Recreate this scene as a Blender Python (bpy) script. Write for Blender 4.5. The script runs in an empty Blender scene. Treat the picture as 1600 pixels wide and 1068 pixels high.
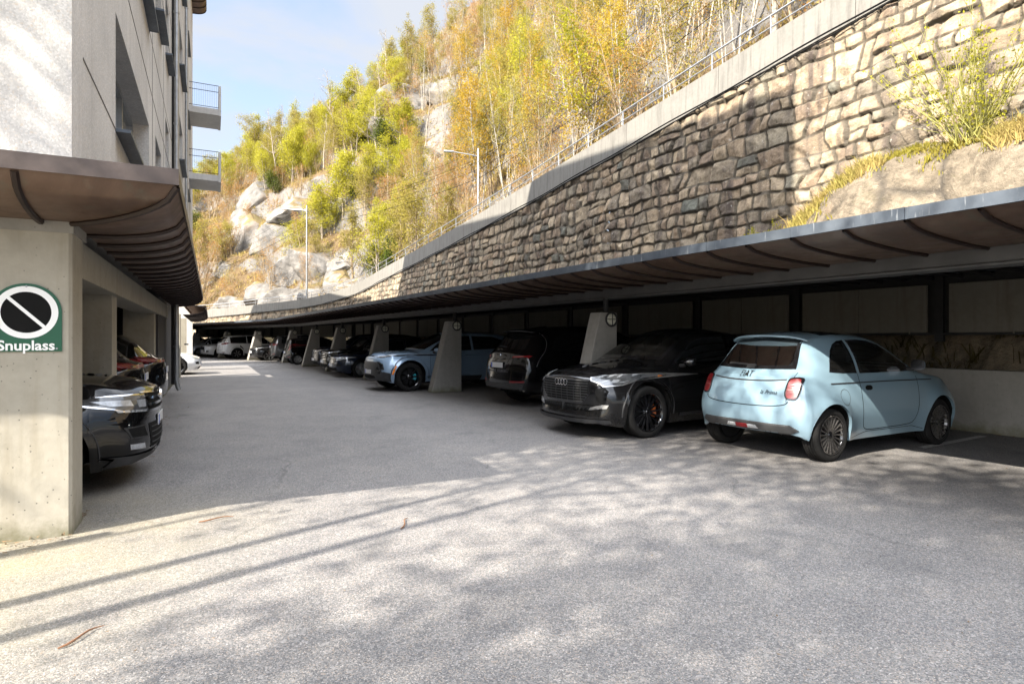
import bpy, bmesh, math, random
import numpy as np
from mathutils import Vector, Matrix
from mathutils.bvhtree import BVHTree

R = math.radians
scene = bpy.context.scene
COL = scene.collection

# ------------------------------------------------------------------ camera, sky, sun, exposure
cam_d = bpy.data.cameras.new("camera")
cam_d.sensor_width = 36.0
cam_d.lens = 950.0 / 1600.0 * 36.0
cam_d.shift_y = -6.0 / 1600.0
cam_d.clip_start = 0.05
cam_d.clip_end = 2000
cam = bpy.data.objects.new("camera", cam_d)
COL.objects.link(cam)
cam.location = (0, 0, 1.43)
cam.rotation_euler = (R(90), 0, 0)
scene.camera = cam

SUN_AZ, SUN_EL = R(43.6), R(39.0)
SDIR = Vector((math.sin(SUN_AZ) * math.cos(SUN_EL), math.cos(SUN_AZ) * math.cos(SUN_EL), -math.sin(SUN_EL)))
sun_d = bpy.data.lights.new("sun", 'SUN')
sun_d.energy = 2.9
sun_d.angle = R(0.55)
sun_d.color = (1.0, 0.93, 0.82)
sun = bpy.data.objects.new("sun", sun_d)
COL.objects.link(sun)
sun.rotation_euler = SDIR.to_track_quat('-Z', 'Y').to_euler()

world = bpy.data.worlds.new("World")
scene.world = world
world.use_nodes = True
wn, wl = world.node_tree.nodes, world.node_tree.links
wn.clear()
w_out = wn.new('ShaderNodeOutputWorld')
w_bg = wn.new('ShaderNodeBackground')
w_bg.inputs['Strength'].default_value = 0.06
w_sky = wn.new('ShaderNodeTexSky')
w_sky.sky_type = 'NISHITA'
w_sky.sun_disc = False
w_sky.sun_elevation = SUN_EL
w_sky.sun_rotation = R(180) + SUN_AZ
w_sky.air_density = 1.0
w_sky.dust_density = 1.5
w_sky.ozone_density = 1.2
w_tc = wn.new('ShaderNodeTexCoord')
w_map = wn.new('ShaderNodeMapping')
w_map.inputs['Scale'].default_value = (1.0, 1.0, 2.6)
w_map.inputs['Rotation'].default_value = (0.25, 0.1, 0.5)
w_nz = wn.new('ShaderNodeTexNoise')
w_nz.inputs['Scale'].default_value = 2.6
w_nz.inputs['Detail'].default_value = 7
w_nz.inputs['Roughness'].default_value = 0.55
w_nz.inputs['Distortion'].default_value = 0.5
w_rmp = wn.new('ShaderNodeValToRGB')
w_rmp.color_ramp.elements[0].position = 0.40
w_rmp.color_ramp.elements[0].color = (0.36, 0.36, 0.36, 1)
w_rmp.color_ramp.elements[1].position = 0.60
w_rmp.color_ramp.elements[1].color = (0.95, 0.95, 0.95, 1)
w_mix = wn.new('ShaderNodeMix')
w_mix.data_type = 'RGBA'
# cloud brightness raised overhead and sunward, outside the view, as added fill light
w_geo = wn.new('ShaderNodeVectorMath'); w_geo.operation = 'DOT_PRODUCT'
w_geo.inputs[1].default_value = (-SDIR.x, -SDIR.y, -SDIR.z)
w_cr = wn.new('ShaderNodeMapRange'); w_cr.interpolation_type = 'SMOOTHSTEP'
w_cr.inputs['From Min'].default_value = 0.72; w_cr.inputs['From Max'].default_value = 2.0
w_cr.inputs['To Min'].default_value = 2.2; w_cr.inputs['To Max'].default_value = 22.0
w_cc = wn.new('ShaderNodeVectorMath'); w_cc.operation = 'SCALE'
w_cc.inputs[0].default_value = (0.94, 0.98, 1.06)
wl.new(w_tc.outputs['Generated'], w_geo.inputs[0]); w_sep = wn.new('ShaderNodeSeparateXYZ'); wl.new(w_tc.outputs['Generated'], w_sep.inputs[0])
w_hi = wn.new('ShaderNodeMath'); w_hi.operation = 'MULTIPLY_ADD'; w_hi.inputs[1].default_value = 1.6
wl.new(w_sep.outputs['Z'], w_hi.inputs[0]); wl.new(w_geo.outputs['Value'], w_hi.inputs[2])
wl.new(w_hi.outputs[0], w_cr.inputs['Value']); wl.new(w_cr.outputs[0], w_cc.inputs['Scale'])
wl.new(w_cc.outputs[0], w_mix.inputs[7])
wl.new(w_tc.outputs['Generated'], w_map.inputs['Vector'])
wl.new(w_map.outputs[0], w_nz.inputs['Vector'])
wl.new(w_nz.outputs['Fac'], w_rmp.inputs['Fac'])
wl.new(w_rmp.outputs['Color'], w_mix.inputs[0])
wl.new(w_sky.outputs[0], w_mix.inputs[6])
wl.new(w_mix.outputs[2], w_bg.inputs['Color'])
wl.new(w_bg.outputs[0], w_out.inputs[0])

scene.view_settings.view_transform = 'Standard'
scene.view_settings.look = 'None'
scene.view_settings.exposure = 2.7
scene.view_settings.gamma = 1.0
scene.render.engine = 'CYCLES'
scene.cycles.max_bounces = 8
scene.cycles.sample_clamp_indirect = 6.0
scene.cycles.transparent_max_bounces = 8

# ------------------------------------------------------------------ small helpers
def tag(o, label=None, cat=None, group=None, kind=None):
    if label: o['label'] = label
    if cat: o['category'] = cat
    if group: o['group'] = group
    if kind: o['kind'] = kind
    return o

def empty(name, loc=(0, 0, 0), rz=0.0):
    o = bpy.data.objects.new(name, None)
    o.empty_display_size = 0.2
    COL.objects.link(o)
    o.location = loc
    o.rotation_euler = (0, 0, rz)
    return o

def mesh_from(name, V, F, mats, smooth=False, idx=None):
    me = bpy.data.meshes.new(name)
    V = np.asarray(V, dtype=float)
    me.from_pydata(V.tolist(), [], [list(map(int, f)) for f in F])
    if not isinstance(mats, (list, tuple)): mats = [mats]
    for m in mats: me.materials.append(m)
    if idx is not None: me.polygons.foreach_set('material_index', np.asarray(idx, dtype=np.int32))
    if smooth: me.polygons.foreach_set('use_smooth', np.ones(len(me.polygons), dtype=bool))
    me.update()
    return me

def quads_mesh(name, V, Q, mats, smooth=False):
    """fast path: V (n,3), Q (m,4) numpy"""
    V = np.asarray(V, np.float32); Q = np.asarray(Q, np.int32)
    me = bpy.data.meshes.new(name)
    me.vertices.add(len(V)); me.vertices.foreach_set('co', V.ravel())
    me.loops.add(Q.size); me.loops.foreach_set('vertex_index', Q.ravel())
    me.polygons.add(len(Q))
    me.polygons.foreach_set('loop_start', np.arange(len(Q), dtype=np.int32) * Q.shape[1])
    me.polygons.foreach_set('loop_total', np.full(len(Q), Q.shape[1], np.int32))
    if smooth: me.polygons.foreach_set('use_smooth', np.ones(len(Q), dtype=bool))
    if not isinstance(mats, (list, tuple)): mats = [mats]
    for m in mats: me.materials.append(m)
    me.update(calc_edges=True)
    return me

def link(name, me, parent=None):
    o = bpy.data.objects.new(name, me)
    COL.objects.link(o)
    if parent is not None: o.parent = parent
    return o

class MB:
    """collects primitives, builds one mesh object"""
    def __init__(s): s.V = []; s.F = []; s.I = []; s.mi = 0
    def add(s, V, F):
        b = len(s.V); s.V += [tuple(v) for v in V]
        for f in F: s.F.append([b + i for i in f]); s.I.append(s.mi)
        return s
    def box(s, c, d, rz=0.0, M=None, bev=0.0):
        x, y, z = d[0] / 2, d[1] / 2, d[2] / 2
        if bev > 0:
            bm = bmesh.new(); bmesh.ops.create_cube(bm, size=1)
            bmesh.ops.scale(bm, vec=d, verts=bm.verts)
            bmesh.ops.bevel(bm, geom=bm.edges[:], offset=bev, segments=2, affect='EDGES', profile=0.6)
            bm.verts.index_update()
            P = [v.co.copy() for v in bm.verts]; F = [[v.index for v in f.verts] for f in bm.faces]; bm.free()
        else:
            P = [Vector(p) for p in ((-x,-y,-z),(x,-y,-z),(x,y,-z),(-x,y,-z),(-x,-y,z),(x,-y,z),(x,y,z),(-x,y,z))]
            F = [(0,3,2,1),(4,5,6,7),(0,1,5,4),(1,2,6,5),(2,3,7,6),(3,0,4,7)]
        Rm = M if M is not None else Matrix.Rotation(rz, 3, 'Z')
        return s.add([Rm @ p + Vector(c) for p in P], F)
    def hexa(s, bot, top):
        """8 corner solid: 4 bottom (ccw from above), 4 top"""
        return s.add(list(bot) + list(top), [(3,2,1,0),(4,5,6,7),(0,1,5,4),(1,2,6,5),(2,3,7,6),(3,0,4,7)])
    def tube(s, pts, rad, n=8, cap=True):
        pts = [Vector(p) for p in pts]; k = len(pts)
        if not hasattr(rad, '__len__'): rad = [rad] * k
        V = []; F = []
        ref = None
        for i, p in enumerate(pts):
            t = (pts[min(i + 1, k - 1)] - pts[max(i - 1, 0)])
            t = t.normalized() if t.length > 1e-9 else Vector((0, 0, 1))
            if ref is None: ref = Vector((1, 0, 0)) if abs(t.x) < 0.8 else Vector((0, 1, 0))
            a = (ref - t * ref.dot(t)).normalized(); ref = a; b = t.cross(a)
            for j in range(n):
                an = 2 * math.pi * j / n
                V.append(p + (a * math.cos(an) + b * math.sin(an)) * rad[i])
        for i in range(k - 1):
            for j in range(n):
                F.append((i*n+j, i*n+(j+1)%n, (i+1)*n+(j+1)%n, (i+1)*n+j))
        if cap:
            F.append(tuple(range(n - 1, -1, -1))); F.append(tuple(range((k-1)*n, k*n)))
        return s.add(V, F)
    def lathe(s, prof, n=24, axis='Y', c=(0, 0, 0)):
        """prof [(r, h)] revolved about axis"""
        V = []; F = []
        for r, h in prof:
            for j in range(n):
                a = 2 * math.pi * j / n
                p, q = r * math.cos(a), r * math.sin(a)
                v = (p, h, q) if axis == 'Y' else ((p, q, h) if axis == 'Z' else (h, p, q))
                V.append((v[0] + c[0], v[1] + c[1], v[2] + c[2]))
        for i in range(len(prof) - 1):
            for j in range(n): F.append((i*n+j, (i+1)*n+j, (i+1)*n+(j+1)%n, i*n+(j+1)%n))
        return s.add(V, F)
    def sweep(s, path, prof, closed=False):
        """prof points (n) of 3D offsets per path point: prof(i) -> list of Vectors"""
        V = []; F = []; k = len(path)
        for i in range(k): V += [Vector(p) for p in prof(i)]
        n = len(V) // k
        for i in range(k - 1):
            for j in range(n - (0 if closed else 1)):
                F.append((i*n+j, i*n+(j+1)%n, (i+1)*n+(j+1)%n, (i+1)*n+j))
        if closed:
            F.append(tuple(range(n - 1, -1, -1))); F.append(tuple(range((k-1)*n, k*n)))
        return s.add(V, F)
    def build(s, name, mats, parent=None, smooth=False, loc=None):
        me = mesh_from(name, s.V, s.F, mats, smooth, s.I)
        bm = bmesh.new(); bm.from_mesh(me); bmesh.ops.recalc_face_normals(bm, faces=bm.faces[:]); bm.to_mesh(me); bm.free()
        if smooth:
            try: me.set_sharp_from_angle(angle=R(38))
            except Exception: pass
        o = link(name, me, parent)
        if loc is not None: o.location = loc
        return o

def copy_tree(o, parent=None, skip=()):
    c = o.copy(); COL.objects.link(c)
    if parent is not None: c.parent = parent
    for ch in list(o.children): copy_tree(ch, c)
    return c

def pchip(pts):
    xs = np.array([p[0] for p in pts], float); ys = np.array([p[1] for p in pts], float)
    if len(xs) == 1: return lambda x: np.full(np.shape(x), ys[0]) if np.ndim(x) else ys[0]
    h = np.diff(xs); d = np.diff(ys) / h; m = np.zeros(len(xs))
    if len(xs) > 2:
        for i in range(1, len(xs) - 1):
            if d[i-1] * d[i] > 0:
                w1, w2 = 2*h[i] + h[i-1], h[i] + 2*h[i-1]
                m[i] = (w1 + w2) / (w1 / d[i-1] + w2 / d[i])
    m[0], m[-1] = d[0], d[-1]
    def f(x):
        x = np.clip(np.asarray(x, float), xs[0], xs[-1])
        i = np.clip(np.searchsorted(xs, x) - 1, 0, len(xs) - 2)
        t = (x - xs[i]) / h[i]
        return ((1+2*t)*(1-t)**2*ys[i] + t*(1-t)**2*h[i]*m[i] + t*t*(3-2*t)*ys[i+1] + t*t*(t-1)*h[i]*m[i+1])
    return f

# ---- numpy noise
_rs = np.random.RandomState(7)
_PERM = _rs.permutation(4096)
_RND = _rs.rand(4096)
def _hash(ix, iy, iz=0):
    return _PERM[(ix + _PERM[(iy + _PERM[np.asarray(iz) % 4096]) % 4096]) % 4096]
def vnoise(x, y, z=None):
    x = np.asarray(x, float); y = np.asarray(y, float)
    z = np.zeros_like(x) if z is None else np.asarray(z, float)
    xi, yi, zi = np.floor(x).astype(int), np.floor(y).astype(int), np.floor(z).astype(int)
    fx, fy, fz = x - xi, y - yi, z - zi
    sx, sy, sz = fx*fx*(3-2*fx), fy*fy*(3-2*fy), fz*fz*(3-2*fz)
    def c(a, b, e): return _RND[_hash(xi + a, yi + b, zi + e)]
    def pl(e): return (c(0,0,e)*(1-sx) + c(1,0,e)*sx)*(1-sy) + (c(0,1,e)*(1-sx) + c(1,1,e)*sx)*sy
    return (pl(0)*(1-sz) + pl(1)*sz) * 2 - 1
def fbm(x, y, z=None, o=4, g=0.5):
    a, s, t = 1.0, 0.0, 0.0
    x = np.asarray(x, float); y = np.asarray(y, float)
    for k in range(o):
        f = 2.0 ** k
        s = s + a * vnoise(x*f + 17.3*k, y*f - 9.1*k, None if z is None else np.asarray(z, float)*f + 4.7*k); t += a; a *= g
    return s / t
def sst(a, b, x):
    t = np.clip((np.asarray(x, float) - a) / (b - a), 0, 1); return t*t*(3-2*t)

# frames: U runs along the carport away from the camera, V into the carport; FF along the building, NN out of it
AU = R(30)
U = Vector((-math.sin(AU), math.cos(AU), 0)); Vv = Vector((math.cos(AU), math.sin(AU), 0))
AF = R(26.3)
FF = Vector((-math.sin(AF), math.cos(AF), 0)); NN = Vector((math.cos(AF), math.sin(AF), 0))
BC = Vector((-3.2, 4.42, 0))      # building corner on the ground
def UV(u, v, z=0): return U * u + Vv * v + Vector((0, 0, z))
def BF(s, n, z=0): return BC + FF * s + NN * n + Vector((0, 0, z))
def PX(p):  # where a point falls in the photo (only used to choose plant species by region)
    return 800 + 950 * p[0] / max(p[1], 0.1), 528 - 950 * (p[2] - 1.43) / max(p[1], 0.1)
# ------------------------------------------------------------------ materials
class NT:
    def __init__(s, name):
        s.m = bpy.data.materials.new(name); s.m.use_nodes = True
        s.t = s.m.node_tree; s.n = s.t.nodes; s.n.clear()
        s.out = s.n.new('ShaderNodeOutputMaterial'); s.b = s.n.new('ShaderNodeBsdfPrincipled')
        s.t.links.new(s.b.outputs[0], s.out.inputs[0])
        s.tc = s.n.new('ShaderNodeTexCoord')
    def L(s, a, b): s.t.links.new(a, b)
    def coords(s, kind='Object', scale=(1,1,1), rot=(0,0,0)):
        mp = s.n.new('ShaderNodeMapping'); mp.inputs['Scale'].default_value = scale; mp.inputs['Rotation'].default_value = rot
        s.L(s.tc.outputs[kind], mp.inputs[0]); return mp.outputs[0]
    def noise(s, scale, detail=5, rough=0.55, vec=None, dist=0.0):
        n = s.n.new('ShaderNodeTexNoise'); n.inputs['Scale'].default_value = scale; n.inputs['Detail'].default_value = detail
        n.inputs['Roughness'].default_value = rough; n.inputs['Distortion'].default_value = dist
        s.L(vec if vec is not None else s.tc.outputs['Object'], n.inputs['Vector']); return n.outputs['Fac']
    def vor(s, scale, vec=None, feat='F1', out='Distance', rnd=1.0):
        n = s.n.new('ShaderNodeTexVoronoi'); n.feature = feat; n.inputs['Scale'].default_value = scale
        n.inputs['Randomness'].default_value = rnd
        s.L(vec if vec is not None else s.tc.outputs['Object'], n.inputs['Vector']); return n.outputs[out]
    def ramp(s, fac, stops, interp='LINEAR'):
        r = s.n.new('ShaderNodeValToRGB'); r.color_ramp.interpolation = interp
        while len(r.color_ramp.elements) < len(stops): r.color_ramp.elements.new(0.5)
        for e, (p, c) in zip(r.color_ramp.elements, stops):
            e.position = p; e.color = (c if hasattr(c, '__len__') else (c, c, c)) [:3] + (1,) if hasattr(c, '__len__') else (c, c, c, 1)
        s.L(fac, r.inputs[0]); return r.outputs[0]
    def mix(s, fac, a, b, mode='MIX'):
        m = s.n.new('ShaderNodeMix'); m.data_type = 'RGBA'; m.blend_type = mode
        for sock, v in ((m.inputs[0], fac), (m.inputs[6], a), (m.inputs[7], b)):
            if isinstance(v, bpy.types.NodeSocket): s.L(v, sock)
            elif hasattr(v, '__len__'): sock.default_value = tuple(v)[:3] + (1,)
            else: sock.default_value = v
        return m.outputs[2]
    def math(s, op, a, b=0.5):
        m = s.n.new('ShaderNodeMath'); m.operation = op
        for sock, v in ((m.inputs[0], a), (m.inputs[1], b)):
            if isinstance(v, bpy.types.NodeSocket): s.L(v, sock)
            else: sock.default_value = v
        return m.outputs[0]
    def bump(s, h, strength=0.3, dist=0.01, normal=None):
        b = s.n.new('ShaderNodeBump'); b.inputs['Strength'].default_value = strength; b.inputs['Distance'].default_value = dist
        s.L(h, b.inputs['Height'])
        if normal is not None: s.L(normal, b.inputs['Normal'])
        return b.outputs[0]
    def attr(s, name):
        a = s.n.new('ShaderNodeAttribute'); a.attribute_name = name; return a
    def rnd(s):
        return s.n.new('ShaderNodeObjectInfo').outputs['Random']
    def set(s, **k):
        names = {'color': 'Base Color', 'rough': 'Roughness', 'metal': 'Metallic', 'normal': 'Normal', 'coat': 'Coat Weight',
                 'coatr': 'Coat Roughness', 'spec': 'Specular IOR Level', 'trans': 'Transmission Weight', 'ior': 'IOR', 'alpha': 'Alpha', 'sheen': 'Sheen Weight'}
        for kk, v in k.items():
            sk = s.b.inputs[names[kk]]
            if isinstance(v, bpy.types.NodeSocket): s.L(v, sk)
            elif hasattr(v, '__len__'): sk.default_value = tuple(v)[:3] + (1,)
            else: sk.default_value = v
        return s.m

def simple(name, col, rough=0.5, metal=0.0, coat=0.0, var=0.12, nscale=8.0, bump=0.0, spec=0.5):
    t = NT(name)
    n = t.noise(nscale, 4, 0.6)
    a = tuple(c * (1 - var) for c in col); b = tuple(min(1, c * (1 + var)) for c in col)
    k = dict(color=t.ramp(n, [(0.3, a), (0.7, b)]), rough=rough, metal=metal, coat=coat, spec=spec)
    if bump: k['normal'] = t.bump(t.noise(nscale * 10, 4, 0.6), bump, 0.01)
    return t.set(**k)

def m_paint(name, col, dust=(0.30, 0.28, 0.25), dirt=0.35, rough=0.28, metal=0.0):
    """clear-coated car paint with a thin film of road dust that gathers low on the body"""
    t = NT(name)
    n = t.noise(3.0, 6, 0.65); n2 = t.noise(60.0, 3, 0.6)
    sep = t.n.new('ShaderNodeSeparateXYZ'); t.L(t.tc.outputs['Object'], sep.inputs[0])
    low = t.ramp(sep.outputs['Z'], [(0.15, 1.0), (0.75, 0.0)])
    f = t.math('MULTIPLY', t.math('ADD', t.math('MULTIPLY', low, 0.55), t.math('MULTIPLY', n, 0.30)), t.math('MULTIPLY', t.ramp(n2, [(0.3, 0.5), (0.7, 1.0)]), dirt))
    c = t.mix(f, col, dust)
    return t.set(color=c, rough=rough, metal=metal, coat=1.0, spec=0.06 if max(col) < .03 else 0.5, coatr=t.math('ADD', t.math('MULTIPLY', f, 0.9), 0.03))

def m_asphalt():
    t = NT("asphalt")
    big = t.noise(0.22, 6, 0.6); mid = t.noise(1.7, 6, 0.62, dist=0.3); fine = t.noise(38, 5, 0.7)
    vcol = t.vor(165, out='Color'); vd = t.vor(165)
    g = t.n.new('ShaderNodeSeparateColor'); t.L(vcol, g.inputs[0])
    # separate stones in the worn surface: light, dark and rusty ones
    stone = t.ramp(g.outputs[0], [(0.0, (0.042, 0.041, 0.041)), (0.25, (0.10, 0.097, 0.092)), (0.55, (0.175, 0.168, 0.157)), (0.78, (0.28, 0.262, 0.235)), (0.90, (0.29, 0.225, 0.165)), (1.0, (0.50, 0.47, 0.43))])
    vcol2 = t.vor(62, out='Color'); g2 = t.n.new('ShaderNodeSeparateColor'); t.L(vcol2, g2.inputs[0])
    stone = t.mix(t.ramp(g2.outputs[1], [(0.80, 0.0), (0.86, 0.6)]), stone, t.ramp(g2.outputs[0], [(0.0, (0.05, 0.05, 0.05)), (0.5, (0.22, 0.2, 0.18)), (1.0, (0.36, 0.34, 0.31))]))
    base = t.mix(t.ramp(fine, [(0.3, 0.45), (0.75, 0.18)]), stone, (0.165, 0.158, 0.15))
    base = t.mix(1.0, base, t.ramp(mid, [(0.22, (0.80, 0.80, 0.81)), (0.5, (1, 1, 1)), (0.78, (1.14, 1.12, 1.08))]), 'MULTIPLY')
    base = t.mix(1.0, base, t.ramp(big, [(0.3, (0.66, 0.67, 0.71)), (0.7, (0.92, 0.92, 0.935))]), 'MULTIPLY')
    # dark oil spots and pale wear
    oil = t.noise(0.75, 3, 0.5, dist=0.8)
    base = t.mix(t.ramp(oil, [(0.62, 0.0), (0.74, 0.38)]), base, (0.05, 0.05, 0.052))
    # fine cracks in a few places
    wv = t.n.new('ShaderNodeVectorMath'); wv.operation = 'ADD'
    nz = t.n.new('ShaderNodeTexNoise'); nz.inputs['Scale'].default_value = 2.2; nz.inputs['Detail'].default_value = 5
    t.L(t.tc.outputs['Object'], nz.inputs['Vector'])
    sc = t.n.new('ShaderNodeVectorMath'); sc.operation = 'SCALE'; sc.inputs['Scale'].default_value = 0.45
    t.L(nz.outputs['Color'], sc.inputs[0]); t.L(t.tc.outputs['Object'], wv.inputs[0]); t.L(sc.outputs[0], wv.inputs[1])
    cr = t.vor(0.33, vec=wv.outputs[0], feat='DISTANCE_TO_EDGE')
    crm = t.math('MULTIPLY', t.ramp(cr, [(0.0, 1.0), (0.0045, 0.0)]), t.ramp(t.noise(0.55, 2), [(0.50, 0.0), (0.60, 0.5)]))
    base = t.mix(crm, base, (0.03, 0.03, 0.03))
    # yellow pollen and moss by the building's foot
    sep = t.n.new('ShaderNodeSeparateXYZ'); t.L(t.tc.outputs['Object'], sep.inputs[0])
    pol = t.math('MULTIPLY', t.ramp(t.math('MULTIPLY', sep.outputs['X'], -0.2), [(0.30, 0.0), (0.75, 0.65)]), t.math('MULTIPLY', t.ramp(mid, [(0.3, 0.2), (0.7, 0.9)]), t.ramp(t.math('MULTIPLY', sep.outputs['Y'], 0.1), [(0.45, 1.0), (0.60, 0.0)])))
    base = t.mix(pol, base, (0.27, 0.225, 0.105))
    h = t.math('ADD', t.math('MULTIPLY', t.ramp(vd, [(0.0, 1.0), (0.6, 0.0)]), 0.6), t.math('MULTIPLY', fine, 0.8))
    return t.set(color=base, rough=0.88, normal=t.bump(h, 0.35, 0.005), spec=0.35)

def m_concrete(name, col=(0.36, 0.345, 0.315), pores=True, streak=0.5, board=0.0, dark=(0.16, 0.15, 0.13)):
    t = NT(name)
    n = t.noise(1.1, 7, 0.62, dist=0.4); n2 = t.noise(14, 5, 0.6)
    st = t.noise(3.2, 5, 0.6, vec=t.coords(scale=(2.6, 2.6, 0.22)))
    a = tuple(c * 0.86 for c in col); b = tuple(min(1, c * 1.1) for c in col)
    c = t.ramp(n, [(0.3, a), (0.7, b)])
    c = t.mix(t.math('MULTIPLY', t.ramp(st, [(0.48, 0.0), (0.72, 1.0)]), streak), c, dark)
    c = t.mix(0.25, c, t.ramp(n2, [(0.3, tuple(x * 0.75 for x in col)), (0.7, tuple(min(1, x * 1.2) for x in col))]))
    # splash dirt and algae near the ground
    sp = t.n.new('ShaderNodeSeparateXYZ'); t.L(t.tc.outputs['Object'], sp.inputs[0])
    zz = t.math('ADD', sp.outputs['Z'], t.math('MULTIPLY', t.math('SUBTRACT', t.noise(5, 6, 0.7), 0.5), 0.45))
    c = t.mix(t.ramp(zz, [(0.0, 0.75), (0.16, 0.0)]), c, (0.10, 0.095, 0.045))
    c = t.mix(t.math('MULTIPLY', t.ramp(t.noise(2.2, 6, 0.65, dist=0.6), [(0.55, 0.0), (0.72, 0.35)]), 1.0), c, tuple(x * 0.62 for x in col))
    h = n2
    if pores:
        v = t.vor(34); vc = t.vor(34, out='Color'); s = t.n.new('ShaderNodeSeparateColor'); t.L(vc, s.inputs[0])
        pm = t.math('MULTIPLY', t.ramp(v, [(0.06, 1.0), (0.20, 0.0)]), t.ramp(s.outputs[0], [(0.80, 0.0), (0.84, 1.0)]))
        c = t.mix(pm, c, (0.07, 0.065, 0.055)); h = t.math('SUBTRACT', n2, t.math('MULTIPLY', pm, 2.0))
    return t.set(color=c, rough=0.82, normal=t.bump(h, 0.25, 0.01), spec=0.3)

def m_aggregate():
    """exposed-aggregate facade panel"""
    t = NT("exposed_aggregate")
    vc = t.vor(78, out='Color'); vd = t.vor(78); s = t.n.new('ShaderNodeSeparateColor'); t.L(vc, s.inputs[0])
    c = t.ramp(s.outputs[0], [(0.0, (0.39, 0.375, 0.355)), (0.5, (0.44, 0.425, 0.40)), (0.85, (0.52, 0.50, 0.475)), (1.0, (0.44, 0.39, 0.33))])
    n = t.noise(0.8, 6, 0.6); st = t.noise(2.6, 5, 0.6, vec=t.coords(scale=(2.2, 2.2, 0.15)))
    c = t.mix(1.0, c, t.ramp(n, [(0.3, 1.0), (0.7, 1.32)]), 'MULTIPLY')
    c = t.mix(t.math('MULTIPLY', t.ramp(st, [(0.5, 0.0), (0.75, 1.0)]), 0.28), c, (0.22, 0.20, 0.18))
    h = t.math('ADD', t.math('MULTIPLY', t.ramp(vd, [(0.0, 1.0), (0.55, 0.0)]), 0.8), t.noise(120, 3))
    return t.set(color=c, rough=0.86, normal=t.bump(h, 0.32, 0.005), spec=0.3)

def m_copper():
    t = NT("weathered_copper")
    n = t.noise(1.6, 7, 0.65, dist=0.7); n2 = t.noise(7, 5, 0.6); st = t.noise(3.0, 5, 0.6, vec=t.coords(scale=(3, 3, 0.4)))
    c = t.ramp(n, [(0.25, (0.066, 0.042, 0.031)), (0.5, (0.125, 0.080, 0.058)), (0.75, (0.185, 0.13, 0.095))])
    c = t.mix(t.ramp(n2, [(0.55, 0.0), (0.72, 0.35)]), c, (0.10, 0.135, 0.105))
    c = t.mix(t.ramp(st, [(0.6, 0.0), (0.75, 0.3)]), c, (0.19, 0.15, 0.11))
    return t.set(color=c, rough=t.ramp(n2, [(0.3, 0.38), (0.7, 0.62)]), metal=0.45, normal=t.bump(t.noise(5, 3), 0.12, 0.02))

def m_zinc():
    t = NT("zinc_flashing")
    n = t.noise(2.4, 7, 0.62); st = t.noise(6.0, 4, 0.6, vec=t.coords(scale=(5, 5, 0.6)))
    c = t.ramp(n, [(0.3, (0.060, 0.074, 0.094)), (0.7, (0.12, 0.14, 0.165))])
    c = t.mix(t.ramp(st, [(0.62, 0.0), (0.72, 0.6)]), c, (0.36, 0.38, 0.40))
    return t.set(color=c, rough=0.5, metal=0.5)

def m_stone():
    t = NT("masonry_stone")
    a = t.attr('tint'); s = t.n.new('ShaderNodeSeparateColor'); t.L(a.outputs['Color'], s.inputs[0])
    c = t.ramp(s.outputs[0], [(0.0, (0.165, 0.145, 0.12)), (0.16, (0.36, 0.30, 0.235)), (0.34, (0.27, 0.22, 0.18)), (0.48, (0.44, 0.38, 0.30)), (0.60, (0.21, 0.19, 0.165)),
                              (0.72, (0.40, 0.35, 0.28)), (0.86, (0.135, 0.15, 0.145)), (0.93, (0.30, 0.235, 0.185)), (1.0, (0.47, 0.42, 0.34))])
    n = t.noise(3.5, 8, 0.65, dist=0.5); n2 = t.noise(22, 5, 0.7)
    c = t.mix(1.0, c, t.ramp(n, [(0.25, (0.50, 0.455, 0.40)), (0.5, (0.84, 0.76, 0.64)), (0.75, (1.10, 0.99, 0.82))]), 'MULTIPLY')
    c = t.mix(0.4, c, t.mix(1.0, c, t.ramp(n2, [(0.3, 0.5), (0.7, 1.5)]), 'MULTIPLY'))
    # rust and soot run down from the parapet, plus shade painted in farther along
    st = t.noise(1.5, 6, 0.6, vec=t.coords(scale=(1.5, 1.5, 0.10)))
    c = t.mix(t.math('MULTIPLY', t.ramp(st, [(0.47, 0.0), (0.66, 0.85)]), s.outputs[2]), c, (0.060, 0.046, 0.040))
    rs = t.noise(2.1, 5, 0.6, vec=t.coords(scale=(1, 1, 0.35)))
    c = t.mix(t.ramp(rs, [(0.62, 0.0), (0.75, 0.4)]), c, (0.30, 0.16, 0.07))
    li = t.noise(9, 4, 0.6); c = t.mix(t.ramp(li, [(0.64, 0.0), (0.7, 0.5)]), c, (0.48, 0.46, 0.40))
    jm = t.ramp(s.outputs[1], [(0.0, 0.95), (0.35, 0.7), (0.75, 0.0)])
    c = t.mix(jm, c, (0.070, 0.060, 0.046))
    h = t.math('ADD', t.noise(8, 8, 0.7), t.math('MULTIPLY', n2, 0.4))
    return t.set(color=c, rough=0.9, normal=t.bump(h, 0.8, 0.055), spec=0.25)

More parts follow.
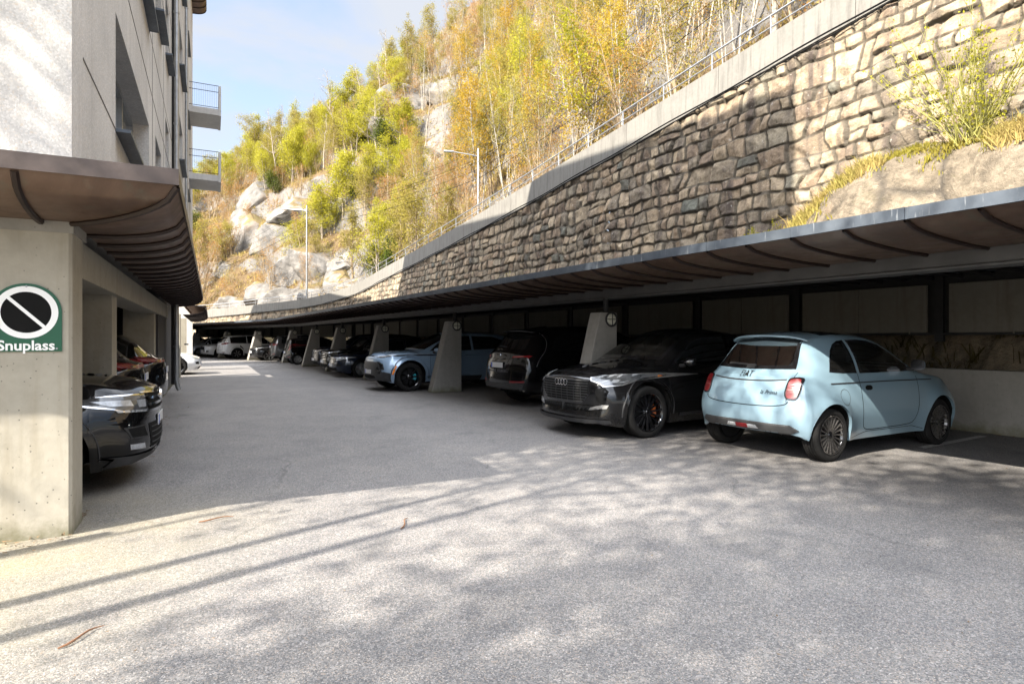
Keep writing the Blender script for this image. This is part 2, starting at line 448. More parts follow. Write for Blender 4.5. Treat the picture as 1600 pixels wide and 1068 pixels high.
def m_rock(name="cliff_rock", light=(0.165, 0.153, 0.138), dark=(0.07, 0.063, 0.055), grass=True):
    t = NT(name)
    rot = (0.5, 0.25, 0.4)
    n = t.noise(0.45, 9, 0.66, vec=t.coords(scale=(1.0, 1.0, 0.35), rot=rot), dist=0.8); n2 = t.noise(5, 7, 0.7)
    ck = t.vor(0.5, vec=t.coords(scale=(1.0, 0.7, 0.3), rot=rot), feat='DISTANCE_TO_EDGE')
    c = t.ramp(n, [(0.28, dark), (0.42, tuple(0.5*(a+b) for a, b in zip(light, dark))), (0.55, light), (0.75, tuple(x*1.15 for x in light))])
    c = t.mix(1.0, c, t.ramp(n2, [(0.3, 0.45), (0.7, 1.3)]), 'MULTIPLY')
    c = t.mix(t.ramp(ck, [(0.0, 0.8), (0.035, 0.0)]), c, (0.055, 0.048, 0.04))
    rs = t.noise(0.9, 5, 0.6); c = t.mix(t.ramp(rs, [(0.58, 0.0), (0.72, 0.5)]), c, (0.32, 0.22, 0.14))
    li = t.noise(7, 6, 0.7, dist=0.5); c = t.mix(t.ramp(li, [(0.58, 0.0), (0.66, 0.5)]), c, tuple(x*1.35 for x in light))
    mo = t.noise(1.6, 6, 0.7); c = t.mix(t.ramp(mo, [(0.60, 0.0), (0.70, 0.55)]), c, (0.07, 0.065, 0.03))
    if grass:
        g = t.n.new('ShaderNodeNewGeometry'); sp = t.n.new('ShaderNodeSeparateXYZ'); t.L(g.outputs['Normal'], sp.inputs[0])
        gm = t.math('ADD', sp.outputs['Z'], t.math('MULTIPLY', t.math('SUBTRACT', t.noise(1.2, 6, 0.65), 0.5), 1.2))
        gc = t.ramp(t.noise(3.0, 6, 0.7), [(0.25, (0.04, 0.03, 0.015)), (0.45, (0.10, 0.07, 0.034)), (0.6, (0.13, 0.10, 0.04)), (0.78, (0.08, 0.09, 0.02))])
        c = t.mix(t.ramp(gm, [(0.66, 0.0), (0.78, 1.0)]), c, gc)
    h = t.math('ADD', t.noise(2.2, 9, 0.72), t.math('MULTIPLY', t.ramp(ck, [(0.0, 0.0), (0.06, 1.0)]), 0.5))
    return t.set(color=c, rough=0.92, normal=t.bump(h, 0.9, 0.25), spec=0.2)

def m_hill():
    t = NT("hillside_soil")
    g = t.n.new('ShaderNodeNewGeometry'); sp = t.n.new('ShaderNodeSeparateXYZ'); t.L(g.outputs['Normal'], sp.inputs[0])
    soil = t.ramp(t.noise(1.6, 9, 0.72), [(0.25, (0.03, 0.02, 0.012)), (0.42, (0.085, 0.056, 0.03)), (0.55, (0.135, 0.092, 0.048)), (0.66, (0.12, 0.105, 0.036)), (0.8, (0.055, 0.066, 0.018))])
    n = t.noise(0.5, 9, 0.66, vec=t.coords(scale=(1, 1, 0.4), rot=(0.5, 0.2, 0.3)), dist=0.8)
    rock = t.ramp(n, [(0.3, (0.06, 0.054, 0.047)), (0.5, (0.15, 0.138, 0.124)), (0.75, (0.19, 0.175, 0.157))])
    rk = t.math('ADD', t.math('MULTIPLY', sp.outputs['Z'], -1.0), t.math('MULTIPLY', t.noise(0.10, 5, 0.6), 1.3))
    c = t.mix(t.ramp(rk, [(0.00, 0.0), (0.09, 1.0)]), soil, rock)
    return t.set(color=c, rough=0.95, normal=t.bump(t.noise(1.5, 9, 0.75), 1.0, 0.4), spec=0.15)

def m_leaf(name, c1, c2, c3=None, trans=0.45):
    t = NT(name)
    r = t.rnd()
    n = t.noise(0.9, 3, 0.6)
    stops = [(0.25, c1), (0.75, c2)] if c3 is None else [(0.2, c1), (0.5, c2), (0.85, c3)]
    base = t.ramp(t.math('ADD', t.math('MULTIPLY', n, 0.75), t.math('MULTIPLY', r, 0.25)), stops)
    t.n.remove(t.b)
    d = t.n.new('ShaderNodeBsdfDiffuse'); tr = t.n.new('ShaderNodeBsdfTranslucent'); mx = t.n.new('ShaderNodeMixShader')
    mx.inputs[0].default_value = trans
    t.L(base, d.inputs[0]); t.L(base, tr.inputs[0]); t.L(d.outputs[0], mx.inputs[1]); t.L(tr.outputs[0], mx.inputs[2]); t.L(mx.outputs[0], t.out.inputs[0])
    return t.m

def m_bark(name, c1, c2, band=True):
    t = NT(name)
    n = t.noise(3.0, 5, 0.65, vec=t.coords(scale=(1, 1, 3.0) if band else (4, 4, 0.7)))
    return t.set(color=t.ramp(n, [(0.36, c1), (0.50, c2), (0.8, tuple(min(1, x*1.15) for x in c2))]), rough=0.85, normal=t.bump(n, 0.3, 0.02))

def m_glass(name, tint=(0.25, 0.28, 0.27), mixf=0.5):
    """window glass: clear reflection over tinted see-through"""
    t = NT(name); t.n.remove(t.b)
    gl = t.n.new('ShaderNodeBsdfGlossy'); gl.inputs['Roughness'].default_value = 0.015
    tr = t.n.new('ShaderNodeBsdfTransparent'); tr.inputs[0].default_value = tint + (1,)
    fr = t.n.new('ShaderNodeFresnel'); fr.inputs['IOR'].default_value = 1.5
    bl = t.n.new('ShaderNodeMixShader'); dn = t.noise(4, 5, 0.6)
    df = t.n.new('ShaderNodeBsdfDiffuse'); df.inputs[0].default_value = (0.35, 0.34, 0.32, 1)
    m2 = t.n.new('ShaderNodeMixShader'); t.L(t.ramp(dn, [(0.35, 0.012), (0.75, 0.05)]), m2.inputs[0])
    t.L(tr.outputs[0], m2.inputs[1]); t.L(df.outputs[0], m2.inputs[2])
    t.L(fr.outputs[0], bl.inputs[0]); t.L(m2.outputs[0], bl.inputs[1]); t.L(gl.outputs[0], bl.inputs[2]); t.L(bl.outputs[0], t.out.inputs[0])
    return t.m

M = {}
M['asphalt'] = m_asphalt()
M['concrete'] = m_concrete('pillar_concrete', (0.33, 0.305, 0.25), True, 0.55, dark=(0.20, 0.17, 0.115))
M['concrete_grey'] = m_concrete('grey_concrete', (0.25, 0.238, 0.215), True, 0.4)
M['parapet'] = m_concrete('parapet_concrete', (0.165, 0.156, 0.138), False, 0.9, dark=(0.075, 0.068, 0.06))
M['aggregate'] = m_aggregate()
M['copper'] = m_copper()
M['seam'] = simple('copper_seam', (0.020, 0.011, 0.009), .5, .3)
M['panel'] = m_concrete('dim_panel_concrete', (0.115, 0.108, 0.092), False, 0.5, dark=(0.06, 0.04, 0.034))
M['zinc'] = m_zinc()
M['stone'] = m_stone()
M['rock'] = m_rock()
M['rock_bare'] = m_rock('boulder_rock', (0.235, 0.192, 0.138), (0.085, 0.068, 0.05), False)
M['hill'] = m_hill()
M['steel_dark'] = simple('dark_painted_steel', (0.018, 0.018, 0.019), 0.6, 0.1, var=0.2, spec=0.25)
M['steel'] = simple('galvanised_steel', (0.36, 0.37, 0.38), 0.4, 0.8, var=0.15)
M['beam'] = simple('grey_painted_beam', (0.075, 0.075, 0.076), 0.6, 0.1, var=0.2, nscale=3)
M['black'] = simple('matt_black', (0.006, 0.006, 0.006), 0.8, spec=0.15)
M['trim'] = simple('black_plastic', (0.022, 0.022, 0.023), 0.5, var=0.2, nscale=20, bump=0.1)
M['gloss_black'] = simple('gloss_black', (0.008, 0.008, 0.009), 0.08, coat=1.0)
M['cladding'] = simple('grey_plastic_cladding', (0.032, 0.032, 0.033), 0.65, var=0.15, nscale=20, bump=0.1)
M['chrome'] = simple('chrome', (0.75, 0.76, 0.78), 0.12, 1.0, var=0.03)
M['alu'] = simple('machined_alloy', (0.55, 0.55, 0.55), 0.28, 0.9, var=0.06)
M['rubber'] = simple('tyre_rubber', (0.012, 0.0115, 0.011), 0.9, var=0.3, nscale=12, bump=0.3, spec=0.2)
M['wood'] = simple('yellow_window_wood', (0.36, 0.22, 0.07), 0.5, var=0.15)
M['white_paint'] = simple('white_paint', (0.78, 0.78, 0.77), 0.4, var=0.03)
M['sign_green'] = simple('sign_green', (0.004, 0.075, 0.036), 0.35, var=0.05)
M['seat'] = simple('pale_seat_fabric', (0.20, 0.205, 0.21), 0.85, var=0.1)
M['seat_dark'] = simple('dark_seat_fabric', (0.035, 0.035, 0.036), 0.8, var=0.1)
M['lens_red'] = simple('red_lamp_lens', (0.15, 0.006, 0.008), 0.3, coat=0.15, var=0.25, nscale=30)
M['lens_dark_red'] = simple('dark_red_lens', (0.16, 0.006, 0.008), 0.12, coat=1.0, var=0.2)
M['lens_white'] = simple('clear_lamp_lens', (0.36, 0.375, 0.39), 0.1, 0.3, coat=1.0, var=0.3, nscale=24)
M['lamp_smoke'] = simple('smoked_lamp', (0.10, 0.105, 0.11), 0.12, 0.4, coat=1.0, var=0.4, nscale=14)
M['lens_pink'] = simple('pale_red_lens', (0.26, 0.085, 0.08), 0.3, coat=0.2)
M['lens_amber'] = simple('amber_lens', (0.75, 0.22, 0.02), 0.2, coat=1.0)
M['lamp_glass'] = simple('frosted_lamp_glass', (0.50, 0.49, 0.40), 0.3, coat=0.6)
M['plate'] = simple('number_plate', (0.5, 0.5, 0.5), 0.4, var=0.03)
M['plate_blue'] = simple('number_plate_band', (0.03, 0.08, 0.35), 0.4)
M['caliper_orange'] = simple('orange_caliper', (0.62, 0.13, 0.015), 0.35)
M['caliper_blue'] = simple('turquoise_caliper', (0.02, 0.36, 0.45), 0.35)
M['glass'] = m_glass('car_glass', (0.17, 0.21, 0.225))
M['glass_dark'] = simple('privacy_glass', (0.006, 0.007, 0.008), 0.03, coat=1.0, var=0.05)
M['window_glass'] = simple('building_glass', (0.05, 0.065, 0.06), 0.03, coat=1.0, var=0.2, nscale=1.5)
M['fiat_blue'] = m_paint('pale_blue_paint', (0.165, 0.25, 0.305), dirt=0.16)
M['ocean_blue'] = m_paint('steel_blue_paint', (0.22, 0.32, 0.44), dirt=0.25, metal=0.25)
M['car_black'] = m_paint('black_car_paint', (0.003, 0.003, 0.0035), dust=(0.05, 0.047, 0.043), dirt=0.07)
M['car_dusty'] = m_paint('dusty_black_paint', (0.004, 0.004, 0.0045), dust=(0.06, 0.057, 0.052), dirt=0.22)
M['car_navy'] = m_paint('navy_paint', (0.005, 0.009, 0.022), dust=(0.06, 0.06, 0.06), dirt=0.10)
M['car_grey'] = m_paint('mid_grey_paint', (0.055, 0.057, 0.06), dirt=0.3, metal=0.3)
M['car_white'] = m_paint('white_car_paint', (0.66, 0.67, 0.68), dirt=0.18)
M['car_silver'] = m_paint('silver_paint', (0.42, 0.44, 0.46), dirt=0.2, metal=0.4)
M['leaf_lime'] = m_leaf('lime_leaves', (0.19, 0.185, 0.018), (0.32, 0.295, 0.032), (0.38, 0.345, 0.055))
M['leaf_olive'] = m_leaf('olive_leaves', (0.17, 0.145, 0.035), (0.27, 0.225, 0.05), (0.32, 0.27, 0.08))
M['leaf_gold'] = m_leaf('golden_leaves', (0.27, 0.15, 0.02), (0.36, 0.235, 0.03), (0.35, 0.285, 0.055))
M['leaf_rust'] = m_leaf('rust_buds', (0.2257, 0.1048, 0.0363), (0.3385, 0.1773, 0.0564), (0.3385, 0.2337, 0.0806))
M['leaf_dark'] = m_leaf('dark_evergreen_leaves', (0.018, 0.035, 0.010), (0.055, 0.075, 0.014), (0.12, 0.125, 0.025), 0.25)
M['leaf_shade'] = m_leaf('spring_leaves', (0.0992, 0.093, 0.0124), (0.1984, 0.155, 0.0186))
M['bark_birch'] = m_bark('birch_bark', (0.1285, 0.1087, 0.084), (0.2669, 0.2422, 0.2026))
M['bark_grey'] = m_bark('grey_bark', (0.10, 0.085, 0.065), (0.26, 0.215, 0.165), False)
M['bark_tan'] = m_bark('tan_twigs', (0.1544, 0.1088, 0.0597), (0.2668, 0.2035, 0.1264), False)
M['undergrowth'] = m_leaf('dim_undergrowth', (0.02, 0.016, 0.008), (0.05, 0.042, 0.016), (0.10, 0.075, 0.035), 0.2)
M['grass_dry'] = m_leaf('dry_grass', (0.2418, 0.1612, 0.0564), (0.3385, 0.2579, 0.0967), (0.2418, 0.2499, 0.0403), 0.3)
M['grass_green'] = m_leaf('green_grass', (0.14, 0.13, 0.025), (0.22, 0.20, 0.035), (0.26, 0.18, 0.05), 0.3)
M['twig'] = simple('brown_twig', (0.16, 0.075, 0.035), 0.8)
# ------------------------------------------------------------------ cars
def chaikin(P, n=2, closed=True):
    P = [np.array(p, float) for p in P]
    for _ in range(n):
        Q = []; k = len(P)
        for i in range(k if closed else k - 1):
            a, b = P[i], P[(i + 1) % k]
            Q += [a * 0.75 + b * 0.25, a * 0.25 + b * 0.75]
        if not closed: Q = [P[0]] + Q + [P[-1]]
        P = Q
    return P

def densify(P, step):
    out = []; k = len(P)
    for i in range(k):
        a, b = np.array(P[i], float), np.array(P[(i + 1) % k], float)
        n = max(1, int(np.ceil(np.linalg.norm(b - a) / step)))
        for j in range(n): out.append(a + (b - a) * j / n)
    return out

def poly_area(P): 
    return 0.5 * sum(P[i][0] * P[(i+1) % len(P)][1] - P[(i+1) % len(P)][0] * P[i][1] for i in range(len(P)))

def inset(P, d):
    P = [np.array(p, float) for p in P]
    if poly_area(P) < 0: P = P[::-1]
    out = []; k = len(P)
    for i in range(k):
        a, b, c = P[i-1], P[i], P[(i+1) % k]
        t1 = (b - a) / (np.linalg.norm(b - a) + 1e-9); t2 = (c - b) / (np.linalg.norm(c - b) + 1e-9)
        n1 = np.array([-t1[1], t1[0]]); n2 = np.array([-t2[1], t2[0]])
        n = n1 + n2; n = n / (np.linalg.norm(n) + 1e-9); s = max(0.5, float(n @ n1))
        out.append(b + n * d / s)
    return P, out

def in_poly(x, y, P):
    P = np.array(P); inside = np.zeros(len(x), bool); j = len(P) - 1
    for i in range(len(P)):
        c = ((P[i,1] > y) != (P[j,1] > y)) & (x < (P[j,0]-P[i,0]) * (y-P[i,1]) / (P[j,1]-P[i,1] + 1e-12) + P[i,0])
        inside ^= c; j = i
    return inside

def grid_fill(P, step):
    """triangulated flat mesh of polygon P cut on a grid -> verts2d, faces"""
    bm = bmesh.new()
    vs = [bm.verts.new((p[0], p[1], 0)) for p in P]
    bm.faces.new(vs)
    bmesh.ops.triangulate(bm, faces=bm.faces[:])
    A = np.array(P); lo, hi = A.min(0), A.max(0)
    for ax in (0, 1):
        n = int((hi[ax] - lo[ax]) / step)
        for i in range(1, n + 1):
            co = [0, 0, 0]; no = [0, 0, 0]; co[ax] = lo[ax] + (hi[ax] - lo[ax]) * i / (n + 1); no[ax] = 1
            bmesh.ops.bisect_plane(bm, geom=bm.verts[:] + bm.edges[:] + bm.faces[:], plane_co=co, plane_no=no)
    bmesh.ops.remove_doubles(bm, verts=bm.verts[:], dist=1e-4)
    bm.verts.index_update()
    V = [(v.co.x, v.co.y) for v in bm.verts]; F = [[v.index for v in f.verts] for f in bm.faces]
    bm.free(); return V, F

def loft_body(sp):
    L, xr, xf, r, Ra = sp['L'], sp['xr'], sp['xf'], sp['r'], sp['Ra']
    top, zs_, ws_, w_ = pchip(sp['top']), pchip(sp['zs']), pchip(sp['ws']), pchip(sp['w'])
    wr_, dr_, z0_ = pchip(sp['wr']), pchip(sp['dr']), pchip(sp['z0'])
    fp, rp = pchip(sp['fprof']), pchip(sp['rprof'])
    side = pchip(sp.get('side', [(0, .93), (.22, .972), (.5, 1), (.78, .988), (1, .955)]))
    crown = sp.get('crown', 2.4)
    xs = list(np.linspace(0, L, int(L / .05)))
    for xc in (xr, xf):
        for k in range(25): xs.append(xc + Ra * math.cos(math.pi * k / 24))
        xs += [xc + Ra + .004, xc - Ra - .004]
    xs = sorted(xs); ys = [xs[0]]
    for x in xs[1:]:
        if x - ys[-1] > .0035: ys.append(x)
    xs = np.array(ys); xs[-1] = L
    NB, NU, NR = 18, 10, 9
    rows = []; zbs = []; arch = []
    flare = sp.get('flare', .022)
    for x in xs:
        zs, ws, w, wr, zt, dr = float(zs_(x)), float(ws_(x)), float(w_(x)), float(wr_(x)), float(top(x)), float(dr_(x))
        z0 = float(z0_(x)); zb = z0; a = None
        for i, xc in enumerate((xr, xf)):
            d = abs(x - xc)
            if d <= Ra + 1e-6:
                zb = max(zb, r + .012 + math.sqrt(max(0, Ra*Ra - d*d))) if d < Ra - 1e-4 else zb
                a = i
        arch.append(a)
        ts = np.linspace(0, 1, NB + 1); zz = zb + (zs - zb) * ts
        tt = (zz - z0) / (zs - z0)
        yy = w * side(tt) ; yy = yy + (ws - w * float(side(1.0))) * sst(.55, 1, tt)
        for xc in (xr, xf):
            dist = np.sqrt((x - xc)**2 + (zz - r)**2)
            yy = yy + flare * np.exp(-((dist - Ra - .01) / .085)**2) * (1 - sst(.75, 1.0, tt))
        half = [(y, z) for y, z in zip(yy, zz)]
        zr = zt - dr
        y0 = half[-1][0]
        for j in range(1, NU + 1):
            t = j / NU
            y = y0 + (wr - y0) * t; z = zs + (zr - zs) * t
            b = sp.get('bulge', .02) * math.sin(math.pi * t) * min(1, (zr - zs) / .3)
            half.append((y + b, z))
        for j in range(1, NR + 1):
            y = wr * (1 - j / NR)
            half.append((y, zr + dr * (1 - (y / wr) ** crown)))
        rows.append(half); zbs.append(zb)
    rows = np.array(rows)                         # (nx, nh, 2)
    nx, nh = rows.shape[:2]
    full = np.concatenate([np.stack([-rows[:, :, 0], rows[:, :, 1]], 2), rows[:, -2::-1, :]], 1)   # right side (-y) first .. left
    nf = full.shape[1]
    Y, Z = full[:, :, 0], full[:, :, 1]
    X = np.repeat(xs[:, None], nf, 1)
    dfr = (L - xf) - Ra - .015; drr = xr - Ra - .015
    wm = sp['wmax']
    def disp(x, y, z):
        q = np.clip(np.abs(y) / wm, 0, 1.1)
        tf = np.clip((x - (L - dfr)) / dfr, 0, 1); tr = np.clip((drr - x) / drr, 0, 1)
        Df = np.minimum(fp(z) + sp['fc'] * q ** sp['fpw'], dfr * .9); Dr = np.minimum(rp(z) + sp['rc'] * q ** sp['rpw'], drr * .9)
        return x - tf * Df + tr * Dr
    V = [np.stack([disp(X, Y, Z), Y, Z], 2).reshape(-1, 3)]
    F = []
    for i in range(nx - 1):
        for j in range(nf - 1):
            a = i * nf + j
            F.append((a, a + 1, a + nf + 1, a + nf))
    base = nx * nf
    K = 7
    for end, xe in ((0, 0.0), (nx - 1, L)):      # caps: each level of the outline joined across
        idx = np.full((nh, 2 * K + 1), -1)
        for i in range(nh):
            yl = rows[end, i, 0]; z = rows[end, i, 1]
            idx[i, 0] = end * nf + i; idx[i, -1] = end * nf + (nf - 1 - i)
            if i == nh - 1: idx[i, :] = end * nf + i; continue
            yk = np.linspace(-yl, yl, 2 * K + 1)[1:-1]
            # keep the crown of the hood across the middle
            pts = np.stack([disp(np.full(len(yk), xe), yk, np.full(len(yk), z)), yk, np.full(len(yk), z)], 1)
            V.append(pts); idx[i, 1:-1] = base + np.arange(len(yk)); base += len(yk)
        for i in range(nh - 1):
            for j in range(2 * K):
                q = [idx[i, j], idx[i, j+1], idx[i+1, j+1], idx[i+1, j]]
                q2 = []
                for t in q:
                    if t not in q2: q2.append(t)
                if len(q2) >= 3: F.append(tuple(q2) if end == 0 else tuple(q2[::-1]))
    V = np.concatenate(V)
    # smoothing, bottom edge held
    fixed = np.zeros(len(V), bool)
    for i in range(nx): fixed[i*nf] = fixed[i*nf + nf - 1] = True
    cnt = base
    E = set()
    for f in F:
        for k in range(len(f)):
            a, b = f[k], f[(k+1) % len(f)]; E.add((min(a, b), max(a, b)))
    E = np.array(list(E))
    for i in (0, nx - 1):       # bottom row of the caps
        pass
    bcount = np.zeros(len(V)); 
    for it in range(sp.get('smooth', 5)):
        S = np.zeros_like(V); C = np.zeros(len(V))
        np.add.at(S, E[:, 0], V[E[:, 1]]); np.add.at(S, E[:, 1], V[E[:, 0]])
        np.add.at(C, E[:, 0], 1); np.add.at(C, E[:, 1], 1)
        nv = V + .5 * (S / C[:, None] - V)
        nv[fixed] = V[fixed]; V = nv
    bottom = [(V[i*nf], V[i*nf + nf - 1], arch[i], zbs[i]) for i in range(nx)]
    return V, F, bottom

class Car:
    def __init__(s, sp, name, loc, rz, paint, label, group=None, cat='car', detail=2):
        s.sp = sp; s.paint = paint; s.detail = detail
        s.root = empty(name, loc, rz); tag(s.root, label, cat, group)
        s.V, s.F, s.bottom = loft_body(sp)
        s.bvh = BVHTree.FromPolygons([Vector(v) for v in s.V], s.F)
        s.cut = []
        s.L = sp['L']
    def loc(s, x): return x - s.L / 2
    def ray(s, plane, a, b):
        if plane == 'L': o, d = (a, 3, b), (0, -1, 0)
        elif plane == 'R': o, d = (a, -3, b), (0, 1, 0)
        elif plane == 'F': o, d = (s.L + 3, a, b), (-1, 0, 0)
        elif plane == 'B': o, d = (-3, a, b), (1, 0, 0)
        else: o, d = (a, b, 5), (0, 0, -1)
        o, d = Vector(o), Vector(d)
        h, n, i, _ = s.bvh.ray_cast(o, d)
        if h is None:
            o2 = o + d * (3.0 if plane in 'LR' else 3.2)
            h, n, i, _ = s.bvh.find_nearest(o2)
        if n.dot(d) > 0: n = -n
        return h, n
    def patch(s, plane, P, mat, name, off=.004, parent=None, step=.07, rnd=0, skirt=.012, border=0, bmat=None, cut=False, flat=False, glass=False):
        """a panel laid over the body: outline P in side/front/rear/top view"""
        if rnd: P = chaikin(P, rnd)
        P = densify(P, step)
        if poly_area(P) < 0: P = P[::-1]
        VV = []; FF_ = []; I = []
        def put(v2): 
            h, n = s.ray(plane, v2[0], v2[1])
            return h + n * off, n
        def addp(v2, f, mi):
            b = len(VV)
            for v in v2: VV.append(put(v))
            for q in f: FF_.append([b + i for i in q]); I.append(mi)
        if border > 0:
            P, Q = inset(P, border); n = len(P)
            addp(list(P) + list(Q), [(i, (i+1) % n, n + (i+1) % n, n + i) for i in range(n)], 1)
            g, f = grid_fill(Q, step); addp(g, f, 0)
        else:
            g, f = grid_fill(P, step); addp(g, f, 0)
        b = len(VV); n = len(P)
        ring = [put(p) for p in P]
        for h, nn in ring: VV.append((h, nn))
        for h, nn in ring: VV.append((h - nn * (off + skirt), nn))
        for i in range(n): FF_.append([b+i, b+n+i, b+n+(i+1) % n, b+(i+1) % n]); I.append(1 if border > 0 else 0)
        if cut: s.cut.append((plane, inset(P, .022)[1]))
        me = mesh_from(name, [tuple(v[0] - Vector((s.L/2, 0, 0))) for v in VV], FF_, [mat] + ([bmat] if bmat else []), True, I)
        bm = bmesh.new(); bm.from_mesh(me); bmesh.ops.remove_doubles(bm, verts=bm.verts[:], dist=2e-4); bm.to_mesh(me); bm.free()
        try: me.set_sharp_from_angle(angle=R(40))
        except Exception: pass
        return link(name, me, parent or s.root)
    def both(s, P, mat, name, planes='LR', **k):
        return [s.patch(p, P, mat, name, **k) for p in planes]
    def mirror(s, plane, P, mat, name, **k):
        a = s.patch(plane, P, mat, name, **k); b = s.patch(plane, [((-p[0]), p[1]) if plane in 'FB' else (p[0], -p[1]) for p in P], mat, name, **k)
        return a, b
    def ribbon(s, plane, P, w, mat, name, off=.002, parent=None, rnd=0, closed=False, step=.04):
        if rnd: P = chaikin(P, rnd, closed)
        P = [np.array(p, float) for p in P]
        D = []
        for i in range(len(P) - (0 if closed else 1)):
            a, b = P[i], P[(i+1) % len(P)]; n = max(1, int(np.linalg.norm(b-a) / step))
            D += [a + (b-a)*j/n for j in range(n)]
        if not closed: D.append(P[-1])
        V_ = []; F_ = []; k = len(D)
        for i in range(k):
            t = D[(i+1) % k] - D[i-1] if closed else D[min(i+1, k-1)] - D[max(i-1, 0)]
            t /= (np.linalg.norm(t) + 1e-9); n = np.array([-t[1], t[0]]) * w / 2
            for q in (D[i] + n, D[i] - n):
                h, nn = s.ray(plane, q[0], q[1]); V_.append(tuple(h + nn * off - Vector((s.L/2, 0, 0))))
        for i in range(k if closed else k - 1):
            a, b = 2*i, 2*((i+1) % k); F_.append((a, a+1, b+1, b))
        return link(name, mesh_from(name, V_, F_, mat, True), parent or s.root)
    def text(s, plane, txt, size, c, mat, name, off=.004, flip=False, shear=0.0, parent=None):
        T = text2d(txt, size, shear=shear); 
        V_ = []
        for x, y in T[0]:
            if plane in 'BL': h, nn = s.ray(plane, c[0] + (-x if plane == 'B' else -x), c[1] + y)
            else: h, nn = s.ray(plane, c[0] + x, c[1] + y)
            V_.append(tuple(h + nn * off - Vector((s.L/2, 0, 0))))
        return link(name, mesh_from(name, V_, T[1], mat), parent or s.root)
    def local(s, o):
        o.location = (-s.L/2, 0, 0); return o
    def finish(s, interior=None, liner=True):
        sp = s.sp
        V, F = s.V, s.F
        keep = np.ones(len(F), bool)
        if s.cut:
            C = np.array([V[list(f)].mean(0) for f in F])
            N = np.array([np.cross(V[f[1]] - V[f[0]], V[f[2]] - V[f[0]]) for f in F])
            N /= (np.linalg.norm(N, axis=1, keepdims=True) + 1e-9)
            for plane, P in s.cut:
                if plane in 'LR': m = in_poly(C[:, 0], C[:, 2], P) & ((C[:, 1] > .2) if plane == 'L' else (C[:, 1] < -.2))
                elif plane == 'F': m = in_poly(C[:, 1], C[:, 2], P) & (C[:, 0] > s.L * .45)
                elif plane == 'B': m = in_poly(C[:, 1], C[:, 2], P) & (C[:, 0] < s.L * .45)
                else: m = in_poly(C[:, 0], C[:, 1], P) & (C[:, 2] > .7)
                keep &= ~m
        # lip under the sills and inside the wheel arches
        VV = V.tolist(); FF_ = [f for f, k in zip(F, keep) if k]
        I = [0] * len(FF_)
        b = len(VV)
        for rgt, lft, a, zb in s.bottom:
            for p, sg in ((rgt, 1), (lft, -1)):
                VV.append((p[0], p[1], p[2])); VV.append((p[0], p[1] + sg * .035, p[2] + .004)); VV.append((p[0], p[1] + sg * (.36 if a is not None else .05), p[2] + .004))
        n = len(s.bottom)
        for i in range(n - 1):
            for o in (0, 3):
                q = b + 6*i + o; r_ = q + 6
                FF_.append((q, r_, r_ + 1, q + 1)); I.append(0)
                FF_.append((q + 1, r_ + 1, r_ + 2, q + 2)); I.append(1)
        me = mesh_from('body', VV, FF_, [s.paint, M['black']], True, I)
        bm = bmesh.new(); bm.from_mesh(me); bmesh.ops.remove_doubles(bm, verts=bm.verts[:], dist=1e-4)
        bmesh.ops.recalc_face_normals(bm, faces=bm.faces[:]); bm.to_mesh(me); bm.free()
        try: me.set_sharp_from_angle(angle=R(50))
        except Exception: pass
        s.body = s.local(link('body', me, s.root))
        w = sp['wmax']
        ub = MB()
        ub.box((s.L/2, 0, .33), (s.L - .9, 2*(w - .33), .14))
        ub.box(((sp['xr'] + sp['xf'])/2, 0, .25), (sp['xf'] - sp['xr'] - 2*sp['Ra'] - .02, 2*w - .30, .10))
        s.local(ub.build('underbody', M['black'], s.root))
        if interior: s.interior(*interior)
    def interior(s, xs_front, xs_rear, zseat, fabric, steer_left=True):
        sp = s.sp; w = sp['wmax']
        fl = MB(); fl.box(((xs_front + xs_rear)/2 + .35, 0, .42), (2.3, 2*w - .22, .06))
        dash = MB(); dash.box((xs_front + 1.0, 0, .86), (.34, 2*w - .30, .16), bev=.05)
        s.local(fl.build('cabin_floor', M['black'], s.root)); s.local(dash.build('dashboard', M['trim'], s.root, True))
        for x0 in (xs_front, xs_rear):
            for sg in (-1, 1):
                m = MB(); c = sg * .36
                m.box((x0 + .22, c, zseat - .13), (.52, .48, .16), bev=.06)
                m.box((x0 - .09, c, zseat + .20), (.15, .48, .62), M=Matrix.Rotation(-.26, 3, 'Y'), bev=.06)
                m.box((x0 - .215, c, zseat + .60), (.11, .27, .19), M=Matrix.Rotation(-.2, 3, 'Y'), bev=.045)
                m.tube([(x0 - .17, c - .05, zseat + .42), (x0 - .2, c - .05, zseat + .56)], .008); m.tube([(x0 - .17, c + .05, zseat + .42), (x0 - .2, c + .05, zseat + .56)], .008)
                s.local(m.build('seat', fabric, s.root, True))
        st = MB(); P = []
        for k in range(25):
            a = 2*math.pi*k/24; P.append((xs_front + .72 + .06*math.sin(a), .36 + .18*math.cos(a), .98 + .17*math.sin(a)))
        st.tube(P, .014, 8); st.box((xs_front + .74, .36, .98), (.05, .13, .1), bev=.02)
        s.local(st.build('steering_wheel', M['trim'], s.root, True))
    def wheels(s, proto, tr=None, parts=True):
        """four copies of a wheel prototype (Empty > tyre, rim, ...)"""
        sp = s.sp; tr = tr or sp['wmax'] - .012
        for i, (x, sg) in enumerate(((sp['xr'], -1), (sp['xf'], -1), (sp['xr'], 1), (sp['xf'], 1))):
            c = proto.copy(); COL.objects.link(c); c.parent = s.root
            c.location = (s.loc(x), sg * tr, sp['r'])
            c.rotation_euler = (0, random.uniform(0, 1) if sg < 0 else random.uniform(0, 1), math.pi if sg > 0 else 0)
            for ch in proto.children:
                d = ch.copy(); COL.objects.link(d); d.parent = c
                if ch.name.startswith('brake_caliper'): d.rotation_euler = (0, -c.rotation_euler.y + (0 if sg < 0 else math.pi), 0)
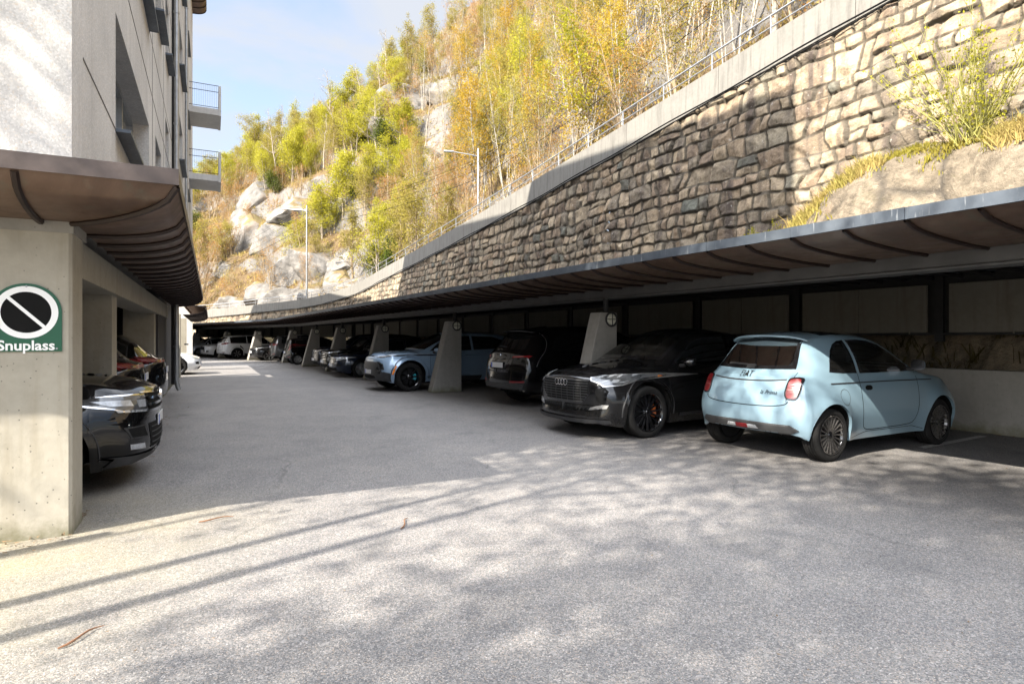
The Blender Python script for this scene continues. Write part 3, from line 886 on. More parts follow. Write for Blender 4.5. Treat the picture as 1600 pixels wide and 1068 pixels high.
    def mirrors(s, x, z, mat, y=None, size=(.10, .19, .135), cap=None, glassback=True):
        y = y if y is not None else s.sp['wmax'] - .05
        for sg in (-1, 1):
            m = MB(); d = size
            P = []; F_ = []
            n, k = 12, 7
            for i in range(k):
                t = i / (k - 1); rr = math.sin(math.pi * (.5 * t)) ** .6 if t > 0 else .02
                for j in range(n):
                    a = 2*math.pi*j/n; ca, sa = math.cos(a), math.sin(a)
                    e = lambda q: math.copysign(abs(q) ** .62, q)
                    P.append((x + d[0] * (1 - t) - d[0]*.35, sg * (y + .13 + e(ca) * d[1]/2 * rr), z + e(sa) * d[2]/2 * rr))
            for i in range(k - 1):
                for j in range(n): F_.append((i*n+j, i*n+(j+1) % n, (i+1)*n+(j+1) % n, (i+1)*n+j))
            m.add(P, F_)
            m.mi = 1; m.add([P[(k-1)*n + j] for j in range(n)], [tuple(range(n))])
            m.mi = 2; m.tube([(x + .01, sg * (y - .03), z - .06), (x + .0, sg * (y + .06), z - .055)], [.030, .024], 8)
            s.local(m.build('wing_mirror', [mat, M['gloss_black'], M['trim']], s.root, True))
    def plate(s, plane, c, w=.52, h=.11, lean=0.0, name='number_plate'):
        # a flat plate standing a little off the body
        hs = [s.ray(plane, c[0] + a, c[1] + b)[0] for a in (-w/2, w/2) for b in (-h/2, h/2)]
        sg = 1 if plane == 'F' else -1
        x = (max(q.x for q in hs) if sg > 0 else min(q.x for q in hs)) + sg * .012
        m = MB(); m.box((x, c[0], c[1]), (.012, w, h), bev=.004)
        m.mi = 1; m.box((x + sg * .0075, c[0] + sg * (-w/2 + .025) * (1), c[1]), (.004, .045, h - .012))
        return s.local(m.build(name, [M['plate'], M['plate_blue']], s.root))

def text2d(txt, size, bold=0.0, shear=0.0):
    cu = bpy.data.curves.new('lettering', 'FONT'); cu.body = txt; cu.size = size; cu.align_x = 'CENTER'; cu.align_y = 'CENTER'
    cu.offset = bold; cu.shear = shear; cu.resolution_u = 3
    o = bpy.data.objects.new('lettering', cu); COL.objects.link(o)
    dg = bpy.context.evaluated_depsgraph_get(); dg.update()
    me = o.evaluated_get(dg).to_mesh()
    V = [(v.co.x, v.co.y) for v in me.vertices]; F = [list(p.vertices) for p in me.polygons]
    o.evaluated_get(dg).to_mesh_clear()
    bpy.data.objects.remove(o); bpy.data.curves.remove(cu)
    return V, F

PROTO = []
def wheel_proto(r, w, rr, style, rim_mat, face_mat=None, caliper=None):
    """built at the axle, outer face towards -y"""
    face_mat = face_mat or rim_mat
    root = empty('wheel')
    tm = MB()
    prof = [(rr + .002, w*.42 - w/2 + 0), (rr, -w*.46 + 0)]
    P = [(rr*.97, w*.40), (rr + .012, w*.47), (rr + (r-rr)*.5, w*.5), (r - .018, w*.46), (r - .004, w*.40)]
    g = [(r, w*.30), (r, w*.285), (r - .008, w*.28), (r - .008, w*.25), (r, w*.245), (r, w*.11), (r - .009, w*.10), (r - .009, w*.06), (r, w*.05)]
    half = P + g
    full = half + [(a, -b) for a, b in half[::-1]]
    tm.lathe([(a, b + w*.5) for a, b in full], 48, 'Y')
    ty = tm.build('tyre', M['rubber'], root, True)
    rm = MB()
    rm.lathe([(rr*.955, .012), (rr*1.0, .004), (rr*1.012, .012), (rr*.985, .03), (rr*.93, .05), (rr*.9, w*.75), (rr*.96, w*.95)], 48, 'Y')
    rm.lathe([(.0, .028), (.028, .028), (.034, .034), (.05, .036), (.07, .05), (.07, .12)], 20, 'Y')
    def spoke(a, w0, w1, r0, r1, y0, y1, th=.022, skew=0.0):
        ca, sa = math.cos(a), math.sin(a); ta, tb = -sa, ca
        ca1, sa1 = math.cos(a + skew), math.sin(a + skew); 
        A = lambda r_, t, y, c_, s_: Vector((c_*r_ - s_*t, y, s_*r_ + c_*t))
        B = [A(r0, -w0/2, y0+th, ca, sa), A(r0, w0/2, y0+th, ca, sa), A(r1, w1/2, y1+th, ca1, sa1), A(r1, -w1/2, y1+th, ca1, sa1)]
        T = [A(r0, -w0*.36, y0, ca, sa), A(r0, w0*.36, y0, ca, sa), A(r1, w1*.36, y1, ca1, sa1), A(r1, -w1*.36, y1, ca1, sa1)]
        rm.add(B + T, [(4,5,6,7),(0,4,7,3),(1,2,6,5),(0,1,5,4),(3,7,6,2),(3,2,1,0)])
    rm.mi = 1
    if style == 'multi':       # many fine spokes
        for k in range(20):
            a = 2*math.pi*k/20; spoke(a, .012, .021, .045, rr*.95, .03, .014, .03)
        rm.lathe([(rr*.985, .003), (rr*.955, .003)], 48, 'Y')
    elif style == 'split':     # five pairs of forked spokes
        for k in range(5):
            a = 2*math.pi*k/5
            for d in (-.13, .13): spoke(a + d*.55, .035, .030, .04, rr*.95, .034, .014, .03, d*1.2)
            spoke(a + math.pi/5, .018, .022, .05, rr*.95, .040, .016, .028)
    elif style == 'five':
        for k in range(5):
            a = 2*math.pi*k/5; spoke(a, .075, .075, .03, rr*.95, .036, .016, .032)
    elif style == 'six':
        for k in range(6):
            a = 2*math.pi*k/6
            for d in (-.075, .075): spoke(a + d, .024, .022, .05, rr*.95, .034, .014, .03)
    elif style == 'seven':
        for k in range(7):
            a = 2*math.pi*k/7; spoke(a, .042, .058, .03, rr*.95, .038, .016, .034, .06)
    rm.build('rim', [rim_mat, face_mat], root, True)
    dm = MB(); dm.lathe([(.06, .11), (rr*.70, .11), (rr*.70, .125), (.06, .125)], 32, 'Y'); dm.lathe([(.01, w*.9), (rr*.95, w*.9)], 24, 'Y')
    dm.build('brake_disc', M['steel_dark'] if style != 'five' else M['steel'], root, True)
    if caliper:
        cm = MB(); P = []
        for k in range(7):
            a = -.45 + .9*k/6 ; P.append((-rr*.62*math.cos(a), .105, rr*.62*math.sin(a)))
        cm.tube(P, .045, 8); cm.build('brake_caliper', caliper, root, True)
    PROTO.append(root)
    return root

def drop_protos():
    for p in PROTO:
        for ch in list(p.children): bpy.data.objects.remove(ch)
        bpy.data.objects.remove(p)
    PROTO.clear()

def place(u, v, ang=0.0, inward=True, z=0):
    """car centre at u, v; inward = nose into the carport"""
    p = UV(u, v, z); a = AU + R(ang) + (0 if inward else math.pi)
    return p, a
def suv_spec(L, W, H, wb, fo, r, cowl=.27, wtop=.43, tail=.06, roof_end=.12, hood=.64, nose=.56, belt=.615, roof_rear=.93, roof_peak=.55, slope_rear=.66, z0=.22, flare=.022, wrr=.70, fc=.26, rc=.22, ra=.055):
    """body curves of an ordinary car from a few ratios (lengths as shares of L from the nose / tail, heights as shares of H)"""
    xf = L - fo; xr = xf - wb; w = W / 2
    xc, xw = L - cowl * L, L - wtop * L
    sp = dict(L=L, xr=xr, xf=xf, r=r, Ra=r + ra, wmax=w, flare=flare)
    sp['top'] = [(0, H*slope_rear*.985), (tail*L*.5, H*slope_rear), (tail*L, H*(slope_rear + .03)), (roof_end*L, H*(roof_rear - .03)), (roof_end*L + .12, H*roof_rear), (L*.30, H*.985), (L*.44, H), (xw - .12, H*.985), (xw, H*.955), (xw + .25, H*.885), (xc - .1, H*(hood + .045)), (xc, H*hood + .02), (xc + .12, H*hood), (L - .45, H*(hood*.55 + nose*.45)), (L - .16, H*(nose + .012)), (L, H*(nose - .035))]
    sp['zs'] = [(0, H*(belt - .03)), (.5, H*belt), (L*.5, H*(belt - .01)), (xc - .2, H*(belt - .025)), (xf, H*(nose + .03)), (L - .2, H*(nose - .02)), (L, H*(nose - .09))]
    sp['w'] = [(0, w*.93), (.25, w*.975), (.8, w), (L*.5, w*.985), (L - .9, w), (L - .3, w*.965), (L, w*.90)]
    sp['ws'] = [(0, w*.87), (.3, w*.92), (L*.5, w*.935), (xc, w*.90), (L - .5, w*.86), (L, w*.78)]
    sp['wr'] = [(0, w*.72), (tail*L, w*.74), (roof_end*L, w*wrr*.96), (L*.35, w*(wrr + .02)), (xw, w*wrr), (xc, w*.74), (xf, w*.70), (L, w*.62)]
    sp['dr'] = [(0, .05), (roof_end*L, .06), (L*.4, .075), (xw, .085), (xc, .05), (L, .05)]
    sp['z0'] = [(0, z0 + .12), (xr - .4, z0 + .06), (xr + .4, z0), (xf - .4, z0), (xf + .45, z0 - .01), (L, z0 + .03)]
    sp['fprof'] = [(.2, .10), (.32, .02), (.45, 0), (H*nose - .15, .02), (H*nose - .05, .06), (H*nose + .03, .14), (H, .2)]
    sp['rprof'] = [(.25, .12), (.40, .02), (.55, 0), (.75, .01), (H*slope_rear - .12, .05), (H*slope_rear, .09), (H, .10)]
    sp.update(fc=fc, fpw=2.9, rc=rc, rpw=3.2, smooth=5)
    sp['H'] = H
    return sp

def std_windows(c, rear=.10, inner=True, pillars=(.355, .58), glass=None, belt=.635, frame='trim'):
    """side glass, windscreen and rear window of an ordinary car"""
    sp = c.sp; L, H = sp['L'], sp['H']; g = glass or M['glass_dark']
    top = pchip(sp['top']); zs = pchip(sp['zs'])
    xw0 = sp['xwin0'] if 'xwin0' in sp else L * rear + .10
    xw1 = sp['xwin1'] if 'xwin1' in sp else L * .70
    def upper(x): return float(top(x)) - .115
    def lower(x): return float(zs(x)) + .035
    xs = np.linspace(xw0, xw1, 24)
    xs = [x for x in xs if upper(x) - lower(x) > .05]
    edges = [xs[0]] + [L * p for p in pillars] + [xs[-1]]
    for k in range(len(edges) - 1):
        a, b = edges[k] + (.025 if k else 0), edges[k+1] - (.025 if k < len(edges) - 2 else 0)
        q = np.linspace(a, b, 9)
        P = [(x, lower(x)) for x in q] + [(x, upper(x)) for x in q[::-1]]
        c.both(P, g, 'side_window', border=.02, bmat=M[frame])

def front_rear(c, d):
    pass

CARS = {}
# ---- pale blue city car, tail towards us
def car_fiat():
    L, H = 3.632, 1.527
    sp = dict(L=L, xr=.58, xf=2.902, r=.309, Ra=.352, wmax=.8415, H=H, flare=.030, smooth=6)
    sp['top'] = [(0, .985), (.08, 1.01), (.19, 1.06), (.31, 1.19), (.44, 1.345), (.53, 1.435), (.64, 1.482), (.86, 1.515), (1.17, 1.527), (1.5, 1.522), (1.85, 1.475), (2.10, 1.39), (2.35, 1.26), (2.58, 1.115), (2.72, 1.035), (2.85, 1.015), (3.1, .985), (3.32, .925), (3.50, .845), (3.632, .74)]
    sp['zs'] = [(0, .90), (.4, .945), (1.2, .965), (2.0, .965), (2.6, .955), (3.0, .92), (3.35, .84), (3.632, .68)]
    sp['w'] = [(0, .77), (.2, .80), (.58, .835), (1.5, .815), (2.2, .815), (2.9, .838), (3.3, .82), (3.632, .74)]
    sp['ws'] = [(0, .64), (.3, .715), (.8, .755), (1.6, .77), (2.4, .765), (3.0, .72), (3.632, .58)]
    sp['wr'] = [(0, .50), (.15, .51), (.35, .505), (.6, .53), (1.2, .565), (1.8, .56), (2.3, .55), (2.7, .57), (3.1, .50), (3.632, .40)]
    sp['dr'] = [(0, .05), (.4, .055), (1.2, .075), (1.9, .08), (2.5, .06), (2.8, .07), (3.632, .07)]
    sp['z0'] = [(0, .30), (.2, .27), (.58, .24), (.95, .215), (2.5, .215), (2.9, .22), (3.3, .22), (3.632, .24)]
    sp['side'] = [(0, .925), (.2, .965), (.45, 1.0), (.72, .985), (.9, .955), (1, .925)]
    sp['fprof'] = [(.2, .08), (.35, .01), (.5, 0), (.7, .04), (.85, .12), (1.5, .2)]
    sp['rprof'] = [(.22, .13), (.32, .07), (.42, .015), (.55, 0), (.68, .015), (.82, .055), (.98, .115), (1.5, .13)]
    sp.update(fc=.30, fpw=2.6, rc=.17, rpw=3.0, bulge=.035)
    p = UV(5.16, 6.64) - 0*U
    p = Vector((3.30, 7.73, 0)); a = R(29.0)
    ctr = p + Vector((math.cos(a), math.sin(a), 0)) * (L/2 - sp['xr'])
    c = Car(sp, 'city_car', ctr, a, M['fiat_blue'], 'small pale blue three-door city car parked tail outwards, dappled with sunlight', 'cars parked under the carport')
    G, T = M['glass'], M['gloss_black']
    door = [(1.20, 1.005), (1.7, 1.005), (2.36, 1.005), (2.26, 1.10), (2.06, 1.235), (1.84, 1.345), (1.62, 1.395), (1.40, 1.41), (1.17, 1.405)]
    quart = [(.655, 1.03), (.90, 1.012), (1.145, 1.008), (1.115, 1.405), (1.0, 1.395), (.885, 1.355), (.79, 1.28), (.715, 1.17)]
    for pl in 'LR':
        c.patch(pl, door, G, 'door_window', border=.028, bmat=T, cut=True, step=.05)
        c.patch(pl, quart, G, 'quarter_window', border=.026, bmat=T, cut=True, step=.05)
        # belt strip, door shut lines, handle
        c.ribbon(pl, [(.62, .895), (1.2, .897), (2.0, .895), (2.78, .885)], .014, M['trim'], 'belt_strip', off=.006)
        c.ribbon(pl, [(1.155, 1.0), (1.165, .80), (1.19, .50), (1.215, .375), (1.27, .325), (1.45, .318), (2.20, .325), (2.33, .355), (2.395, .50), (2.41, .75), (2.40, .99)], .009, M['black'], 'door_seam', off=.0015, rnd=1)
        h = c.patch(pl, [(1.255, .80), (1.40, .80), (1.395, .86), (1.26, .86)], M['black'], 'door_handle', rnd=1, off=.002)
        c.ribbon(pl, [(1.25, .868), (1.42, .868)], .018, c.paint, 'grip', off=.016, parent=h)
        c.ribbon(pl, [(.985, .24), (1.3, .30), (2.3, .30), (2.52, .25)], .006, M['black'], 'sill_seam', off=.001)
    # filler flap on the visible side
    P = [(.83 + .093*math.cos(t), .735 + .093*math.sin(t)) for t in np.linspace(0, 2*math.pi, 22)[:-1]]
    c.ribbon('R', P, .006, M['cladding'], 'filler_flap', off=.0015, closed=True)
    # tail
    rw = [(-.565, 1.065), (0, 1.05), (.565, 1.065), (.52, 1.22), (.46, 1.405), (0, 1.435), (-.46, 1.405), (-.52, 1.22)]
    c.patch('B', rw, G, 'rear_window', border=.04, bmat=T, cut=True, step=.06)
    wp = c.ribbon('B', [(-.02, 1.085), (.20, 1.10), (.36, 1.105)], .022, M['trim'], 'rear_wiper', off=.02)
    c.patch('B', [(-.06, 1.055), (.06, 1.055), (.05, 1.10), (-.05, 1.10)], M['trim'], 'wiper_base', off=.022, parent=wp)
    sp_ = MB(); n = 21; pts = []
    for i in range(n):
        y = -.545 + 1.09*i/(n-1); q = abs(y)/.545
        h1, _ = c.ray('T', .76 - .03*q, y*.93); zf = h1.z
        xb = .405 + .11*q**3; zt = 1.478 - .03*q**2 - .035*q**6
        pts.append([(xb + .34, y*.95, zf + .006), (xb + .10, y*.985, zt + .012), (xb, y, zt - .008), (xb + .005, y, zt - .028), (xb + .12, y*.96, zt - .05), (xb + .30, y*.93, zf - .03)])
    sp_.sweep(pts, lambda i: pts[i], closed=True)
    c.local(sp_.build('roof_spoiler', c.paint, c.root, True))
    for sg in (-1, 1):
        P = [(.545, .73), (.65, .715), (.695, .735), (.705, .85), (.695, .955), (.65, .975), (.565, .965), (.55, .93)]
        P = [(x*sg, z) for x, z in P]
        tl = c.patch('B', P, M['lens_red'], 'tail_light', rnd=2, off=.014, border=.016, bmat=M['gloss_black'])
        for a, b in ((.825, .84), (.87, .88)):
            c.patch('B', [(sg*.575, a), (sg*.665, a), (sg*.665, b), (sg*.575, b)], M['lens_pink'] if a < .84 else M['lens_dark_red'], 'lens', off=.0175, parent=tl, skirt=.002)
    c.ribbon('B', [(-.60, .70), (-.57, .66), (-.4, .635), (0, .625), (.4, .635), (.57, .66), (.60, .70)], .010, M['black'], 'tailgate_seam', rnd=2)
    c.ribbon('B', [(-.58, .69), (-.565, .80), (-.60, 1.03)], .007, M['black'], 'tailgate_seam'); c.ribbon('B', [(.58, .69), (.565, .80), (.60, 1.03)], .007, M['black'], 'tailgate_seam')
    c.ribbon('B', [(-.53, .945), (-.3, .925), (0, .918), (.3, .925), (.53, .945)], .016, M['trim'], 'tailgate_crease', rnd=1, off=.003)
    dif = c.patch('B', [(-.70, .375), (-.62, .432), (0, .438), (.62, .432), (.70, .375), (.60, .325), (0, .315), (-.60, .325)], M['cladding'], 'lower_bumper', off=.012, step=.03)
    fg = c.patch('B', [(-.23, .358), (.23, .358), (.20, .398), (-.20, .398)], M['lens_white'], 'reversing_lamp', off=.017, step=.03, parent=dif)
    c.patch('B', [(-.085, .357), (.085, .357), (.085, .399), (-.085, .399)], M['lens_red'], 'fog_lamp', off=.020, step=.03, parent=dif)
    c.text('B', 'FIAT', .09, (0, .99), M['black'], 'maker_badge', off=.018)
    c.text('B', 'la Prima', .065, (-.36, .79), M['black'], 'model_badge', off=.012, shear=.35)
    for y in (.40, -.52): 
        pass
    c.ribbon('B', [(.735*math.cos(0)-.02, .50), (.735-.018, .505)], .02, M['cladding'], 'parking_sensor', off=.001)
    c.ribbon('R', [(.30, .50), (.315, .505)], .02, M['cladding'], 'parking_sensor', off=.001)
    # front screen
    ws = [(-.60, 1.06), (0, 1.075), (.60, 1.06), (.50, 1.40), (0, 1.455), (-.50, 1.40)]
    c.patch('F', ws, G, 'windscreen', border=.03, bmat=T, cut=True)
    rf = [(.50, -.46), (.50, .46), (1.9, .49), (1.9, -.49)]
    c.patch('T', [(.86, -.47), (.86, .47), (1.85, .48), (1.85, -.48)], M['gloss_black'], 'roof_panel', off=.004, step=.1)
    for sg in (-1, 1):
        P = [(sg*(.56 + .10*math.cos(t)), .70 + .11*math.sin(t)) for t in np.linspace(0, 2*math.pi, 16)[:-1]]
        c.patch('F', P, M['lens_white'], 'headlight', off=.01)
    c.mirrors(2.26, 1.09, c.paint, y=.76, size=(.10, .17, .135))
    wp_ = wheel_proto(.309, .205, .228, 'multi', M['gloss_black'], M['wheel_mix'])
    c.wheels(wp_, .825)
    c.finish((1.62, .92, .62, M['seat']))
    # arch lips in body colour
    return c

def arch_trim(c, mat, width=.075, th=.018):
    """cladding strip round each wheel opening, following the body"""
    sp = c.sp
    for pl in 'LR':
        for xc in (sp['xr'], sp['xf']):
            Ra = sp['Ra'] + width * .5 - .006
            P = [(xc + Ra*math.cos(t), sp['r'] + .012 + Ra*math.sin(t)) for t in np.linspace(-.12, math.pi + .12, 30)]
            c.ribbon(pl, P, width, mat, 'arch_trim', off=th)

# ---- dusty black electric SUV, nose towards us
def car_etron():
    L, H = 4.70, 1.60
    sp = suv_spec(L, 1.86, H, 2.80, .88, .372, cowl=.255, wtop=.45, roof_end=.05, roof_rear=.72, slope_rear=.655, hood=.652, nose=.60, belt=.625, z0=.19, flare=.03, fc=.24, wrr=.68, ra=.05)
    sp['top'] = [(0, 1.02), (.12, 1.06), (.35, 1.16), (.8, 1.33), (1.3, 1.49), (1.8, 1.575), (2.2, 1.60), (2.5, 1.585), (2.75, 1.52), (3.05, 1.38), (3.35, 1.20), (3.50, 1.115), (3.62, 1.08), (4.0, 1.045), (4.35, .995), (4.6, .94), (4.70, .88)]
    sp['zs'] = [(0, .93), (1, 1.0), (2.4, .995), (3.4, .985), (3.82, .955), (4.3, .89), (4.70, .76)]
    sp['fprof'] = [(.15, .10), (.24, .02), (.30, .0), (.50, .03), (.62, .01), (.80, .02), (.88, .06), (.96, .14), (1.1, .2)]
    u, v = 7.48, 5.14 + L/2
    loc, a = place(u, v, 1.0, False)
    c = Car(sp, 'electric_suv', loc, a, M['car_dusty'], 'dusty black SUV with its slatted grille facing the lane, beside the pale blue city car', 'cars parked under the carport')
    G, T = M['glass'], M['gloss_black']
    c.patch('F', [(-.72, 1.10), (0, 1.118), (.72, 1.10), (.60, 1.47), (0, 1.535), (-.60, 1.47)], G, 'windscreen', border=.045, bmat=T, cut=True)
    for pl in 'LR':
        c.patch(pl, [(2.02, 1.04), (3.28, 1.035), (3.02, 1.22), (2.74, 1.39), (2.5, 1.46), (2.0, 1.475)], G, 'side_window', border=.025, bmat=T, cut=True)
        c.patch(pl, [(.95, 1.06), (1.96, 1.04), (1.95, 1.475), (1.5, 1.42), (1.2, 1.30)], M['glass_dark'], 'side_window', border=.025, bmat=T)
        c.ribbon(pl, [(3.36, .99), (3.40, .75), (3.40, .42), (3.33, .33), (2.2, .32), (2.10, .40), (2.08, .98)], .009, M['black'], 'door_seam', rnd=1)
        c.ribbon(pl, [(3.93, .985), (3.4, 1.0)], .006, M['black'], 'bonnet_seam')
        c.patch(pl, [(3.52, .865), (3.60, .868), (3.60, .89), (3.52, .887)], M['lens_amber'], 'side_marker', off=.006)
        c.ribbon(pl, [(.5, .33), (3.2, .31)], .05, M['trim'], 'sill_trim', off=.012)
        c.ribbon(pl, [(2.20, .90), (2.38, .90)], .03, c.paint, 'door_handle', off=.025)
    # face: octagonal grille with slats
    g = [(-.52, .845), (.52, .845), (.585, .79), (.585, .66), (.44, .50), (-.44, .50), (-.585, .66), (-.585, .79)]
    gr = c.patch('F', g, M['black'], 'grille', off=.006, border=.022, bmat=M['gloss_black'])
    for z in np.arange(.535, .84, .036):
        y = .44 + (z - .50) / .16 * .145 if z < .66 else .565
        y = min(y, .565) - .02
        c.ribbon('F', [(-y, z), (y, z)], .011, M['cladding'], 'grille_slat', off=.02, parent=gr)
    for y in np.arange(-.42, .43, .14): c.ribbon('F', [(y, .52), (y, .74)], .012, M['trim'], 'grille_bar', off=.016, parent=gr)
    em = MB()
    for k in range(4):
        y = -.105 + .07*k; h, n = c.ray('F', y, .79)
        P = [(h.x + .028, y + .045*math.cos(t), .79 + .045*math.sin(t)) for t in np.linspace(0, 2*math.pi, 19)]
        em.tube(P, .006, 6)
    c.local(em.build('ring_emblem', M['chrome'], c.root, True))
    for sg in (-1, 1):
        P = [(.52, .87), (.70, .905), (.85, .925), (.885, .89), (.85, .76), (.74, .745), (.69, .785), (.57, .82)]
        hl = c.patch('F', [(sg*x, z) for x, z in P], M['lamp_smoke'], 'headlight', off=.012, border=.012, bmat=M['alu'])
        for k, (a_, b_) in enumerate(((.60, .655), (.695, .735), (.775, .825))):
            c.patch('F', [(sg*a_, .855 + .01*k), (sg*b_, .865 + .012*k), (sg*b_, .905 + .008*k), (sg*a_, .885 + .014*k)], M['lens_white'], 'lens', off=.014, parent=hl, skirt=.003)
        c.patch('F', [(sg*.765, .80), (sg*.835, .805), (sg*.84, .84), (sg*.77, .84)], M['lens_white'], 'lens', off=.014, parent=hl, skirt=.003)
        c.patch('F', [(sg*.63, .72), (sg*.80, .74), (sg*.80, .52), (sg*.70, .49)], M['black'], 'air_intake', off=.004, rnd=1)
        c.patch('F', [(sg*.55, .415), (sg*.80, .45), (sg*.82, .50), (sg*.74, .50), (sg*.58, .455)], M['alu'], 'bumper_blade', off=.016)
    lg = c.patch('F', [(-.56, .40), (.56, .40), (.66, .455), (.60, .47), (0, .47), (-.60, .47), (-.66, .455)], M['black'], 'lower_grille', off=.004)
    c.ribbon('F', [(-.82, .275), (-.4, .265), (0, .26), (.4, .265), (.82, .275)], .05, M['trim'], 'front_splitter', off=.03, rnd=1)
    c.ribbon('F', [(-.66, .905), (-.3, .93), (0, .937), (.3, .93), (.66, .905)], .006, M['black'], 'bonnet_seam', rnd=1)
    c.mirrors(3.10, 1.08, M['gloss_black'], y=.86, size=(.12, .22, .14))
    wp = wheel_proto(.372, .265, .275, 'split', M['gloss_black'], M['gloss_black'], M['caliper_orange'])
    c.wheels(wp, .92)
    c.finish((2.35, 1.5, .72, M['seat_dark']))
    arch_trim(c, M['trim'], .06, .014)
    return c

# ---- black SUV, tail towards us
def car_ix():
    L, H = 4.95, 1.70
    sp = suv_spec(L, 1.94, H, 3.0, .90, .385, cowl=.25, wtop=.42, tail=.03, roof_end=.115, roof_rear=.945, slope_rear=.66, belt=.64, z0=.23, rc=.26, wrr=.70)
    sp['top'] = [(0, 1.13), (.08, 1.17), (.22, 1.27), (.45, 1.46), (.62, 1.585), (.75, 1.62), (1.2, 1.675), (2.0, 1.70), (2.7, 1.66), (3.1, 1.52), (3.5, 1.30), (3.72, 1.15), (3.85, 1.12), (4.4, 1.06), (4.8, .98), (4.95, .90)]
    sp['rprof'] = [(.25, .12), (.38, .02), (.55, 0), (.8, .03), (.95, .06), (1.12, .12), (1.7, .16)]
    loc, a = place(11.3, 6.15 + L/2, -1.0, True)
    c = Car(sp, 'electric_suv', loc, a, M['car_black'], 'glossy black SUV parked tail outwards between two concrete posts', 'cars parked under the carport')
    T = M['gloss_black']
    c.patch('B', [(-.66, 1.20), (0, 1.185), (.66, 1.20), (.58, 1.50), (0, 1.535), (-.58, 1.50)], M['glass_dark'], 'rear_window', border=.03, bmat=T)
    wpr = c.ribbon('B', [(-.05, 1.23), (.35, 1.25)], .025, M['trim'], 'rear_wiper', off=.02)
    s_ = MB(); pts = []
    for i in range(17):
        y = -.66 + 1.32*i/16; q = abs(y)/.66; h1, _ = c.ray('T', .80, y*.95)
        xb = .40 + .13*q**3; zt = 1.60 - .035*q**3
        pts.append([(xb + .42, y*.95, h1.z + .006), (xb + .10, y, zt + .015), (xb, y, zt - .01), (xb + .01, y, zt - .03), (xb + .35, y*.93, h1.z - .04)])
    s_.sweep(pts, lambda i: pts[i], closed=True); c.local(s_.build('roof_spoiler', c.paint, c.root, True))
    for sg in (-1, 1):
        c.patch('B', [(sg*.50, 1.02), (sg*.93, 1.045), (sg*.93, 1.075), (sg*.50, 1.06)], M['lens_dark_red'], 'tail_light', off=.008)
        c.patch('B', [(sg*.52, .515), (sg*.86, .53), (sg*.86, .56), (sg*.52, .55)], M['lens_red'], 'bumper_reflector', off=.006)
        c.ribbon('B', [(sg*.60, .60), (sg*.56, .80), (sg*.53, 1.0), (sg*.62, 1.15)], .008, M['black'], 'tailgate_seam', rnd=1)
    c.patch('B', [(-.46, .72), (.46, .72), (.52, .98), (-.52, .98)], M['gloss_black'], 'tailgate_panel', off=.003)
    c.patch('B', [(-.30, .78), (.30, .78), (.30, .93), (-.30, .93)], M['black'], 'plate_recess', off=.006)
    c.plate('B', (0, .865), .50, .11)
    c.patch('B', [(-.80, .34), (.80, .34), (.84, .50), (-.84, .50)], M['trim'], 'lower_bumper', off=.006)
    h, n = c.ray('B', 0, 1.06); em = MB()
    em.lathe([(.0, -.012), (.04, -.012), (.045, 0)], 24, 'X', (h.x, 0, 1.075)); c.local(em.build('round_emblem', M['chrome'], c.root, True))
    std = [(.85, 1.18), (1.9, 1.165), (1.92, 1.555), (1.3, 1.53), (1.0, 1.44)]
    std2 = [(1.98, 1.16), (3.35, 1.14), (3.1, 1.33), (2.8, 1.49), (2.5, 1.55), (1.98, 1.56)]
    for pl in 'LR':
        c.patch(pl, std, M['glass_dark'], 'side_window', border=.02, bmat=T); c.patch(pl, std2, M['glass_dark'], 'side_window', border=.02, bmat=T)
        c.ribbon(pl, [(.62, 1.60), (.80, 1.42), (.72, 1.18), (.52, 1.0), (.44, .85)], .012, M['alu'], 'pillar_trim', rnd=2, off=.004)
        c.ribbon(pl, [(1.95, 1.1), (1.96, .5), (2.1, .36), (3.2, .36)], .008, M['black'], 'door_seam', rnd=1)
        c.ribbon(pl, [(.9, .30), (3.8, .30)], .08, M['trim'], 'sill_trim', off=.012)
    c.mirrors(3.3, 1.16, M['gloss_black'])
    wp = wheel_proto(.385, .265, .28, 'split', M['gloss_black'])
    c.wheels(wp); c.finish()
    arch_trim(c, M['gloss_black'], .05, .012)
    return c

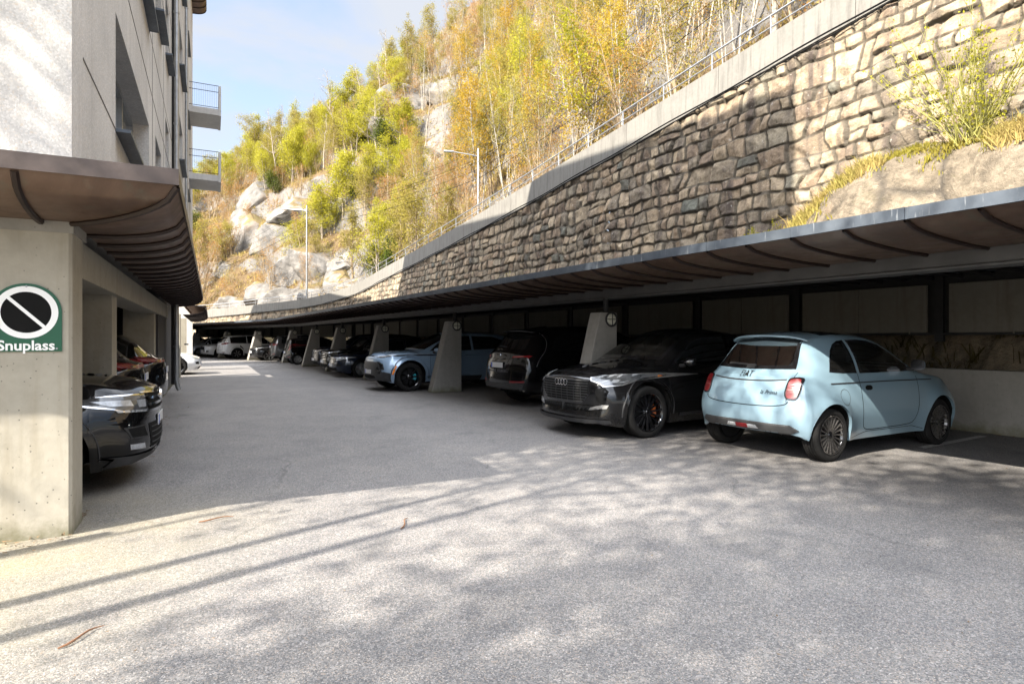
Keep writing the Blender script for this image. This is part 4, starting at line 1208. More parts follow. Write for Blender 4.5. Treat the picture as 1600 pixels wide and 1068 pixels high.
# ---- steel blue SUV, nose towards us
def car_ocean():
    L, H = 4.77, 1.63
    sp = suv_spec(L, 1.96, H, 2.92, .86, .385, cowl=.25, wtop=.44, hood=.665, nose=.61, belt=.63, z0=.25, flare=.05, fc=.22, ra=.06)
    sp['fprof'] = [(.2, .16), (.34, .03), (.45, .0), (.62, .01), (.78, .03), (.88, .055), (.97, .13), (1.2, .2)]
    loc, a = place(16.45, 4.93 + L/2, 0, False)
    c = Car(sp, 'electric_suv', loc, a, M['ocean_blue'], 'steel blue SUV with black wheels and turquoise brake caliper behind a concrete post', 'cars parked under the carport')
    c.patch('F', [(-.74, 1.12), (0, 1.14), (.74, 1.12), (.62, 1.49), (0, 1.55), (-.62, 1.49)], M['glass_dark'], 'windscreen', border=.03, bmat=M['gloss_black'])
    for pl in 'LR':
        c.patch(pl, [(2.05, 1.09), (3.3, 1.075), (3.05, 1.26), (2.75, 1.42), (2.45, 1.485), (2.05, 1.49)], M['glass_dark'], 'side_window', border=.02, bmat=M['trim'])
        c.patch(pl, [(.8, 1.12), (1.98, 1.095), (1.98, 1.49), (1.3, 1.47), (1.0, 1.38)], M['glass_dark'], 'side_window', border=.02, bmat=M['trim'])
        c.ribbon(pl, [(3.28, 1.02), (3.34, .7), (3.30, .42), (2.1, .40)], .009, M['black'], 'door_seam', rnd=1)
        c.ribbon(pl, [(1.3, .31), (3.45, .31)], .15, M['trim'], 'sill_trim', off=.02)
        c.ribbon(pl, [(3.45, .55), (3.0, .62), (2.2, .58)], .010, M['ocean_blue'], 'door_crease', off=.012, rnd=2)
    bp = c.patch('F', [(-.90, .27), (.90, .27), (.93, .50), (.86, .54), (.62, .52), (.52, .70), (.60, .80), (0, .80), (-.60, .80), (-.52, .70), (-.62, .52), (-.86, .54), (-.93, .50)], M['trim'], 'front_bumper', off=.010)
    for sg in (-1, 1):
        c.patch('F', [(sg*.60, .575), (sg*.86, .59), (sg*.80, .74), (sg*.66, .80), (sg*.57, .79)], M['gloss_black'], 'air_curtain', off=.008, border=.03, bmat=M['trim'])
        hl = c.patch('F', [(sg*.46, .90), (sg*.70, .905), (sg*.93, .955), (sg*.95, .985), (sg*.72, .955), (sg*.46, .935)], M['gloss_black'], 'headlight', off=.010)
        c.ribbon('F', [(sg*.48, .94), (sg*.70, .96), (sg*.90, .99)], .008, M['lens_white'], 'lens', off=.014, parent=hl)
    c.ribbon('F', [(-.44, .93), (0, .94), (.44, .93)], .018, M['gloss_black'], 'light_bar', off=.006)
    c.plate('F', (0, .52), .52, .11)
    c.patch('F', [(-.5, .34), (.5, .34), (.46, .44), (-.46, .44)], M['black'], 'lower_grille', off=.014, rnd=1)
    for pl in 'LR':
        c.ribbon(pl, [(4.77 - .86 + (.385 + .10)*math.cos(t), .40 + (.385 + .10)*math.sin(t)) for t in np.linspace(.15, .62, 10)], .035, M['lens_amber'], 'side_marker', off=.032)
    c.mirrors(3.2, 1.10, c.paint)
    wp = wheel_proto(.385, .255, .27, 'seven', M['gloss_black'], M['gloss_black'], M['caliper_blue'])
    sp['cal_front'] = True
    c.wheels(wp); c.finish()
    arch_trim(c, M['trim'], .085, .022)
    return c

def generic(name, label, loc, a, paint, spec, wheel, front=None, rear=None, glass=None, rails=False, cladding=False, group='cars parked under the carport', pillars=(.36, .58)):
    c = Car(spec, name, loc, a, paint, label, group)
    sp = spec; L, H, w = sp['L'], sp['H'], sp['wmax']
    top = pchip(sp['top']); zs = pchip(sp['zs'])
    T = M['gloss_black']
    zc = float(top(L * .73)) ; 
    cow = [q for q in sp['top'] if q[0] > L*.5]
    zb = sp['zcowl'] if 'zcowl' in sp else H*.70
    c.patch('F', [(-w*.74, zb), (0, zb + .015), (w*.74, zb), (w*.62, H*.915), (0, H*.95), (-w*.62, H*.915)], glass or M['glass_dark'], 'windscreen', border=.03, bmat=T)
    std_windows(c, pillars=pillars)
    for pl in 'LR':
        x1, x2 = L*pillars[0], L*pillars[1]
        c.ribbon(pl, [(x2 + .62, H*.60), (x2 + .64, .45), (x2 + .5, .33), (x2 + .1, .32), (x2, .4), (x2, H*.6)], .009, M['black'], 'door_seam', rnd=1)
        c.ribbon(pl, [(x2 + .08, H*.535), (x2 + .24, H*.535)], .03, paint, 'door_handle', off=.022)
        c.ribbon(pl, [(x1 - .05, H*.54), (x1 + .11, H*.54)], .03, paint, 'door_handle', off=.022)
        if cladding: c.ribbon(pl, [(sp['xr'] + sp['Ra'] + .05, .30), (sp['xf'] - sp['Ra'] - .05, .30)], .14, M['cladding'], 'sill_trim', off=.015)
        if rails:
            m = MB(); P = []
            for k in range(12):
                x = L*.16 + L*.42*k/11; h, _ = c.ray('T', x, (w*.66) * (1 if pl == 'L' else -1)); P.append((x, h.y, h.z + (.045 if 0 < k < 11 else .0)))
            m.tube(P, .014, 6); c.local(m.build('roof_rail', M['alu'] if rails == 'alu' else M['trim'], c.root, True))
    if front: front(c)
    if rear: rear(c)
    if cladding: arch_trim(c, M['cladding'], .07, .016)
    c.mirrors(L*.655, H*.68, paint)
    c.wheels(wheel); c.finish()
    return c

def face(hl, grille, lower=None, plate=.50, lens='lens_white', gmat='black', bars=0, chrome=False, fog=True, mark=None):
    def f(c):
        w = c.sp['wmax']
        for sg in (-1, 1):
            h = c.patch('F', [(sg*x*w, z) for x, z in hl], M[lens], 'headlight', off=.008, border=.014, bmat=M['gloss_black'])
            if fog:
                q = c.patch('F', [(sg*w*.62, .40), (sg*w*.86, .42), (sg*w*.86, .50), (sg*w*.66, .52)], M['black'], 'air_intake', off=.005)
        g = c.patch('F', [(x*w, z) for x, z in grille], M[gmat], 'grille', off=.006, border=.014, bmat=M['chrome'] if chrome else M['gloss_black'])
        xs = [abs(x)*w for x, z in grille]; zz = [z for x, z in grille]
        for k in range(bars):
            z = min(zz) + (max(zz) - min(zz)) * (k + 1) / (bars + 1); y = max(xs) * .86
            c.ribbon('F', [(-y, z), (y, z)], .014, M['chrome'] if chrome else M['cladding'], 'grille_slat', off=.016, parent=g)
        if mark:
            h_, n_ = c.ray('F', 0, mark); m = MB(); m.lathe([(0, .016), (.045, .016), (.05, .004)], 20, 'X', (h_.x + .004, 0, mark)); c.local(m.build('round_emblem', M['chrome'], c.root, True))
        if lower: c.patch('F', [(x*w, z) for x, z in lower], M['black'], 'lower_grille', off=.006)
        if plate: c.plate('F', (0, plate))
    return f

def tail(tl, win, plate=.85, lower=.42, bar=None, lens='lens_red', chromestrip=None):
    def f(c):
        w, H = c.sp['wmax'], c.sp['H']
        c.patch('B', [(x*w, z) for x, z in win], M['glass_dark'], 'rear_window', border=.025, bmat=M['gloss_black'])
        for sg in (-1, 1):
            t = c.patch('B', [(sg*x*w, z) for x, z in tl], M[lens], 'tail_light', off=.010)
            c.patch('B', [(sg*w*.62, lower - .02), (sg*w*.88, lower), (sg*w*.88, lower + .035), (sg*w*.62, lower + .02)], M['lens_red'], 'bumper_reflector', off=.009)
        if bar: c.patch('B', [(-w*.7, bar), (w*.7, bar), (w*.7, bar + .045), (-w*.7, bar + .045)], M['lens_red'], 'light_bar', off=.006)
        c.patch('B', [(-w*.86, .33), (w*.86, .33), (w*.9, lower - .03), (-w*.9, lower - .03)], M['cladding'], 'lower_bumper', off=.007)
        if chromestrip: c.ribbon('B', [(-w*.5, chromestrip), (w*.5, chromestrip)], .03, M['chrome'], 'chrome_strip', off=.01)
        c.plate('B', (0, plate))
        c.ribbon('B', [(-w*.66, H*.64), (-w*.7, .62), (w*.7, .62), (w*.66, H*.64)], .008, M['black'], 'tailgate_seam')
        c.ribbon('B', [(-.03, H*.70), (.3, H*.705)], .02, M['trim'], 'rear_wiper', off=.018)
    return f
def build_cars():
    t = NT('machined_spokes'); v = t.noise(30, 2)
    M['wheel_mix'] = simple('machined_black_alloy', (0.20, 0.19, 0.18), 0.3, 0.8, var=0.5, nscale=60)
    car_fiat(); car_etron(); car_ix(); car_ocean()
    w5 = wheel_proto(.315, .205, .215, 'five', M['alu'], M['alu'])
    w6 = wheel_proto(.35, .235, .25, 'six', M['steel_dark'], M['alu'])
    w5s = wheel_proto(.29, .185, .20, 'five', M['alu'], M['alu'])
    wblk = wheel_proto(.36, .245, .255, 'split', M['gloss_black'])
    G = 'cars parked under the carport'
    # dark saloon
    L, H = 4.51, 1.45
    sp = suv_spec(L, 1.77, H, 2.64, .90, .315, cowl=.27, wtop=.45, tail=.16, roof_end=.28, roof_rear=.90, slope_rear=.665, hood=.635, nose=.545, belt=.62, z0=.17, flare=.015)
    sp['xwin0'] = L*.24; sp['zcowl'] = .985
    loc, a = place(22.78, 5.42 + L/2, 0, False)
    generic('saloon_car', 'dark navy saloon with silver five-spoke wheels, nose out past the third post', loc, a, M['car_navy'], sp, w5,
        face([(.58, .60), (.80, .62), (.96, .72), (.90, .76), (.66, .735), (.57, .68)], [(-.34, .56), (.34, .56), (.38, .71), (-.38, .71)], [(-.6, .25), (.6, .25), (.56, .36), (-.56, .36)], .45, bars=3, chrome=True), pillars=(.42, .60))
    # two dark SUVs further on
    sp = suv_spec(4.55, 1.85, 1.62, 2.7, .90, .35, hood=.64, nose=.58)
    sp['zcowl'] = 1.12
    loc, a = place(24.95, 5.6 + 2.27, 0, False)
    generic('family_suv', 'black SUV squeezed between the navy saloon and a concrete post, bonnet towards the lane', loc, a, M['car_black'], sp, w6,
        face([(.56, .82), (.86, .86), (.94, .93), (.60, .90)], [(-.5, .60), (.5, .60), (.5, .86), (-.5, .86)], [(-.6, .28), (.6, .28), (.55, .42), (-.55, .42)], .50, bars=3, chrome=True))
    sp = suv_spec(4.65, 1.87, 1.62, 2.75, .90, .355, hood=.65, nose=.60); sp['zcowl'] = 1.12
    loc, a = place(28.3, 5.95 + 2.32, 0, False)
    generic('family_suv', 'dark blue SUV with chrome-edged grille just beyond the fourth concrete post', loc, a, M['car_navy'], sp, wblk,
        face([(.56, .84), (.86, .88), (.94, .94), (.60, .92)], [(-.42, .56), (.42, .56), (.46, .86), (-.46, .86)], [(-.6, .28), (.6, .28), (.55, .42), (-.55, .42)], .48, bars=4, chrome=True))
    # small black hatchback, tail out
    sp = suv_spec(3.56, 1.64, 1.49, 2.42, .60, .29, cowl=.20, wtop=.37, tail=.02, roof_end=.07, roof_rear=.955, slope_rear=.64, hood=.66, nose=.56, z0=.18); sp['zcowl'] = 1.05
    loc, a = place(35.0, 5.85 + 1.78, 0, True)
    generic('small_hatchback', 'small black hatchback with silver wheels and tall red tail lights, tail out', loc, a, M['car_black'], sp, w5s, None,
        tail([(.70, .78), (.92, .80), (.88, 1.12), (.76, 1.10)], [(-.66, 1.0), (.66, 1.0), (.58, 1.33), (-.58, 1.33)], .66, .40), pillars=(.30, .62))
    # grey SUV, tail out
    sp = suv_spec(4.63, 1.86, 1.66, 2.83, .90, .36, cowl=.25, wtop=.40, tail=.02, roof_end=.07, roof_rear=.95, slope_rear=.66, belt=.63, z0=.22); sp['zcowl'] = 1.15
    loc, a = place(40.1, 5.85 + 2.3, 0, True)
    generic('family_suv', 'grey boxy SUV with alloy roof rails parked tail out beside the small black hatchback', loc, a, M['car_grey'], sp, w6, None,
        tail([(.50, .96), (.95, .98), (.96, 1.10), (.52, 1.07)], [(-.70, 1.13), (.70, 1.13), (.62, 1.48), (-.62, 1.48)], .90, .45, chromestrip=.40), rails='alu')
    def at(x, y, ang): return Vector((x, y, 0)), R(ang)
    # dark crossover, nose out
    sp = suv_spec(4.36, 1.80, 1.56, 2.64, .92, .34, hood=.63, nose=.55); sp['zcowl'] = 1.08
    h = R(36); nose = Vector((-16.6, 38.6, 0)); ctr = nose + Vector((math.cos(h), math.sin(h), 0)) * 2.18
    generic('crossover_car', 'black crossover with angular nose facing out between the grey and the white SUV', ctr, h + math.pi, M['car_black'], sp, w6,
        face([(.50, .72), (.86, .78), (.95, .86), (.60, .80)], [(-.5, .42), (.5, .42), (.42, .62), (-.42, .62)], None, .55))
    # white SUV, tail out
    sp = suv_spec(4.60, 1.86, 1.68, 2.69, .93, .355, cowl=.25, wtop=.41, tail=.02, roof_end=.09, roof_rear=.94, slope_rear=.66, z0=.24); sp['zcowl'] = 1.16
    h = R(42); tl_ = Vector((-20.35, 42.1, 0)); ctr = tl_ + Vector((math.cos(h), math.sin(h), 0)) * 2.3
    generic('family_suv', 'white SUV with grey cladding and dark roof rails, tail out under the carport', ctr, h, M['car_white'], sp, w6, None,
        tail([(.48, .98), (.95, 1.0), (.97, 1.16), (.70, 1.10), (.50, 1.06)], [(-.70, 1.14), (.70, 1.14), (.60, 1.50), (-.60, 1.50)], .86, .45), rails='trim', cladding=True)
    # white and silver cars at the far end, noses out
    sp = suv_spec(4.50, 1.83, 1.60, 2.66, .93, .35); sp['zcowl'] = 1.11
    h = R(46); nose = Vector((-22.9, 44.9, 0)); ctr = nose + Vector((math.cos(h), math.sin(h), 0)) * 2.25
    generic('crossover_car', 'white crossover, nose out, just past the white SUV at the bend of the carport', ctr, h + math.pi, M['car_white'], sp, wblk,
        face([(.56, .84), (.86, .88), (.94, .93), (.60, .90)], [(-.5, .42), (.5, .42), (.40, .82), (-.40, .82)], None, .50))
    sp = suv_spec(4.45, 1.79, 1.48, 2.70, .92, .325, hood=.66, nose=.57); sp['zcowl'] = 1.05
    h = R(48); nose = Vector((-25.4, 46.8, 0)); ctr = nose + Vector((math.cos(h), math.sin(h), 0)) * 2.22
    generic('hatchback_car', 'silver hatchback, nose out, parked beyond the white crossover near the last post', ctr, h + math.pi, M['car_silver'], sp, w5,
        face([(.50, .72), (.84, .78), (.94, .86), (.58, .82)], [(-.45, .52), (.45, .52), (.34, .70), (-.34, .70)], [(-.6, .24), (.6, .24), (.55, .40), (-.55, .40)], .45))
    sp = suv_spec(4.5, 1.82, 1.60, 2.68, .9, .35); sp['zcowl'] = 1.11
    h = R(50); nose = Vector((-29.8, 50.3, 0)); ctr = nose + Vector((math.cos(h), math.sin(h), 0)) * 2.25
    generic('family_suv', 'farthest black car, half hidden behind the silver hatchback at the end of the carport', ctr, h + math.pi, M['car_black'], sp, wblk,
        face([(.56, .82), (.86, .86), (.94, .92), (.60, .90)], [(-.5, .50), (.5, .50), (.45, .82), (-.45, .82)], None, .46))

    # ---- under the apartment building
    GB = 'cars parked under the building'
    sp = suv_spec(4.49, 1.84, 1.66, 2.68, .91, .355, cowl=.25, wtop=.43, hood=.655, nose=.595, belt=.62, z0=.22, fc=.24); sp['zcowl'] = 1.15
    sp['fprof'] = [(.2, .13), (.30, .04), (.40, .0), (.55, .01), (.8, .02), (.92, .05), (1.0, .12), (1.2, .2)]
    ah = math.atan2(NN.y, NN.x)
    ctr = BF(2.08, .43 - 2.245); 
    def tig(c):
        w = c.sp['wmax']
        g = c.patch('F', [(-.56, .71), (.56, .71), (.60, .89), (-.60, .89)], M['black'], 'grille', off=.006)
        for z in (.725, .785, .845, .895): c.ribbon('F', [(-.60, z), (-.3, z - .005), (0, z - .01), (.3, z - .005), (.60, z)], .024 if z < .88 else .014, M['chrome'], 'grille_slat', off=.018, parent=g)
        for sg in (-1, 1):
            hl = c.patch('F', [(sg*.55, .715), (sg*.80, .735), (sg*.87, .80), (sg*.90, .885), (sg*.88, .90), (sg*.56, .89)], M['lamp_smoke'], 'headlight', off=.008, border=.012, bmat=M['chrome'])
            c.patch('F', [(sg*.60, .77), (sg*.70, .775), (sg*.70, .84), (sg*.60, .84)], M['lens_white'], 'lens', off=.012, parent=hl, skirt=.003)
            c.patch('F', [(sg*.74, .79), (sg*.83, .80), (sg*.85, .85), (sg*.74, .845)], M['lens_white'], 'lens', off=.012, parent=hl, skirt=.003)
            for k in range(9):
                y = .57 + .03*k; c.patch('F', [(sg*y, .722 + .002*k), (sg*(y+.02), .722 + .002*k), (sg*(y+.02), .742 + .002*k), (sg*y, .742 + .002*k)], M['lens_white'], 'lens', off=.013, parent=hl, skirt=.003, step=.1)
            c.patch('F', [(sg*.56, .475), (sg*.80, .49), (sg*.84, .60), (sg*.62, .60)], M['black'], 'air_intake', off=.004, border=.012, bmat=M['trim'])
            fg = c.patch('F', [(sg*.62, .375), (sg*.80, .39), (sg*.81, .44), (sg*.65, .43)], M['lens_white'], 'fog_lamp', off=.010, border=.01, bmat=M['chrome'])
            c.ribbon('F', [(sg*.56, .655), (sg*.72, .66), (sg*.88, .675)], .012, M['car_black'], 'bumper_crease', off=.012)
        c.patch('F', [(-.50, .36), (.50, .36), (.54, .60), (-.54, .60)], M['black'], 'lower_grille', off=.005)
        for z in (.41, .46, .51, .56): c.ribbon('F', [(-.5, z), (.5, z)], .012, M['cladding'], 'grille_slat', off=.012)
        c.ribbon('F', [(-.88, .29), (-.5, .275), (0, .27), (.5, .275), (.88, .29)], .10, M['cladding'], 'front_splitter', off=.018, rnd=1)
        h_, n_ = c.ray('F', 0, .83); m = MB(); m.lathe([(0, .022), (.06, .022), (.068, .004)], 24, 'X', (h_.x + .01, 0, .83)); c.local(m.build('round_emblem', M['chrome'], c.root, True))
        c.plate('F', (0, .60))
    generic('family_suv', 'black SUV with wide chrome grille nosing out from behind the building pillar', ctr, ah, M['car_black'], sp, w6, tig, None, group=GB, cladding=True)
    for k, (s_, n_, lab) in enumerate(((5.55, .02, 'black SUV with red tail light strip, tail out between two pillars under the building'), (8.0, .16, 'second black SUV under the building, tail out, beside the dark wall with the downpipe'))):
        sp = suv_spec(4.75, 1.92, 1.63, 2.9, .92, .38, cowl=.25, wtop=.42, tail=.05, roof_end=.13, roof_rear=.91, slope_rear=.655, z0=.24, rc=.24); sp['zcowl'] = 1.13
        ctr = BF(s_, n_ - 2.375)
        generic('family_suv', lab, ctr, ah + math.pi, M['car_black'], sp, wblk, None,
            tail([(.45, .98), (.90, 1.0), (.97, 1.07), (.95, 1.11), (.45, 1.05)], [(-.68, 1.10), (.68, 1.10), (.60, 1.43), (-.60, 1.43)], .84, .45, bar=.985), group=GB, rails='trim' if k else False)
    # white saloon nosing out further along
    sp = suv_spec(4.69, 1.85, 1.44, 2.875, .85, .33, cowl=.27, wtop=.46, tail=.14, roof_end=.22, roof_rear=.86, slope_rear=.70, hood=.62, nose=.50, belt=.60, z0=.16); sp['xwin0'] = 1.1; sp['zcowl'] = .98
    ctr = BF(22.3, .55 - 2.35)
    generic('saloon_car', 'white low-nosed saloon just showing past the end of the near building', ctr, ah, M['car_white'], sp, wblk,
        face([(.56, .60), (.80, .63), (.95, .73), (.90, .75), (.62, .67)], [(-.2, .30), (.2, .30), (.2, .33), (-.2, .33)], [(-.6, .22), (.6, .22), (.55, .32), (-.55, .32)], .42), group=GB)
    drop_protos()
# ------------------------------------------------------------------ paths
class Path:
    def __init__(s, pts, step=0.5):
        P = [np.array(p, float) for p in pts]
        D = []
        n = len(P)
        for i in range(n - 1):                    # centripetal-ish Catmull-Rom through the points
            p0, p1, p2, p3 = P[max(i-1, 0)], P[i], P[i+1], P[min(i+2, n-1)]
            k = max(2, int(np.linalg.norm(p2 - p1) / step))
            for j in range(k):
                t = j / k
                D.append(.5 * ((2*p1) + (-p0 + p2)*t + (2*p0 - 5*p1 + 4*p2 - p3)*t*t + (-p0 + 3*p1 - 3*p2 + p3)*t**3))
        D.append(P[-1]); D = np.array(D)
        s.D = D; s.l = np.concatenate([[0], np.cumsum(np.linalg.norm(np.diff(D[:, :2], axis=0), axis=1))]); s.len = s.l[-1]
        T = np.gradient(D[:, :2], axis=0); T /= np.linalg.norm(T, axis=1, keepdims=True)
        s.T = T; s.N = np.stack([T[:, 1], -T[:, 0]], 1)
    def at(s, d):
        d = np.asarray(d, float)
        g = lambda A: np.interp(d, s.l, A)
        p = np.stack([g(s.D[:, k]) for k in range(s.D.shape[1])], -1)
        nn = np.stack([g(s.N[:, 0]), g(s.N[:, 1])], -1); nn /= np.linalg.norm(nn, axis=-1, keepdims=True)
        return p, nn
    def off(s, d, o, z=0.0):
        p, n = s.at(d); return Vector((p[0] + n[0]*o, p[1] + n[1]*o, z))

# ------------------------------------------------------------------ ground
def build_ground():
    n = 60; g = np.linspace(-160, 160, n)
    X, Y = np.meshgrid(g, g + 60)
    V = np.stack([X.ravel(), Y.ravel(), np.zeros(n*n)], 1)
    i = np.arange(n*n).reshape(n, n); Q = np.stack([i[:-1, :-1].ravel(), i[:-1, 1:].ravel(), i[1:, 1:].ravel(), i[1:, :-1].ravel()], 1)
    o = link('asphalt_yard', quads_mesh('asphalt_yard', V, Q, M['asphalt'])); tag(o, kind='structure')
    # a mended strip, darker tar seams
    def seam(pts, w, name='tar_seam'):
        m = MB(); P = [Vector(p) for p in pts]; L_ = []; k = len(P)
        rs = random.Random(len(pts))
        for i in range(k):
            t = (P[min(i+1, k-1)] - P[max(i-1, 0)]).normalized(); nn = Vector((-t.y, t.x, 0)) * w * rs.uniform(.3, .7)
            L_.append((P[i] + nn, P[i] - nn))
        V = [q for a in L_ for q in a]; m.add([(q.x, q.y, .004) for q in V], [(2*i, 2*i+1, 2*i+3, 2*i+2) for i in range(k-1)])
        return tag(m.build(name, M['tar']), kind='structure')
    M['tar'] = simple('road_tar', (0.05, 0.05, 0.052), 0.8, var=0.3)
    seam([(-14.2 + .42*i, 27.8 + .13*i + .1*math.sin(i*1.7), 0) for i in range(14)], .22)
    seam([(-6.6 + .25*i, 20.6 + .05*i + .06*math.sin(i*2.1), 0) for i in range(9)], .20)
    # painted bay line by the carport wall
    m = MB(); p = UV(4.2, 8.6); q = UV(4.25, 10.4)
    d = (q - p).normalized(); nn = Vector((-d.y, d.x, 0)) * .05
    m.add([p - nn + Vector((0,0,.004)), p + nn + Vector((0,0,.004)), q + nn + Vector((0,0,.004)), q - nn + Vector((0,0,.004))], [(0, 1, 2, 3)])
    tag(m.build('bay_marking', simple('worn_line_paint', (0.33, 0.32, 0.30), 0.7, var=0.4, nscale=20)), kind='structure')

# ------------------------------------------------------------------ carport
CP = Path([tuple(UV(u, 7.0))[:2] for u in (-10, -4, 2, 8, 14, 20, 26, 32, 37)] + [(-16.6, 40.2), (-20.9, 44.7), (-25.4, 49.0), (-30.0, 53.2), (-34.0, 56.6)])
def cs(u): return u + 10.0          # path distance of straight-part coordinate u
def build_carport():
    root = empty('carport', tuple(UV(8, 7.0))); inv = -Vector(root.location)
    tag(root, 'long low carport with copper soffit, grey beam and concrete posts along the stone wall', 'carport')
    B = lambda m, name, mats, smooth=False, par=None: (lambda o: (setattr(o, 'location', inv if par is None else (0, 0, 0)), o)[1])(m.build(name, mats, root if par is None else par, smooth))
    ds = np.arange(1.0, CP.len - .5, .535)
    # soffit: quarter-round copper hull with standing seams
    def prof(d, h=0.0):
        P = []
        for k in range(13):
            t = k / 12; e = 1.9
            z = 2.30 + .13 * (1 - (1 - t**e) ** (1/e)) - h
            P.append(CP.off(d, -.12 - 1.46*t, z))
        return P
    m = MB(); m.sweep(ds, lambda i: prof(ds[i]))
    for d in ds:
        c = prof(d, .012)
        for k in range(len(c) - 1):
            a, b = c[k], c[k+1]
        m.mi = 1; m.tube(c, .021, 6, False)
    B(m, 'soffit', [M['copper'], M['seam']], True)
    # zinc edge in lengths with lapped joints
    m = MB()
    k = 0; d = 1.0; rs = random.Random(3)
    while d < CP.len - 1:
        l = 1.07; q = np.linspace(d + .002, d + l - .002, 4); o = (k % 2) * .002
        f = lambda i: [CP.off(q[i], -1.60 - o, 2.425), CP.off(q[i], -1.60 - o, 2.525 + o), CP.off(q[i], -1.40, 2.545 + o), CP.off(q[i], -1.40, 2.425)]
        m.sweep(q, f, True); d += l; k += 1
    B(m, 'edge_flashing', M['zinc'])
    # deck
    m = MB(); q = np.arange(1.0, CP.len - .5, 1.5)
    m.sweep(q, lambda i: [CP.off(q[i], -1.42, 2.45), CP.off(q[i], 5.7, 2.45), CP.off(q[i], 5.7, 2.54), CP.off(q[i], -1.42, 2.535)], True)
    B(m, 'roof_deck', M['zinc'])
    m = MB()
    for d in np.arange(1.2, CP.len - 1, .41):
        a, b = CP.off(d, .1, 2.40), CP.off(d, 4.25, 2.40); m.tube([a, b], .035, 4)
    o = B(m, 'deck_ribs', M['steel_dark'])
    # beam
    m = MB(); q = np.arange(1.0, CP.len - .5, .8)
    m.sweep(q, lambda i: [CP.off(q[i], -.13, 2.325), CP.off(q[i], -.145, 2.16), CP.off(q[i], -.17, 2.14), CP.off(q[i], -.17, 2.122), CP.off(q[i], .13, 2.122), CP.off(q[i], .13, 2.14), CP.off(q[i], .10, 2.16), CP.off(q[i], .10, 2.325)], True)
    B(m, 'beam', M['beam'])
    # posts: battered concrete fin, steel stub, round bulkhead lamp
    posts = [cs(8.55), cs(14.98), cs(21.0), cs(26.75), cs(31.85), cs(37.5)]
    for t in ((-16.5, 40.1), (-20.6, 44.4), (-25.0, 48.6)):
        posts.append(float(CP.l[np.argmin(((CP.D[:, :2] - np.array(t))**2).sum(1))]))
    proto = None
    for k, d in enumerate(posts):
        p, n = CP.at(d); rz = math.atan2(n[1], n[0])
        loc = Vector((p[0], p[1], 0)) + inv
        if proto is None:
            m = MB(); w = .15
            bm = [(-.86, -w, 0), (0, -w, 0), (0, w, 0), (-.86, w, 0)]; tp = [(-.37, -w, 1.88), (0, -w, 1.88), (0, w, 1.88), (-.37, w, 1.88)]
            m.hexa(bm, tp); o = m.build('post', M['concrete_grey'], root)
            b = bmesh.new(); b.from_mesh(o.data); bmesh.ops.bevel(b, geom=b.edges[:], offset=.012, segments=1, affect='EDGES'); b.to_mesh(o.data); b.free()
            o.location = loc; o.rotation_euler = (0, 0, rz)
            m = MB(); m.tube([(-.13, 0, 1.88), (-.13, 0, 2.13)], .05, 12); m.box((-.13, 0, 1.886), (.16, .16, .012)); m.build('steel_stub', M['steel_dark'], o)
            lx, lz = -.15, 1.76
            m = MB(); m.lathe([(0, -w - .045), (.085, -w - .045), (.108, -w - .018), (.11, -w + .002)], 24, 'Y', (lx, 0, lz)); m.build('lamp_glass', M['lamp_glass'], o, True)
            m = MB()
            P = [(lx + .118*math.cos(t), -w - .03, lz + .118*math.sin(t)) for t in np.linspace(0, 2*math.pi, 29)]
            m.tube(P, .017, 8, False); m.tube([(lx - .115, -w - .055, lz), (lx + .115, -w - .055, lz)], .008, 6); m.tube([(lx, -w - .055, lz - .115), (lx, -w - .055, lz + .115)], .008, 6)
            m.build('lamp_guard', M['trim'], o, True)
            proto = o
        else:
            c = proto.copy(); COL.objects.link(c); c.location = loc; c.rotation_euler = (0, 0, rz)
            for ch in proto.children:
                e = ch.copy(); COL.objects.link(e); e.parent = c
    # back: low wall, hanging concrete panels between dark posts
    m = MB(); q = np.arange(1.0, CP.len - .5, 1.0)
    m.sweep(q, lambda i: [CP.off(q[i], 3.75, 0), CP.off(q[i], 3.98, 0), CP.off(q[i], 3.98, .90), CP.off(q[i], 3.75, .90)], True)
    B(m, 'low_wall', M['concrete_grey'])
    m = MB(); m.sweep(q, lambda i: [CP.off(q[i], 3.725, .90), CP.off(q[i], 4.0, .90), CP.off(q[i], 4.0, .945), CP.off(q[i], 3.725, .945)], True)
    B(m, 'wall_coping', M['concrete_grey'])
    d = cs(-2.4); pp = None
    while d < CP.len - 3:
        for h in (0, 1):
            a = d + h * 1.105
            mid = a + .55; p, n = CP.at(mid); rz = math.atan2(n[1], n[0])
            if pp is None:
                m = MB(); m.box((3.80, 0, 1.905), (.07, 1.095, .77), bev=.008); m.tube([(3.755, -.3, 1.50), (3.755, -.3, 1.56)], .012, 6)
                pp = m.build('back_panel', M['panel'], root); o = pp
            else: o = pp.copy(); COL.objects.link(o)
            o.location = Vector((p[0], p[1], 0)) + inv; o.rotation_euler = (0, 0, rz)
        p, n = CP.at(d + 2.36); rz = math.atan2(n[1], n[0])
        m = MB(); 
        a, b = CP.off(d + 2.30, 3.85, 0), CP.off(d + 2.44, 3.85, 0)
        m.box(tuple((a + b)/2 + Vector((0, 0, 1.9))), (.08, .12, 1.05), rz)
        B(m, 'panel_post', M['steel_dark'])
        d += 2.53
    m = MB(); m.sweep(q, lambda i: [CP.off(q[i], 3.90, 1.50), CP.off(q[i], 3.93, 1.50), CP.off(q[i], 3.93, 2.46), CP.off(q[i], 3.90, 2.46)], True)
    B(m, 'panel_light_block', M['steel_dark'])  # added dark sheet, blocks light showing between and above the panels
    m = MB(); m.sweep(q, lambda i: [CP.off(q[i], 3.78, 1.48), CP.off(q[i], 3.86, 1.48), CP.off(q[i], 3.86, 1.515), CP.off(q[i], 3.78, 1.515)], True)
